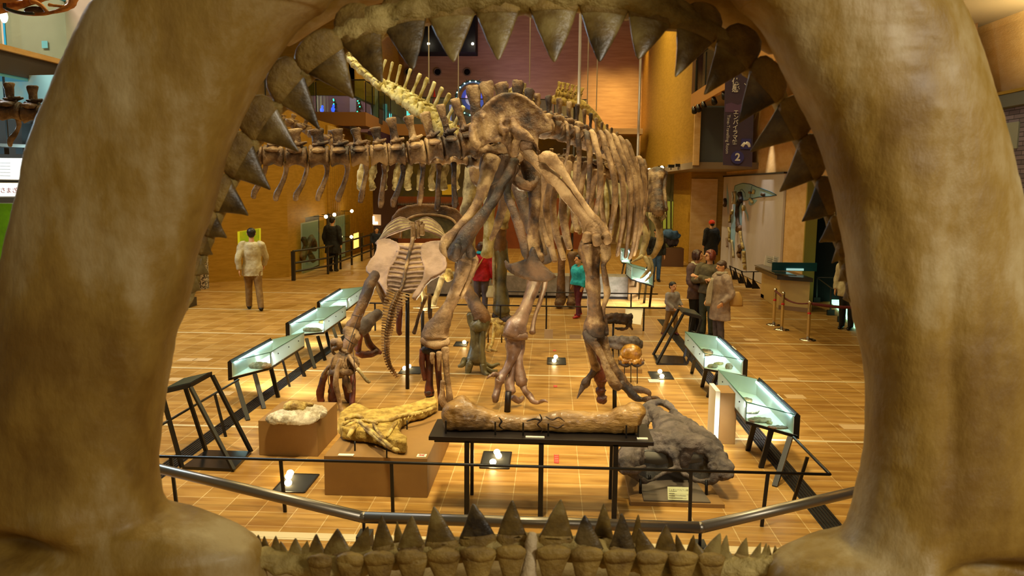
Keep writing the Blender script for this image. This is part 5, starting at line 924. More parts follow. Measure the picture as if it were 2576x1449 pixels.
# handrail in front of the jaw
hr = thing('handrail', 'thick brushed steel handrail bent around the platform just behind the lower teeth', 'handrail', tuple(P(1330, 1310, 4.2)-Vector((0, 0, .9))))
z = P(1330, 1314, 4.2).z
p1 = P(915, 1305, 4.2); p2 = P(1762, 1326, 4.2); p1.z = p2.z = z; q1 = G(250, 1143, z); q2 = G(2330, 1196, z)
for a, b in ((q1, p1), (p1, p2), (p2, q2)): mk('pipe', MB().tube([a, b], .032, seg=20), 'steel_rail', hr)
for p in (p1, p2):
    mk('joint', MB().ell(p, .033), 'steel_rail', hr); mk('stem', MB().tube([p-Vector((0, 0, .12)), p], .009, seg=8), 'metal_dark', hr)
    mk('pedestal', MB().box((p.x, p.y+.02, (p.z-.1)/2), (.075, .11, p.z-.1)), mat('pedestal_black', '1c1c1e', .5), hr, smooth=False)
# floor boxes let into the paving
random.seed(11)
for i, (u, v) in enumerate(((2000, 998), (1985, 955), (2170, 1075), (1900, 742), (1890, 855), (1855, 822), (560, 990), (1290, 785), (445, 955), (470, 905), (510, 905))):
    g = G(u, v); w = .5 if i in (2,) else .26
    struct('trim_%d' % (20+i), MB().box((g.x, g.y, .002), (w, .2, .004)), mat('floor_lid', 'c8a878', .5))
# ------------------------------------------------------------------ people
for n_, a, b in (('cloth_cream', 'cabf9a', 'b0a27c'), ('cloth_black', '0c0b0a', '17140f'), ('cloth_beige', '8c6c38', '7a5a2c'), ('cloth_navy', '1b2130', '262c3e'), ('cloth_red', 'b80c1c', '8c0a18'), ('cloth_grey', '4a4348', '5a5054'), ('cloth_cyan', '0f9cb4', '30c0d0'), ('cloth_maroon', '6a2438', '4c1a2a'), ('cloth_mauve', '6a5048', '54403c'), ('cloth_olive', '665a3a', '52482e'), ('cloth_green', '2c3022', '343a2a'), ('cloth_greycoat', '8a7668', 'a8927e'), ('cloth_hoodie', '9c948c', '857c76'), ('cloth_white', 'd8cfa8', 'c8bc92'), ('cloth_scarf', 'a89a80', 'bcae92'), ('cloth_blue', '3c6088', '2c4a70'), ('cloth_orange', 'f04a10', 'd83c0c')):
    mat(n_, a, .8, 0, b, 9., .3, 40)
mat('leather_black', '100d0b', .35); mat('leather_tan', 'b8904c', .5); mat('lips', 'a0503c', .5); mat('eye', '120c08', .2)
def person(label, x, y, h, rz, coat='cloth_black', cz=.45, bulk=1., trousers='cloth_grey', hair='hair_black', hs='short', arms=None, feet=None, shoes='leather_black', hat=None, scarf=None, top=None, tilt=0., yaw=0., flare=1.15, name='person', collar=None, child=False):
    t = thing(name, label, 'person', (x, y, 0)); Rz = Matrix.Rotation(rz, 3, 'Z'); o0 = Vector((x, y, 0))
    k = h
    def W(p): return o0+Rz@Vector(p)
    def tube(mb, pts, r, **kw): return mb.tube([W(p) for p in pts], r, **kw)
    hk = 1.25 if child else 1.
    hc = Vector((0, -.012*k, k*(.932 if not child else .915))); hr_ = .062*k*hk
    sh = .112*k*(1 if not child else .95); shz = .80*k*(1 if not child else .96); hipz = .50*k
    feet = feet or [(-.055, .0), (.055, 0)]
    arms = arms or [((-.155, .02, .63), (-.15, -.03, .50)), ((.155, .02, .63), (.15, -.03, .50))]
    # body: one continuous surface
    b = MB()
    Rh = Rz@Matrix.Rotation(yaw, 3, 'Z')@Matrix.Rotation(-tilt, 3, 'X')
    def Wh(p): return W(hc)+Rh@Vector(p)*hk
    b.ell(Wh((0, .006*k, .012*k)), (.047*k*hk, .058*k*hk, .056*k*hk), rot=Rh); b.ell(Wh((0, -.012*k, -.028*k)), (.034*k*hk, .042*k*hk, .036*k*hk), rot=Rh)
    b.tube([Wh((0, -.05*k, .012*k)), Wh((0, -.066*k, -.008*k))], [.006*k, .012*k], seg=8)
    for s in (-1, 1): b.ell(Wh((s*.049*k, .004*k, 0)), (.007*k, .012*k, .018*k), rot=Rh, seg=8, rings=6)
    tube(b, [(0, .0, k*.89), (0, .004*k, shz+.01*k)], [.030*k, .036*k])
    tube(b, [(0, 0, shz), (0, 0, k*.7), (0, 0, k*.6), (0, 0, hipz)], [.09*k, .085*k, .07*k, .085*k], ref=Rz@Vector((1, 0, 0)), flat=.62)
    hd = []
    for (e, w_), s in zip(arms, (-1, 1)):
        S0 = Vector((s*sh, 0, shz)); E = Vector(e)*k; Wr = Vector(w_)*k
        tube(b, [S0, S0.lerp(E, .5), E, E.lerp(Wr, .5), Wr], [.034*k, .029*k, .024*k, .021*k, .015*k], sub=3)
        d = (Wr-E).normalized(); pc = Wr+d*.026*k; q = Matrix.Rotation(0, 3, 'Z')
        tube(b, [Wr, pc, Wr+d*.045*k], [.014*k, .024*k, .02*k], ref=Rz@Vector((0, 1, 0)), flat=.5)
        a_ = d.cross(Vector((1, 0, 0))); a_ = a_.normalized() if a_.length > .1 else Vector((0, 1, 0)); c_ = d.cross(a_)
        for i, f in enumerate((.044, .05, .047, .038)):
            r0 = Wr+d*.044*k+a_*(i-1.5)*.0115*k; r1 = r0+d*f*.55*k; r2 = r1+d*f*.3*k+c_*f*.22*k*s
            tube(b, [r0, r1, r2], [.0058*k, .0054*k, .0042*k], seg=7)
        r0 = Wr+d*.012*k-a_*.018*k; tube(b, [r0, r0+d*.02*k-a_*.02*k, r0+d*.04*k-a_*.022*k], [.0068*k, .006*k, .0046*k], seg=7)
    lg = []
    for (fx, fy), s in zip(feet, (-1, 1)):
        hp = Vector((s*.048*k, 0, hipz)); ft = Vector((fx*k, fy*k, .045*k)); kn = hp.lerp(ft, .5)+Vector((0, -.02*k, 0)); lg.append((hp, kn, ft, s))
        tube(b, [hp, hp.lerp(kn, .5), kn, kn.lerp(ft, .4), ft], [.052*k, .045*k, .032*k, .031*k, .02*k], sub=2)
    mk('body', b, 'skin', t, vox=.008*max(1, k/1.2) if not child else .007, sm=1)
    tr_ = MB(); 
    for hp, kn, ft, s in lg: tube(tr_, [hp+Vector((0, 0, .03*k)), hp.lerp(kn, .5), kn, kn.lerp(ft, .45), ft+Vector((0, 0, -.012*k))], [.066*k, .056*k, .044*k, .042*k, .036*k], sub=3, lump=.12)
    tube(tr_, [(0, 0, hipz-.01*k), (0, 0, hipz+.06*k)], [.088*k, .082*k], ref=Rz@Vector((1, 0, 0)), flat=.68); mk('trousers', tr_, trousers, t, vox=.014, sm=2, disp=.008, dscale=.06)
    for hp, kn, ft, s in lg:
        f = Vector((ft.x, ft.y, .022*k)); m_ = MB(); tube(m_, [f+Vector((0, .03*k, .006*k)), f+Vector((0, -.01*k, .008*k)), f+Vector((0, -.06*k, -.002*k)), f+Vector((0, -.095*k, -.008*k))], [.024*k, .03*k, .028*k, .014*k], sub=3, ref=Rz@Vector((1, 0, 0)), flat=.75); mk('shoe', m_, shoes, t)
    # coat
    c = MB(); bz = cz*k
    def ct(p, r, fl=.72): tube(c, p, r, ref=Rz@Vector((1, 0, 0)), flat=fl, sub=3, seg=20, lump=.1)
    ct([(0, .005, shz+.035*k), (0, .004, shz+.005*k), (0, .0, k*.72), (0, .0, k*.61), (0, 0, (k*.61+bz)/2), (0, 0, bz)], [.05*k*bulk, .098*k*bulk, .112*k*bulk, .1*k*bulk, .108*k*bulk*(1+flare)/2, .104*k*bulk*flare])
    for (e, w_), s in zip(arms, (-1, 1)):
        S0 = Vector((s*sh*1.0, 0, shz-.008*k)); E = Vector(e)*k; Wr = Vector(w_)*k; tube(c, [S0+Vector((-s*.04*k, 0, .01*k)), S0, S0.lerp(E, .5), E, E.lerp(Wr, .5), Wr], [.045*k*bulk, .05*k*bulk, .042*k*bulk, .038*k*bulk, .034*k*bulk, .028*k*bulk], sub=3, lump=.12)
    mk('coat', c, coat, t, vox=.014, sm=2, disp=.018, dscale=.07)
    if collar: mk('collar', MB().tube([W((.05*k*cos(a), .01*k+.045*k*sin(a), shz+.045*k-.02*k*(sin(a) < 0))) for a in [i*pi/6 for i in range(13)]], .016*k, seg=8), collar, t)
    # hair
    hm = MB()
    hm.ell(Wh((0, .014*k, .024*k)), (.054*k*hk, .06*k*hk, .05*k*hk), rot=Rh)
    if hs != 'short':
        L_ = .05 if hs == 'bob' else .085
        hm.tube([Wh((0, .03*k, .03*k)), Wh((0, .034*k, -.02*k)), Wh((0, .03*k, -.035*k-L_*k*.4))], [.055*k*hk, .05*k*hk, .036*k*hk], ref=Rh@Vector((1, 0, 0)), flat=.8, sub=3)
        for s in (-1, 1): hm.tube([Wh((s*.04*k, .0, .03*k)), Wh((s*.05*k, -.004*k, -.01*k)), Wh((s*.044*k, .0, -.03*k-L_*k*.4))], [.02*k, .025*k, .016*k], sub=3)
    else: hm.ell(Wh((0, .034*k, -.004*k)), (.046*k*hk, .034*k*hk, .042*k*hk), rot=Rh)
    hm.tube([Wh((-.042*k, -.01*k, .034*k)), Wh((0, -.036*k, .046*k)), Wh((.042*k, -.01*k, .034*k))], [.013*k]*3, sub=3)
    mk('hair', hm, hair, t, vox=.01, sm=1, disp=.012, dscale=.03)
    for s in (-1, 1): mk('eye', MB().ell(Wh((s*.019*k, -.0495*k, .006*k)), (.0075*k, .005*k, .0045*k), rot=Rh, seg=8, rings=6), 'eye', t)
    mk('mouth', MB().tube([Wh((-.013*k, -.047*k, -.031*k)), Wh((0, -.054*k, -.032*k)), Wh((.013*k, -.047*k, -.031*k))], [.002*k, .0042*k, .002*k], seg=6), 'lips', t)
    if hat: mk('hat', MB().ell(Wh((0, .008*k, .03*k)), (.062*k, .068*k, .055*k), rot=Rh), hat, t, disp=.01, dscale=.04)
    if scarf: mk('scarf', MB().tube([W((.048*k*cos(a), .048*k*sin(a), shz+.055*k)) for a in [i*pi/6 for i in range(13)]], .022*k, seg=8, lump=.3), scarf, t)
    return t, W, Wh
def at(uf, vf, vt, ut=None):
    g = G(uf, vf); return g.x, g.y, P(ut or uf, vt, g.y).z
x, y, h = at(638, 779, 574, 632); person('man walking in a cream jacket and beige trousers on the left', x, y, h, radians(200), 'cloth_cream', .42, 1.05, 'cloth_beige', 'hair_black', 'short', feet=[(-.09, .14), (.05, -.05)], arms=[((-.16, -.06, .64), (-.14, -.12, .54)), ((.16, .06, .64), (.15, .06, .5))])
x, y, h = at(838, 683, 546, 842); person('man in a long black coat facing the wall display', x, y, h, radians(170), 'cloth_black', .34, 1.2, 'cloth_black', 'hair_black', 'short', flare=1.2)
x, y, h = at(948, 650, 572, 948); person('child in a dark navy jacket beside the far ramp', x, y, h, radians(25), 'cloth_navy', .45, 1.1, 'cloth_black', 'hair_black', 'short', child=True)
x, y, h = at(1210, 789, 609, 1214); t, W, Wh = person('woman in a red jacket with turquoise scarf seen from behind', x, y, h, radians(178), 'cloth_red', .46, 1.02, 'cloth_grey', 'hair_brown', 'bob', scarf='cloth_cyan', flare=1.12)
mk('bag_strap', MB().tube([W((-.08, .09, 1.3)), W((0.0, .13, 1.15)), W((.1, .14, .98)), W((.17, .1, .85))], .016, seg=6, sub=3), 'leather_tan', t)
c = W((-.22, -.02, .52)); tb2 = thing('handbag', 'cream handbag hanging from the hand of the woman in red', 'bag', tuple(c))
mk('bag', MB().tube([c+Vector((0, 0, -.15)), c+Vector((0, 0, -.05)), c+Vector((0, 0, .1))], [.14, .15, .1], flat=.45, sub=3), 'cloth_white', tb2, disp=.01)
mk('handle', MB().tube([c+Vector((-.07, 0, .08)), c+Vector((-.04, 0, .24)), c+Vector((.04, 0, .24)), c+Vector((.07, 0, .08))], .009, seg=6, sub=3), 'leather_black', tb2)
x, y, h = at(1455, 797, 640, 1452); person('child in a turquoise jacket and maroon trousers behind the big leg', x, y, h, radians(-60), 'cloth_cyan', .52, 1.5, 'cloth_maroon', 'hair_black', 'short', feet=[(-.12, .1), (.12, -.08)], shoes=mat('shoe_red', 'b02020', .5), child=True)
x, y, h = at(1786, 678, 555, 1790); person('person in a black coat and bright orange hat by the white panel', x, y, h, radians(200), 'cloth_black', .3, 1.25, 'cloth_black', 'hair_black', 'short', hat='cloth_orange')
x, y, h = at(1688, 842, 709, 1696); person('small boy in a grey hoodie holding the barrier rail', x, y, h, radians(30), 'cloth_hoodie', .46, 1.1, 'cloth_beige', 'hair_black', 'short', feet=[(-.15, .06), (.09, -.02)], shoes=mat('shoe_maroon', '5a1c18', .5), child=True, arms=[((-.15, -.03, .62), (-.06, -.13, .52)), ((.15, -.02, .62), (.13, -.12, .56))])
x, y, h = at(1746, 838, 628, 1738); person('woman with a dark brown bob in an open mauve coat, leftmost of the three', x, y, h, radians(42), 'cloth_mauve', .42, 1.02, 'cloth_black', 'hair_brown', 'bob', arms=[((-.15, -.02, .62), (-.02, -.14, .51)), ((.15, -.02, .62), (.03, -.15, .52))], yaw=radians(35), collar='cloth_white')
x, y, h = at(1778, 846, 628, 1786); t, W, Wh = person('woman with auburn hair and glasses, arms crossed in an olive jacket', x, y, h, radians(-38), 'cloth_olive', .5, 1.02, 'cloth_green', 'hair_auburn', 'bob', arms=[((-.16, -.06, .64), (.04, -.16, .67)), ((.16, -.06, .64), (-.05, -.17, .70))], yaw=radians(-30))
mk('glasses', MB().tube([Wh((s*.034*h, -.058*h, .008*h)) for s in (-1, -.2, .2, 1)], .0025, seg=6).tube([Wh((.02*h+.014*h*cos(a), -.059*h, .006*h+.011*h*sin(a))) for a in [i*pi/5 for i in range(11)]], .002, seg=5).tube([Wh((-.02*h+.014*h*cos(a), -.059*h, .006*h+.011*h*sin(a))) for a in [i*pi/5 for i in range(11)]], .002, seg=5), 'metal_black', t)
x, y, h = at(1808, 866, 656, 1812); t, W, Wh = person('woman in a fluffy grey coat and scarf looking up, rightmost of the three', x, y, h, radians(-72), 'cloth_greycoat', .30, 1.22, 'cloth_grey', 'hair_grey', 'short', scarf='cloth_scarf', tilt=radians(-14), flare=1.25, arms=[((-.16, -.02, .62), (-.1, -.12, .52)), ((.17, .04, .62), (.15, -.06, .52))])
mk('scarf_end', MB().tube([W((-.05, -.12, 1.2)), W((-.06, -.19, .98)), W((-.06, -.21, .7))], [.05, .055, .05], flat=.3, sub=3), 'cloth_scarf', t, disp=.01)
c = W((.18, .2, .86)); tb2 = thing('handbag', 'tan shoulder bag behind the woman in the fluffy grey coat', 'bag', tuple(c))
mk('bag', MB().tube([c+Vector((0, 0, -.14)), c+Vector((0, 0, 0)), c+Vector((0, 0, .12))], [.13, .12, .05], flat=.5, sub=3), 'leather_tan', tb2); mk('strap', MB().tube([c+Vector((-.04, 0, .1)), c+Vector((-.08, 0, .3)), c+Vector((-.12, 0, .42))], .008, seg=6), 'leather_tan', tb2)
c = G(1754, 836); person('person in a black top and blue sleeves half hidden by the hanging jaw', P(1652, 600, 24).x, 24, 1.6, radians(10), 'cloth_black', .5, 1.05, 'cloth_blue', 'hair_black', 'short')
x, y, h = at(2128, 828, 640, 2128); person('person in a beige coat and black tights mostly behind the right teeth', x, y, 1.6, radians(-40), 'cloth_cream', .42, 1.1, 'cloth_black', 'hair_black', 'bob')
# ------------------------------------------------------------------ right side fittings
def wp(u, v, x=XR-.03): return PX(u, v, x)
pn = thing('bone_wall_board', 'large white wall panel with a blue dinosaur outline and mounted bones', 'display panel', tuple(wp(1900, 700)))
a = wp(1813, 700); b = wp(1962, 730); ya, yb_ = a.y, b.y
mk('board', MB().box((XR-.04, (ya+yb_)/2, 1.62), (.06, ya-yb_, 3.2)), 'panel_white', pn, smooth=False)
mk('top_trim', MB().box((XR-.05, (ya+yb_)/2, 3.24), (.1, ya-yb_+.05, .05)), 'metal_dark', pn, smooth=False)
s6 = lambda l: [(1820+x/5.17, 420+y/5.17) for x, y in l]
def flat(name, pts, m, x, parent): return mk(name, MB().quadbox([wp(u, v, x) for u, v in s6(pts)], (-.003, 0, 0)), m, parent, smooth=False)
blue = mat('pale_blue', '8fb6c4', .6); dk = mat('outline_blue', '2a5568', .6)
body = [(140, 300), (150, 245), (200, 225), (250, 212), (350, 225), (430, 260), (520, 290), (620, 325), (690, 365), (600, 380), (460, 390), (370, 410), (290, 435), (250, 430), (235, 560), (240, 700), (230, 830), (250, 960), (285, 1080), (290, 1180), (250, 1100), (215, 950), (205, 820), (180, 700), (150, 900), (140, 1180), (120, 1050), (95, 900), (100, 700), (130, 560), (125, 480), (150, 400)]
flat('silhouette', body, blue, XR-.075, pn)
flat('silhouette', [(330, 440), (400, 420), (440, 430), (400, 480), (350, 505), (325, 480)], blue, XR-.075, pn)
flat('silhouette', [(255, 490), (290, 540), (325, 640), (320, 710), (300, 620), (265, 560)], blue, XR-.075, pn); flat('silhouette', [(45, 215), (70, 400), (60, 620), (40, 420)], blue, XR-.075, pn)
mk('outline', MB().tube([wp(u, v, XR-.08) for u, v in s6(body[:15])], .012, seg=5), dk, pn)
mk('outline', MB().tube([wp(u, v, XR-.08) for u, v in s6([(215, 350), (215, 300), (240, 290), (280, 340), (285, 390)])], .01, seg=5), dk, pn)
mk('outline', MB().tube([wp(u, v, XR-.08) for u, v in s6([(370, 250), (350, 330), (350, 400)])], .01, seg=5), dk, pn)
for pts, r, m_ in (([(118, 330), (125, 400), (120, 480)], .05, 'bone_pale'), ([(150, 320), (150, 400), (145, 480)], .07, 'bone_pale'), ([(215, 345), (225, 400), (235, 440)], .13, 'bone_dark'), ([(208, 450), (185, 510), (180, 600), (185, 700), (200, 790)], .12, 'bone_dark'), ([(180, 820), (205, 800), (218, 790)], .1, 'bone_chest'), ([(118, 570), (90, 640), (82, 725)], .06, 'bone_gold'), ([(72, 790), (78, 860), (72, 940), (95, 965)], .07, 'bone_gold'), ([(40, 925), (45, 980), (48, 1040)], .05, 'bone_tan'), ([(110, 960), (122, 1060), (130, 1180)], .055, 'bone_pale'), ([(218, 840), (228, 930), (255, 1060)], .06, 'bone_gold'), ([(215, 1020), (218, 1070), (190, 1120), (212, 1160)], .09, 'bone_chest'), ([(262, 1100), (268, 1180), (272, 1250)], .09, 'bone_gold'), ([(275, 1270), (278, 1330)], .07, 'bone_gold'), ([(335, 330), (355, 335)], .05, 'bone_tan'), ([(395, 300), (385, 345)], .05, 'bone_pale'), ([(345, 415), (375, 460)], .06, 'bone_pale'), ([(505, 360), (525, 362)], .07, 'bone_chest'), ([(258, 505), (265, 560)], .07, 'bone_gold'), ([(20, 420), (28, 470), (15, 500)], .08, 'bone_dark')):
    mk('mounted_bone', MB().tube([wp(u, v, XR-.12) for u, v in s6(pts)], [r*.8]+[r*.62]*(len(pts)-2)+[r*.85], seg=8, sub=3, lump=.4), m_, pn)
t = thing('barrier_railing', 'low slanted black rail in front of the white bone panel', 'barrier', tuple(G(1880, 728)))
r0 = G(1832, 665+8, .62); r1 = G(1872, 690, .62); r2 = G(1918, 703, .62) 
pr_ = [PX(1835, 664, 5.6), PX(1866, 682, 5.6), Vector((0, 0, 0))]; pts = [PX(1835, 669, 5.55), PX(1870, 684, 5.55)]; pts.append(P(1922, 683, pts[1].y)); 
mk('rail', MB().tube(pts, .016, seg=6), 'metal_black', t)
for (u0, v0), (u1, v1) in (((1836, 670), (1844, 703)), ((1848, 674), (1860, 713)), ((1865, 682), (1878, 724)), ((1896, 683), (1893, 726))):
    g = G(u1, v1); tp = P(u0, v0, g.y); mk('post', MB().bar(g, tp, .035), 'metal_black', t, smooth=False); mk('foot', MB().quadbox([g, g+Vector((.22, 0, 0)), g+Vector((0, 0, .3))], (0, .03, 0)), 'metal_black', t, smooth=False)
# banner
YB = 16.0; kb = YB/24.2
bn = thing('hanging_banner', 'tall purple banner with vertical Japanese and English lettering and a round number two', 'banner', tuple(P(1857, 418, YB)))
mat('banner_purple', '3c2840', .7, 0, '2e2238', 1.2); mat('banner_blue', '2a2468', .7); mat('letter_pale', 'c8c0b8', .6)
mk('cloth', MB().quadbox([P(1828, 60, YB), P(1903, 62, YB), P(1892, 420, YB), P(1819, 415, YB)], (0, .02, 0)), 'banner_purple', bn, smooth=False)
mk('wave_pattern', MB().quadbox([P(1825, 262, YB-.01), P(1840, 258, YB-.01), P(1856, 264, YB-.01), P(1875, 258, YB-.01), P(1896, 264, YB-.01), P(1895, 284, YB-.01), P(1824, 282, YB-.01)], (0, .005, 0)), mat('banner_light', '54385a', .7), bn, smooth=False)
c = P(1855, 396, YB-.02); md = MB().lathe((0, 0, 0), [(.19*kb, 0), (.19*kb, .01)], 32); rq = Matrix.Rotation(pi/2, 3, 'X'); md.v = [rq@v+c for v in md.v]
mk('number_disc', md, 'banner_blue', bn, smooth=False)
text('lettering', '2', .3*kb, 'letter_pale', bn, c+Vector((0, -.02, 0)), (pi/2, 0, 0), .003, bold=.006)
text('lettering', 'Time-Travelling Room', .125*kb, 'letter_pale', bn, P(1831, 338, YB-.02), (pi/2, pi/2, 0), .003)
for i, ch in enumerate('エンバイラマ館'): text('lettering', ch, .155*kb, 'letter_pale', bn, P(1851.5-i*.5, 283+i*12.6, YB-.02), (pi/2, 0, 0), .003, bold=.002)
for i, ch in enumerate('体感'): text('lettering', ch, .23*kb, 'letter_pale', bn, P(1851, 207+i*17, YB-.02), (pi/2, 0, 0), .003, bold=.003)
text('lettering', 'を', .2*kb, 'letter_pale', bn, P(1881, 188, YB-.02), (pi/2, 0, 0), .003, bold=.003); text('lettering', '、', .2*kb, 'letter_pale', bn, P(1880, 208, YB-.02), (pi/2, 0, 0), .003)
c = P(1877, 362, YB-.015); mk('emblem', MB().box(c, (.29*kb, .01, .3*kb)), 'banner_blue', bn, smooth=False)
mk('emblem', MB().tube([c+Vector((-.12*kb, -.012, -.08*kb)), c+Vector((-.04*kb, -.012, .02*kb)), c+Vector((.06*kb, -.012, .0*kb)), c+Vector((.1*kb, -.012, -.1*kb))], [.05*kb, .045*kb, .05*kb, .03*kb], flat=.15, ref=(1, 0, 0), sub=3), 'letter_pale', bn)
# reception desk
YD = 18.2
dk_ = thing('reception_desk', 'cream reception desk with dark counter at the right', 'desk', tuple(G(1990, 782)))
A1, A2, A3 = G(1921, 752), G(1958, 778), G(2034, 786); A4 = Vector((A3.x, A3.y+1.3, 0)); A5 = Vector((A1.x, A1.y+.3, 0))
ztop = P(1958, 702, A2.y).z
mk('body', MB().quadbox([A1, A2, A3, A4, A5], (0, 0, ztop)), mat('desk_cream', 'c4a86c', .35, 0, 'b89c60', 1.), dk_, smooth=False, bevel=.01)
mk('plinth_base', MB().quadbox([A1+Vector((0, .0, 0)), A2-Vector((0, .02, 0)), A3-Vector((0, .02, 0)), A4, A5], (0, 0, .1)), mat('desk_base', '8a6a48', .5), dk_, smooth=False)
mk('counter', MB().quadbox([p+Vector((0, 0, ztop)) for p in (A1-Vector((.18, 0, 0)), A2-Vector((.1, .12, 0)), A3-Vector((-.02, .12, 0)), A4, A5-Vector((.18, 0, 0)))], (0, 0, .09)), mat('counter_dark', '2c2826', .25), dk_, smooth=False)
mk('counter_glass', MB().quadbox([p+Vector((0, 0, ztop+.13)) for p in (A1-Vector((.25, -.1, 0)), A2-Vector((.15, .08, 0)), A3-Vector((.35, .12, 0)), A5-Vector((-.1, -.1, 0)))], (0, 0, .02)), mat('counter_top', '3c4642', .15), dk_, smooth=False)
mk('screen', MB().box(P(1998, 671, YD+1.0), (1.05, .04, .2)), mat('screen_teal', '1c4c50', .3), dk_, smooth=False); mk('screen', MB().box(P(2000, 678, YD+.95), (.4, .03, .05)), mat('screen_lit', 'a8d8d0', emit='b0e0d8', es=.8), dk_, smooth=False)
for (u, w, yc_, lb) in ((1936, .24, 19.7, 'left white notice card standing on the desk'), (1950, .12, 19.4, 'right narrow white notice card standing on the desk')):
    c = P(u, 658, yc_); t = thing('notice_card', lb, 'sign', (c.x, c.y, c.z-.1)); mk('card', MB().box(c, (w, .02, .25), rot=Matrix.Rotation(.25, 3, 'Y')@Matrix.Rotation(-.3, 3, 'X')), mat('paper_bright', 'efe8d8', .6), t, smooth=False)
    for i in range(4): mk('text_line', MB().box(c+Vector((0, -.025, .07-.045*i)), (w*.6, .004, .008), rot=Matrix.Rotation(.25, 3, 'Y')), 'rail_frame', t, smooth=False)
# stanchions and rope
def stanchion(g, h, label, r=.035, base=.16, band=True, grp=None):
    t = thing('stanchion', label, 'stanchion', tuple(g), grp)
    mk('post', MB().lathe(g, [(r*.9, .02), (r, .03), (r, h*.94), (r*1.15, h*.94), (r*1.1, h*.97), (r*.6, h)], 18), 'chrome', t); mk('base', MB().lathe(g, [(base, 0), (base, .012), (base*.7, .028), (r*1.3, .035)], 28), 'chrome', t)
    if band: mk('red_band', MB().lathe(g, [(r*1.04, h*.66), (r*1.04, h*.70)], 18), 'red', t)
    return t
st = [(1946, 818, 725, 'chrome stanchion nearest the desk'), (1966, 830, 734, 'chrome stanchion in the middle of the three'), (2032, 856, 756, 'chrome stanchion nearest, right of the other two')]
tops = []
for u, v, vt, lb in st:
    g = G(u, v); tp = P(u+3, vt, g.y); stanchion(g, tp.z, lb, .032, .15); tops.append(Vector((g.x, g.y, tp.z*.93)))
def rope(a, b, sag, label): mk('barrier_rope', MB().tube([a.lerp(b, i/10)-Vector((0, 0, sag*sin(pi*i/10))) for i in range(11)], .028, seg=8, flat=.5), mat('rope_red', '5a1414', .7), label=label, cat='rope', origin=(a+b)/2)
rope(tops[0], tops[2], .1, 'dark red belt from the desk stanchion to the nearest stanchion'); rope(tops[2], P(2180, 773, tops[2].y-.3), .03, 'dark red belt running right from the nearest stanchion')
g0 = G(2040, 742)
for i, (u, v, vt) in enumerate(((2039, 742, 672), (2051, 734, 668), (2061, 744, 676), (2066, 738, 670), (2078, 741, 671))):
    g = G(u, v); stanchion(g, P(u, vt, g.y).z, ('spare chrome stanchion standing farthest left of the cluster beside the desk', 'spare chrome stanchion second from left in the cluster', 'spare chrome stanchion in the middle front of the cluster', 'spare chrome stanchion in the middle back of the cluster', 'spare chrome stanchion farthest right of the cluster')[i], .035, .14, True, 'spare stanchions by the desk')
kx = thing('ticket_kiosk', 'black and red kiosk behind the spare stanchions', 'kiosk', tuple(G(2102, 742))); g = G(2100, 745)
mk('cabinet', MB().box((g.x+.02, g.y+.3, .42), (.5, .4, .84)), 'black_soft', kx, smooth=False); mk('red_panel', MB().box((g.x+.02, g.y+.09, .72), (.3, .02, .18)), mat('red_dark', '6a1016', .5), kx, smooth=False)
gs = thing('lit_glass_floor', 'glowing green-white glass strip in the floor by the right teeth', 'floor light', tuple(G(2120, 785)))
mk('glass', MB().quadbox([G(2075, 744), G(2096, 744), G(2180, 832), G(2150, 826)], (0, 0, .05)), mat('green_glow', 'c8ffe0', emit='a8ffd0', es=2.2), gs, smooth=False)
rr = thing('barrier_railing', 'grey rail with dark feet in front of the glowing glass strip', 'barrier', tuple(G(2090, 790)))
ps = [G(2054, 760, 0), G(2089, 793, 0), G(2116, 810, 0)]; tops2 = []
for p in ps: tp = p+Vector((-.02, 0, .62)); tops2.append(tp); mk('post', MB().bar(p, tp, .03), 'rail_frame', rr, smooth=False); mk('foot', MB().box(p+Vector((0, 0, .06)), (.16, .06, .12)), 'metal_dark', rr, smooth=False)
mk('rail', MB().tube(tops2, .015, seg=6), 'rail_frame', rr); mk('rail', MB().tube([tops2[0], tops2[0]+Vector((1.4, 0, 0))], .015, seg=6), 'rail_frame', rr)
# track lights
i = 0
for u, v, Y, lb in ((1746, 274, 24.5, 'black track spotlight farthest left under the orange beam'), (1757, 269, 23.8, 'black track spotlight second from left under the orange beam'), (1770, 262, 23., 'black track spotlight third from left under the orange beam'), (1796, 250, 21.8, 'black track spotlight fourth from left under the orange beam'), (1822, 236, 20.6, 'black track spotlight nearest the purple banner')):
    c = P(u, v, Y); t = thing('track_spotlight', lb, 'spotlight', (c.x, c.y, 5.26), 'track spotlights under the gallery beam')
    mk('lamp_head', MB().tube([c+Vector((0, .08, .05)), c+Vector((0, -.1, -.1))], [.055, .08], seg=12), 'metal_black', t); mk('stem', MB().bar(c, Vector((c.x, c.y, 5.29)), .03), 'metal_black', t, smooth=False)
for u, v, lb, lit in ((1634, 427, 'glaring spotlight just above the hanging skull', 1), (1664, 421, 'small lit spotlight right of the skull', 1), (1688, 418, 'dark spotlight cluster under the right soffit', 0), (1706, 416, 'second dark spotlight cluster under the right soffit', 0), (1744, 413, 'single dark spotlight at the soffit corner', 0)):
    c = P(u, v, 27.5 if u > 1650 else 30); t = thing('ceiling_spotlight', lb, 'spotlight', (c.x, c.y, 3.4), 'spotlights under the right soffit'); mk('lamp_head', MB().box(c, (.2, .2, .1)), 'metal_black', t, smooth=False)
    mk('bracket', MB().bar(c, Vector((c.x, c.y, 3.41)), .03), 'metal_black', t, smooth=False)
    if lit: mk('lamp', MB().ell(c+Vector((0, -.12, -.02)), (.1 if u < 1650 else .06, .05, .07)), 'lamp_glow', t)
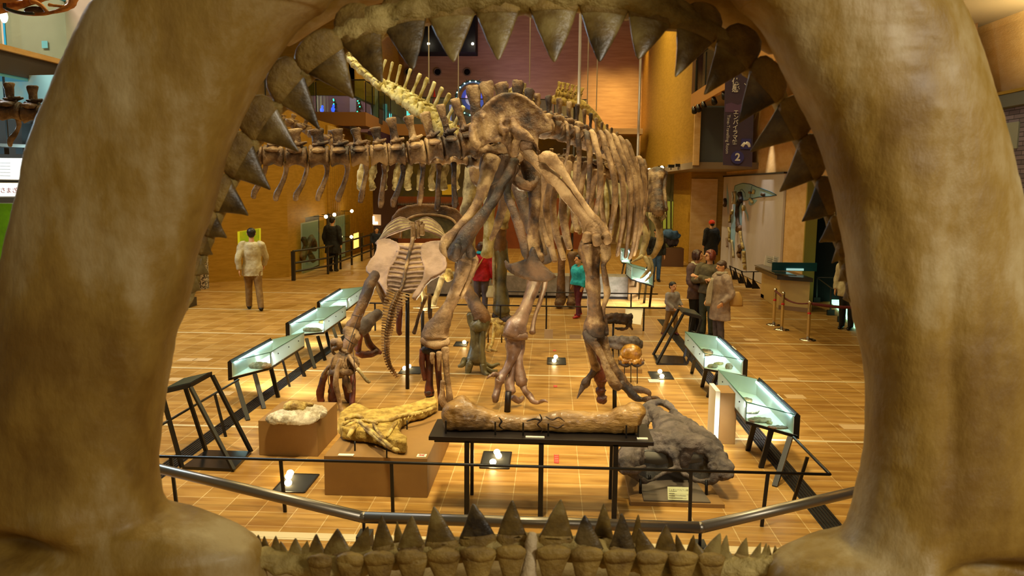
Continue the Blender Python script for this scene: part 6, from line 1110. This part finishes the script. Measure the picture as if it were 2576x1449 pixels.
# lit glass room far right
gw = thing('display_window', 'tall glass display window with pale curtains and clutter at the far right', 'display case', tuple(G(1700, 640)))
mk('glass', MB().quadbox([P(1666, 500, 34), P(1732, 505, 34), P(1732, 636, 34), P(1664, 634, 34)], (0, .02, 0)), 'glass_clear', gw, smooth=False)
mk('lit_back', MB().quadbox([P(1660, 505, 35.5), P(1708, 508, 35.5), P(1706, 575, 35.5), P(1660, 575, 35.5)], (0, .03, 0)), mat('curtain_lit', 'c8b83c', .7, emit='c0b040', es=.5), gw, smooth=False)
for i in range(5): mk('mullion', MB().bar(P(1666+i*11, 505, 35.2), P(1666+i*11, 580, 35.2), .06), 'rail_frame', gw, smooth=False)
mk('white_drape', MB().T([(1726, 560, 34.6, 6), (1724, 600, 34.6, 7), (1726, 632, 34.6, 8)], lump=.5), 'paper_white', gw, disp=.05)
tt = thing('clothes_heap', 'heap of blue and dark cloth in front of the far display window', 'clothes', tuple(P(1690, 625, 31)))
mk('blue_cloth', MB().T([(1672, 588, 29, 10), (1690, 590, 29, 13), (1706, 594, 29, 9)], lump=.6), 'cloth_blue', tt, disp=.1); mk('dark_cloth', MB().T([(1668, 600, 29.2, 12), (1688, 606, 29.2, 14), (1700, 610, 29.2, 10)], lump=.6), 'cloth_grey', tt, disp=.1); mk('brown_table', MB().box((P(1684, 624, 29).x, 29, .33), (.95, .6, .66)), 'wall_brown_panel', tt, smooth=False)
for k, v in enumerate((60,)):
    c = wp(2510, 330, XR-.02); mk('wall_notice', MB().box((XR-.01, c.y-.25, P(2512, 345, c.y).z), (.02, .5, .36)), mat('notice', '9aa08c', .5), label='pale notice board on the grey brick wall', cat='sign', smooth=False, origin=c)
# ------------------------------------------------------------------ left wall displays
def lx(u, v, x=-8.05): return PX(u, v, x)
def wallcase(label, pts, fr, glow, es, inner=(), x=-8.02):
    t = thing('wall_display', label, 'display case', tuple(lx(*pts[2])))
    q = [lx(u, v, x) for u, v in pts]; c = sum(q, Vector())/4
    mk('surround', MB().quadbox(q, (-.05, 0, 0)), fr, t, smooth=False)
    q2 = [c+(p-c)*.86+Vector((.01, 0, -.02)) for p in q]
    mk('lit_back', MB().quadbox(q2, (.01, 0, 0)), glow, t, smooth=False)
    for pts2, m_, r in inner: mk('specimen', MB().tube([lx(u, v, x+.1) for u, v in pts2], r, seg=8, sub=3, lump=.5), m_, t)
    mk('glass', MB().quadbox([p+Vector((.2, 0, 0)) for p in q2], (.01, 0, 0)), 'glass_clear', t, smooth=False)
    return t
mat('case_dark', '3c3628', .5, 0, '2c2a20', 2.); mat('case_lit', '6c6a4c', .6, emit='8a8458', es=.35); mat('case_yellow', 'a8b020', .6, emit='b4a418', es=.9); mat('niche_lit', 'ffe080', .6, emit='ffd060', es=2.2)
wallcase('first dark wall display window with a mounted specimen, left wall', [(738, 553), (803, 541), (804, 672), (740, 702)], 'case_dark', 'case_lit', .3, [([(760, 650), (772, 620), (785, 600), (790, 630)], 'bone_chest', .12), ([(764, 600), (775, 630), (788, 655)], 'bone_brown', .1)])
wallcase('second dark wall display window behind the man in the black coat', [(826, 538), (869, 529), (870, 650), (828, 664)], 'case_dark', 'case_lit', .3)
wallcase('narrow glowing yellow niche low on the left wall', [(888, 584), (902, 580), (903, 622), (888, 628)], 'case_dark', 'niche_lit', 2)
t = thing('wall_display', 'bright yellow-green lit window on the left wall beside the walking man', 'display case', tuple(P(628, 640, 23)))
def lw(u, v):   # on the slanted left wall
    d = ray(u, v); n = Vector((1, -1, 0)); p0 = Vector((-8.95+.02, 22.7-.02, 0)); return C0+d*((p0-C0).dot(n)/d.dot(n))
q = [lw(598, 583), lw(656, 574), lw(656, 634), lw(600, 648)]; mk('frame', MB().quadbox(q, (-.05, .05, 0)), 'case_yellow', t, smooth=False)
c = sum(q, Vector())/4; mk('picture', MB().quadbox([c+(p-c)*.84+Vector((.012, -.012, .05)) for p in q], (.01, -.01, 0)), mat('picture_green', '7f9c14', .6, 0, 'b0a010', 3., emit='86a010', es=.45), t, smooth=False)
mk('shelf_glow', MB().quadbox([lw(600, 640)+Vector((.03, -.03, 0)), lw(655, 626)+Vector((.03, -.03, 0)), lw(655, 632)+Vector((.03, -.03, 0)), lw(601, 647)+Vector((.03, -.03, 0))], (.01, -.01, 0)), 'niche_lit', t, smooth=False)
t = thing('wall_display', 'small lit niche with a white object in the dark end wall', 'display case', tuple(P(945, 567, 35.9)))
mk('lit_back', MB().quadbox([P(930, 539, 35.9), P(958, 540, 35.9), P(958, 567, 35.9), P(930, 567, 35.9)], (0, .04, 0)), mat('niche_pale', 'c0a078', .6, emit='c8a070', es=.6), t, smooth=False)
mk('specimen', MB().box(P(939, 552, 35.8), (.1, .05, .3)).box(P(942, 561, 35.75), (.3, .05, .12)), mat('niche_white', 'ffffff', emit='fff4d8', es=2.5), t, smooth=False)
for u, v, lb in ((820, 545, 'glaring wall lamp between the two dark display windows'), (841, 540, 'small wall lamp above the head of the man in black'), (885, 531, 'bright wall lamp right of the second display window'), (884, 596, 'low wall lamp near the yellow niche')):
    c = lx(u, v, -7.6); t = thing('wall_lamp', lb, 'lamp', tuple(c)); mk('arm', MB().bar(c+Vector((-.45, 0, 0)), c, .02), 'metal_black', t, smooth=False); mk('lamp', MB().ell(c, .06), mat('lamp_warm', 'fff0c0', emit='ffe0a0', es=40), t)
# ramp railing
t = thing('ramp_railing', 'grey metal railing of the ramp along the left wall', 'railing', tuple(G(737, 705)))
r = [(737, 632, 706), (790, 633, 690), (862, 606, 654), (880, 600, 648), (898, 594, 638), (914, 588, 632), (1000, 560, 612)]
pp = []
g = G(737, 706); p0 = P(737, 632, g.y); g2 = G(862, 655); z0 = p0.z
tops3 = [p0, Vector((-7.0, 24.6, z0)), Vector((-6.9, 30, z0+.05)), Vector((-6.9, 35.5, z0+.45))]
for dz in (0, -.35, -.6): mk('rail', MB().tube([p-Vector((0, 0, -dz)) for p in tops3], .03, seg=8), 'rail_frame', t)
for i in range(8):
    yy = 24.6+i*1.5; zt_ = z0+(.05 if yy < 30 else .05+(yy-30)*.07); mk('post', MB().bar((-7.0, yy, 0), (-7.0, yy, zt_), .06), 'rail_frame', t, smooth=False)
mk('post', MB().bar((p0.x, g.y, 0), p0, .1), 'rail_frame', t, smooth=False)
# stone slab and bench
c = G(524, 720); mk('stone_slab', MB().box((c.x-.02, c.y-.5, .85), (.42, .25, 1.7)), mat('stone_speckle', '4c4238', .9, 0, 'd0c4b0', 22, .8, 40, lo=.45, hi=.55), label='upright speckled stone slab at the left wall behind the teeth', cat='stone', origin=(c.x, c.y-.5, 0), disp=.02, smooth=False)
c = G(478, 772); mk('low_cabinet', MB().box((c.x-.3, c.y, .1), (.7, .5, .2)), 'rail_frame', label='dark base of a display case peeping out by the left teeth', cat='display case', origin=(c.x-.3, c.y, 0), smooth=False)
c = G(1235, 760); t = thing('stone_bench', 'long low grey stone block behind the woman in red', 'stone block', tuple(c)); mk('stone', MB().box((c.x+.9, c.y+1.2, .32), (5.2, .7, .5)), mat('stone_grey', '6e6454', .8, 0, '8c8070', 5, .6, 20), t, smooth=False); mk('base', MB().box((c.x+.9, c.y+1.2, .05), (5, .6, .1)), 'metal_dark', t, smooth=False)
t = thing('fossil_backbone', 'grey chain of small vertebrae along the top of the red wall', 'fossil', tuple(P(1080, 514, 35.8)))
for i in range(36):
    c = P(1002+i*4.3, 514+.8*sin(i*.5), 36.04); mk('vertebra', MB().ell(c, (.045, .05, .06), seg=6, rings=5).bar(c-Vector((0, 0, .12)), c+Vector((0, 0, .12)), .02), 'bone_grey', t)
t = thing('wall_poster', 'yellow lit picture on the middle back wall between the tail bones', 'picture', tuple(P(1132, 470, 38.2))); mk('picture', MB().quadbox([P(1112, 466, 38.3), P(1150, 462, 38.3), P(1150, 490, 38.3), P(1112, 490, 38.3)], (0, .03, 0)), mat('poster_yellow', 'c89420', .6, emit='c08c18', es=.5), t, smooth=False)
# ------------------------------------------------------------------ second floor decorations
wr = thing('christmas_wreath', 'green wreath with small white lights around a blue round logo, high on the back wall', 'wreath', tuple(P(1186, 240, 38)))
Yw = 38.
mb = MB(); random.seed(5); cc = P(1190, 248, Yw); Rw = .78
for i in range(150):
    a = 2*pi*i/150; c = cc+Vector((cos(a)*Rw, 0, sin(a)*Rw)); d = Vector((random.uniform(-1, 1), random.uniform(-.6, .1), random.uniform(-1, 1)))*.16; mb.tube([c, c+d], [.035, .004], seg=4)
mb.tube([cc+Vector((cos(i*pi/12)*Rw, 0, sin(i*pi/12)*Rw)) for i in range(25)], .075, seg=8)
mk('greenery', mb, mat('wreath_green', '123a28', .6), wr, smooth=False)
for i in range(18):
    a = 2*pi*i/18; mk('bulb', MB().ell(cc+Vector((cos(a)*Rw, -.1, sin(a)*Rw)), .03, seg=6, rings=5), mat('bulb_cyan', 'd0ffff', emit='b8fff0', es=8), wr)
def disc(name, c, r, m, parent, y=0):
    md = MB().lathe((0, 0, 0), [(r, 0), (r, .02)], 36); md.v = [rq@v+c+Vector((0, y, 0)) for v in md.v]; return mk(name, md, m, parent, smooth=False)
disc('logo_disc', cc, .55, mat('logo_blue', '1c3468', .7), wr); disc('logo_disc', cc, .36, mat('logo_grey', 'a09888', .6), wr, -.03)
mk('logo_hill', MB().ell(cc+Vector((.05, -.05, -.08)), (.25, .01, .14)), mat('logo_green', '3c7c38', .6), wr)
for u, v, w, h_, lb in ((982, 278, 6, 40, 'cyan light bar on the back balcony, left one'), (1027, 285, 8, 44, 'cyan light bar on the back balcony behind the yellow tail'), (1133, 290, 5, 50, 'pale violet light bar beside the second tall spine')):
    c = P(u, v, 37.5); zt_ = c.z+h_*.0095; c.z = (zt_+5.42)/2; mk('light_bar', MB().box(c, (w*.019, .05, zt_-5.42)), mat('bar_cyan', '60e0e8', emit='70e8f0', es=2.2) if u < 1100 else mat('bar_violet', 'a090e0', emit='b0a0f0', es=.8), label=lb, cat='light', smooth=False, origin=c)
for u, v, r_, lb in ((748, 297, 7, 'blue illuminated snowman low at the left end of the balcony'), (810, 290, 7, 'blue illuminated figure behind the balcony glass, second from left'), (838, 288, 6, 'blue illuminated figure behind the balcony glass, third from left')):
    c = P(u, v, 31.5); t = thing('illumination', lb, 'light decoration', tuple(c)); m_ = mat('led_blue', '2040ff', emit='3858ff', es=3.5)
    mk('figure', MB().ell(c, (.11, .06, .13)).ell(c+Vector((0, 0, .2)), (.08, .05, .09)).ell(c+Vector((.02, 0, .33)), (.05, .04, .06)), m_, t)
for u, v0, v1, lb in ((843, 250, 318, 'small christmas tree with green lights behind the balcony glass, left'), (905, 248, 315, 'small christmas tree with green lights behind the balcony glass, right')):
    t = thing('christmas_tree', lb, 'tree', tuple(P(u, v1, 32))); mb = MB(); random.seed(u)
    for i in range(110):
        f = random.random(); c = P(u, v1+(v0-v1)*f, 32); rr_ = .32*(1-f)+.04; a = random.uniform(0, 2*pi); mb.tube([c, c+Vector((cos(a)*rr_, sin(a)*rr_, -.08))], [.02, .006], seg=4)
    mk('branches', mb, 'wreath_green', t, smooth=False)
    for i in range(9): f = random.random(); c = P(u, v1+(v0-v1)*f, 32); mk('bulb', MB().ell(c+Vector((random.uniform(-.25, .25)*(1-f), -.25, 0)), .028, seg=6, rings=5), mat('bulb_green', '40ffc0', emit='40ffc0', es=5), t)
struct('floor_balcony', MB().quadbox([Vector((-10.6, 30.1, 5.3)), Vector((-7.1, 30.1, 5.3)), Vector((-7.1, 33.5, 5.3)), Vector((-10.6, 33.5, 5.3))], (0, 0, .2)), 'fascia_dark')
struct('wall_balcony_back', MB().quadbox([P(640, 240, 33.6), P(952, 240, 33.6), P(952, 325, 33.6), P(640, 325, 33.6)], (0, .1, 0)), mat('lilac_wall', '9a7a78', .7, 0, 'b08a6c', .5))
struct('trim_40', MB().quadbox([P(880, 185, 33.4), P(896, 185, 33.4), P(896, 325, 33.4), P(880, 325, 33.4)], (0, .1, 0)).quadbox([P(932, 200, 33.4), P(950, 200, 33.4), P(950, 325, 33.4), P(932, 325, 33.4)], (0, .1, 0)), 'panel_white')
mk('red_ornament', MB().lathe(P(1093, 266, 37), [(.02, 0), (.12, .05), (.09, .25), (.03, .6), (.01, .75)], 10).bar((P(1093, 266, 37).x, 37, 5.42), P(1093, 266, 37), .03), 'red', label='small red ornament on the back balcony beside the yellow spines', cat='decoration', origin=P(1093, 258, 37))
# ------------------------------------------------------------------ far left fittings
t = thing('backlit_sign', 'backlit white text board in two panes at the left edge', 'sign', tuple(P(40, 455, 14.6)))
Ys_ = 14.6; mat('sign_white', 'f0f0f0', .5, emit='fffff4', es=1.4)
mk('board', MB().quadbox([P(-60, 397, Ys_), P(55, 398, Ys_), P(55, 452, Ys_), P(-60, 450, Ys_)], (0, .05, 0)), 'sign_white', t, smooth=False); mk('board', MB().quadbox([P(59, 398, Ys_), P(120, 400, Ys_), P(120, 454, Ys_), P(59, 452, Ys_)], (0, .05, 0)), 'sign_white', t, smooth=False)
for i in range(5): mk('text_line', MB().box(P(8, 410+i*8, Ys_-.01), (.28, .01, .008)), mat('grey_text', '8c9aa8', .6), t, smooth=False)
mk('frame', MB().quadbox([P(-60, 453, Ys_-.01), P(120, 455, Ys_-.01), P(120, 459, Ys_-.01), P(-60, 457, Ys_-.01)], (0, .1, 0)), 'rail_frame', t, smooth=False)
t = thing('backlit_sign', 'white lit sign with red Japanese characters below the text board', 'sign', tuple(P(30, 495, Ys_)))
mk('board', MB().quadbox([P(-60, 460, Ys_), P(110, 461, Ys_), P(110, 494, Ys_), P(-60, 494, Ys_)], (0, .05, 0)), 'sign_white', t, smooth=False)
text('lettering', 'さまざまな', .115, mat('sign_red', 'c03020', .6), t, P(37, 480, Ys_-.02), (pi/2, 0, 0), .003)
mk('shelf', MB().quadbox([P(-60, 496, Ys_-.1), P(110, 497, Ys_-.1), P(110, 510, Ys_-.1), P(-60, 510, Ys_-.1)], (0, .3, 0)), mat('shelf_grey', '6a645a', .5), t, smooth=False)
t = thing('green_tank', 'tall green lit aquarium-like tank at the left edge', 'display case', tuple(P(10, 900, Ys_)))
mk('tank', MB().quadbox([P(-60, 512, Ys_), P(29, 513, Ys_), P(33, 940, Ys_), P(-60, 940, Ys_)], (0, .4, 0)), mat('tank_green', '2c3a08', .3, 0, '6c9a10', 1.2, emit='5a8a08', es=.35), t, smooth=False)
struct('wall_left_display', MB().quadbox([P(-80, 500, 15.2), P(140, 500, 15.2), P(140, 930, 15.2), P(-80, 930, 15.2)], (0, .1, 0)), mat('wall_pale_pink', 'b49c84', .7))
struct('trim_41', MB().quadbox([P(-60, 300, 15.6), P(130, 300, 15.6), P(130, 400, 15.6), P(-60, 400, 15.6)], (0, .1, 0)), mat('grey_brown', '544840', .7))
struct('trim_42', MB().quadbox([P(-40, 192, 15.7), P(140, 188, 15.7), P(140, 300, 15.7), P(-40, 300, 15.7)], (0, .1, 0)), mat('pale_cyan', '9cc4c8', .6, 0, 'c8bfa0', .4, lo=.45, hi=.55))
t = thing('lighting_track', 'pale lighting track with dark lamps behind the near tail bones', 'light fitting', tuple(P(40, 365, 15)))
mk('track', MB().bar(P(-60, 362, 15), P(120, 370, 15), .06), 'chrome', t, smooth=False)
for u in (8, 55): mk('lamp_head', MB().box(P(u, 380, 15), (.14, .14, .12)), 'metal_black', t, smooth=False)
mk('hanger', MB().bar(P(20, 362, 15), Vector((P(20, 362, 15).x, 15, 5.0)), .03), 'rail_frame', t, smooth=False)
mk('post', MB().quadbox([P(54, 310, 15.4), P(82, 312, 15.4), P(82, 365, 15.4), P(56, 362, 15.4)], (0, .1, 0)), 'rail_frame', t, smooth=False)
t = thing('hanging_skull', 'orange-brown hanging fossil skull at the top left corner', 'fossil', tuple(P(90, 30, 9)))
o_ = mat('bone_orange', '8a4a14', .4, 0, 'd08838', 6, .5, 20)
for r in ([(-30, 30, 9, 14), (30, 14, 9, 12), (70, 8, 9, 9), (120, -10, 9, 10)], [(20, 24, 8.9, 5), (60, 34, 8.9, 4), (110, 35, 8.9, 4), (150, 26, 8.9, 5), (178, 14, 8.9, 9), (186, -8, 8.9, 9)], [(78, 4, 8.9, 5), (100, 10, 8.9, 5), (120, 30, 8.9, 4)], [(124, 12, 8.9, 4), (150, 16, 8.9, 3), (162, 18, 8.9, 5)], [(-30, 0, 8.8, 10), (10, -6, 8.8, 14), (80, -20, 8.8, 12)]):
    mk('bone', MB().T(r, lump=.5), o_, t, disp=.01, dscale=.05)
mk('dark_plate', MB().ell(P(88, 26, 9.0), (.13, .03, .045)), 'bone_dark', t)
mk('support_arm', MB().T([(16, 22, 8.7, 4), (50, 32, 8.7, 4), (84, 34, 8.7, 4)]), 'rail_frame', t)
mk('hanger', MB().T([(8, -40, 8.8, 4), (12, 20, 8.8, 4)]), 'metal_black', t)
t = thing('round_lamp', 'round pale green lit lamp at the upper left corner', 'lamp', tuple(P(10, 42, 11))); mk('shade', MB().ell(P(10, 42, 11), (.055, .03, .085)), mat('lamp_green', 'f0ffe8', emit='e0ffd0', es=5), t)
c = P(184, 108, 18.4); t = thing('wall_camera', 'small white security camera on the tan wall above left', 'camera', tuple(c)); mk('housing', MB().tube([c, c+Vector((.12, -.1, 0))], .035, seg=10), 'paper_white', t); mk('bracket', MB().bar(c-Vector((.05, 0, .06)), c, .02), 'metal_black', t, smooth=False)
c = P(113, 112, 17.0); mk('wall_notice', MB().box(c-Vector((0, .0, 0)), (.13, .02, .15)), mat('notice_blue', '78b8c4', .5), label='pale blue notice behind the upper left glass railing', cat='sign', smooth=False, origin=c)
# ------------------------------------------------------------------ lamps of the hall and added fills
W = (1, .77, .32); WW = (1, .84, .5)
def A(name, loc, p, c, s, to=None, spread=100):
    o = light('AREA', name, loc, p, c, s, to); o.data.spread = radians(spread); return o
for x in (-5, -.7, 3.6):
    for y in (9.5, 16, 23, 31):
        A('ceiling_or_fill_lamp', (x, y, 11.1), 230 if x != -5 else 190, W, .9, None, 150)
A('ceiling_or_fill_lamp', (-1, 4.2, 10.5), 170, WW, .8, (-.5, 8.5, 0), 60)
A('ceiling_or_fill_lamp', (1.2, -3.2, 6), 19, WW, 1.2, (.5, 2, 2.4), 140)  # added fill behind the camera for the jaw, not a ceiling fitting
A('ceiling_or_fill_lamp', (2.7, -1.1, 4.3), 62, (1, .93, .76), .8, (1.2, 2, 2.4), 120)  # added fill for the right jaw arm, hangs free near the camera
for lx_, ly, tx, ty, p in ((3.5, 7, -.4, 9.6, 3200), (-4.5, 8.5, -1, 10.5, 1700), (3.8, 15, .3, 11.5, 1500), (-4, 19, -6, 17, 900), (4.5, 11, 4.6, 14.5, 1100), (-.7, 5, -.7, 7.4, 900)):
    light('SPOT', 'track_lamp', (lx_, ly, 10.8), p, (1, .84, .5), .06, (tx, ty, 0), 38, .7)
light('AREA', 'balcony_fill', (-8.2, 31.5, 8.6), 120, (.95, .6, .9), 1, (-8.2, 33.6, 6))  # added lilac fill to lift the dark balcony wall
light('SPOT', 'wall_fill_spot', (-3, 29, 10.9), 2600, (1, .82, .45), .1, (4.2, 31, 6.5), 80, .9)  # added spot to brighten the right upper wall
light('SPOT', 'wall_fill_spot', (2.2, 7, 6.8), 380, (1, .88, .6), .1, (6.5, 8.5, 5), 75, .9)  # added spot to brighten the bulging cream wall
light('AREA', 'left_soffit_fill', (XL-1.2, 12.8, 3.2), 90, (.5, .85, 1), 1.2, (XL-1.6, 13.4, 5))  # added upward fill so the blue soffit is not dark
# wall washers
for y, p, z in ((23.6, 420, 5.2), (26.4, 110, 3.38), (27.8, 110, 3.38)):
    light('SPOT', 'wall_washer', (XR-.5, y, z), p, (1, .93, .8), .04, (XR-.1, y, z-3.6), 40, .8)
for y in (8, 10.8): light('AREA', 'cove_light', (XR+.1, y, 4.24), 70, (1, .85, .4), .3, (XR+.3, y, 6))
for x, p in ((2.2, 1500), (3.6, 1300)): light('SPOT', 'wall_washer', (x, 37.5, 10.8), p, (1, .65, .2), .2, (x, 40, 4), 60, .9)
light('AREA', 'balcony_glow', (-3.5, 37, 6.6), 90, (.62, .45, 1), 1.5, (-1, 40, 8.5))
for u in (1078, 1189): light('SPOT', 'back_wall_lamp', tuple(P(u, 118, 38.6)), 90, (1, .8, .3), .05, tuple(P(u, 200, 39.9)), 60, .8)
light('SPOT', 'tail_spot', (-2, 12, 9), 500, (1, .9, .35), .3, tuple(P(1000, 230, 17.5)), 24, .5)
light('AREA', 'left_gallery_light', (XL-1.0, 13, 8.8), 1100, (.95, .92, .92), 2, (XL-2, 13, 4))
light('AREA', 'left_cyan_fill', (XL-.3, 12.6, 4.2), 260, (.6, .85, 1), 1.5, (XL+1, 11, 3))  # added cyan fill under the left gallery, no window there
w = bpy.data.worlds.new('world'); S.world = w; w.use_nodes = True
w.node_tree.nodes['Background'].inputs[0].default_value = (1, .78, .42, 1); w.node_tree.nodes['Background'].inputs[1].default_value = .2  # dim warm ambient, serves as frontal fill for the jaw
S.view_settings.view_transform = 'Standard'; S.view_settings.look = 'None'; S.view_settings.exposure = -.25; S.view_settings.gamma = 1
S.view_settings.use_curve_mapping = False
S.cycles.max_bounces = 6; S.cycles.diffuse_bounces = 3; S.cycles.glossy_bounces = 3; S.cycles.transparent_max_bounces = 12; S.cycles.transmission_bounces = 3
S.cycles.sample_clamp_indirect = 4; S.cycles.use_denoising = True; S.cycles.caustics_reflective = False; S.cycles.caustics_refractive = False
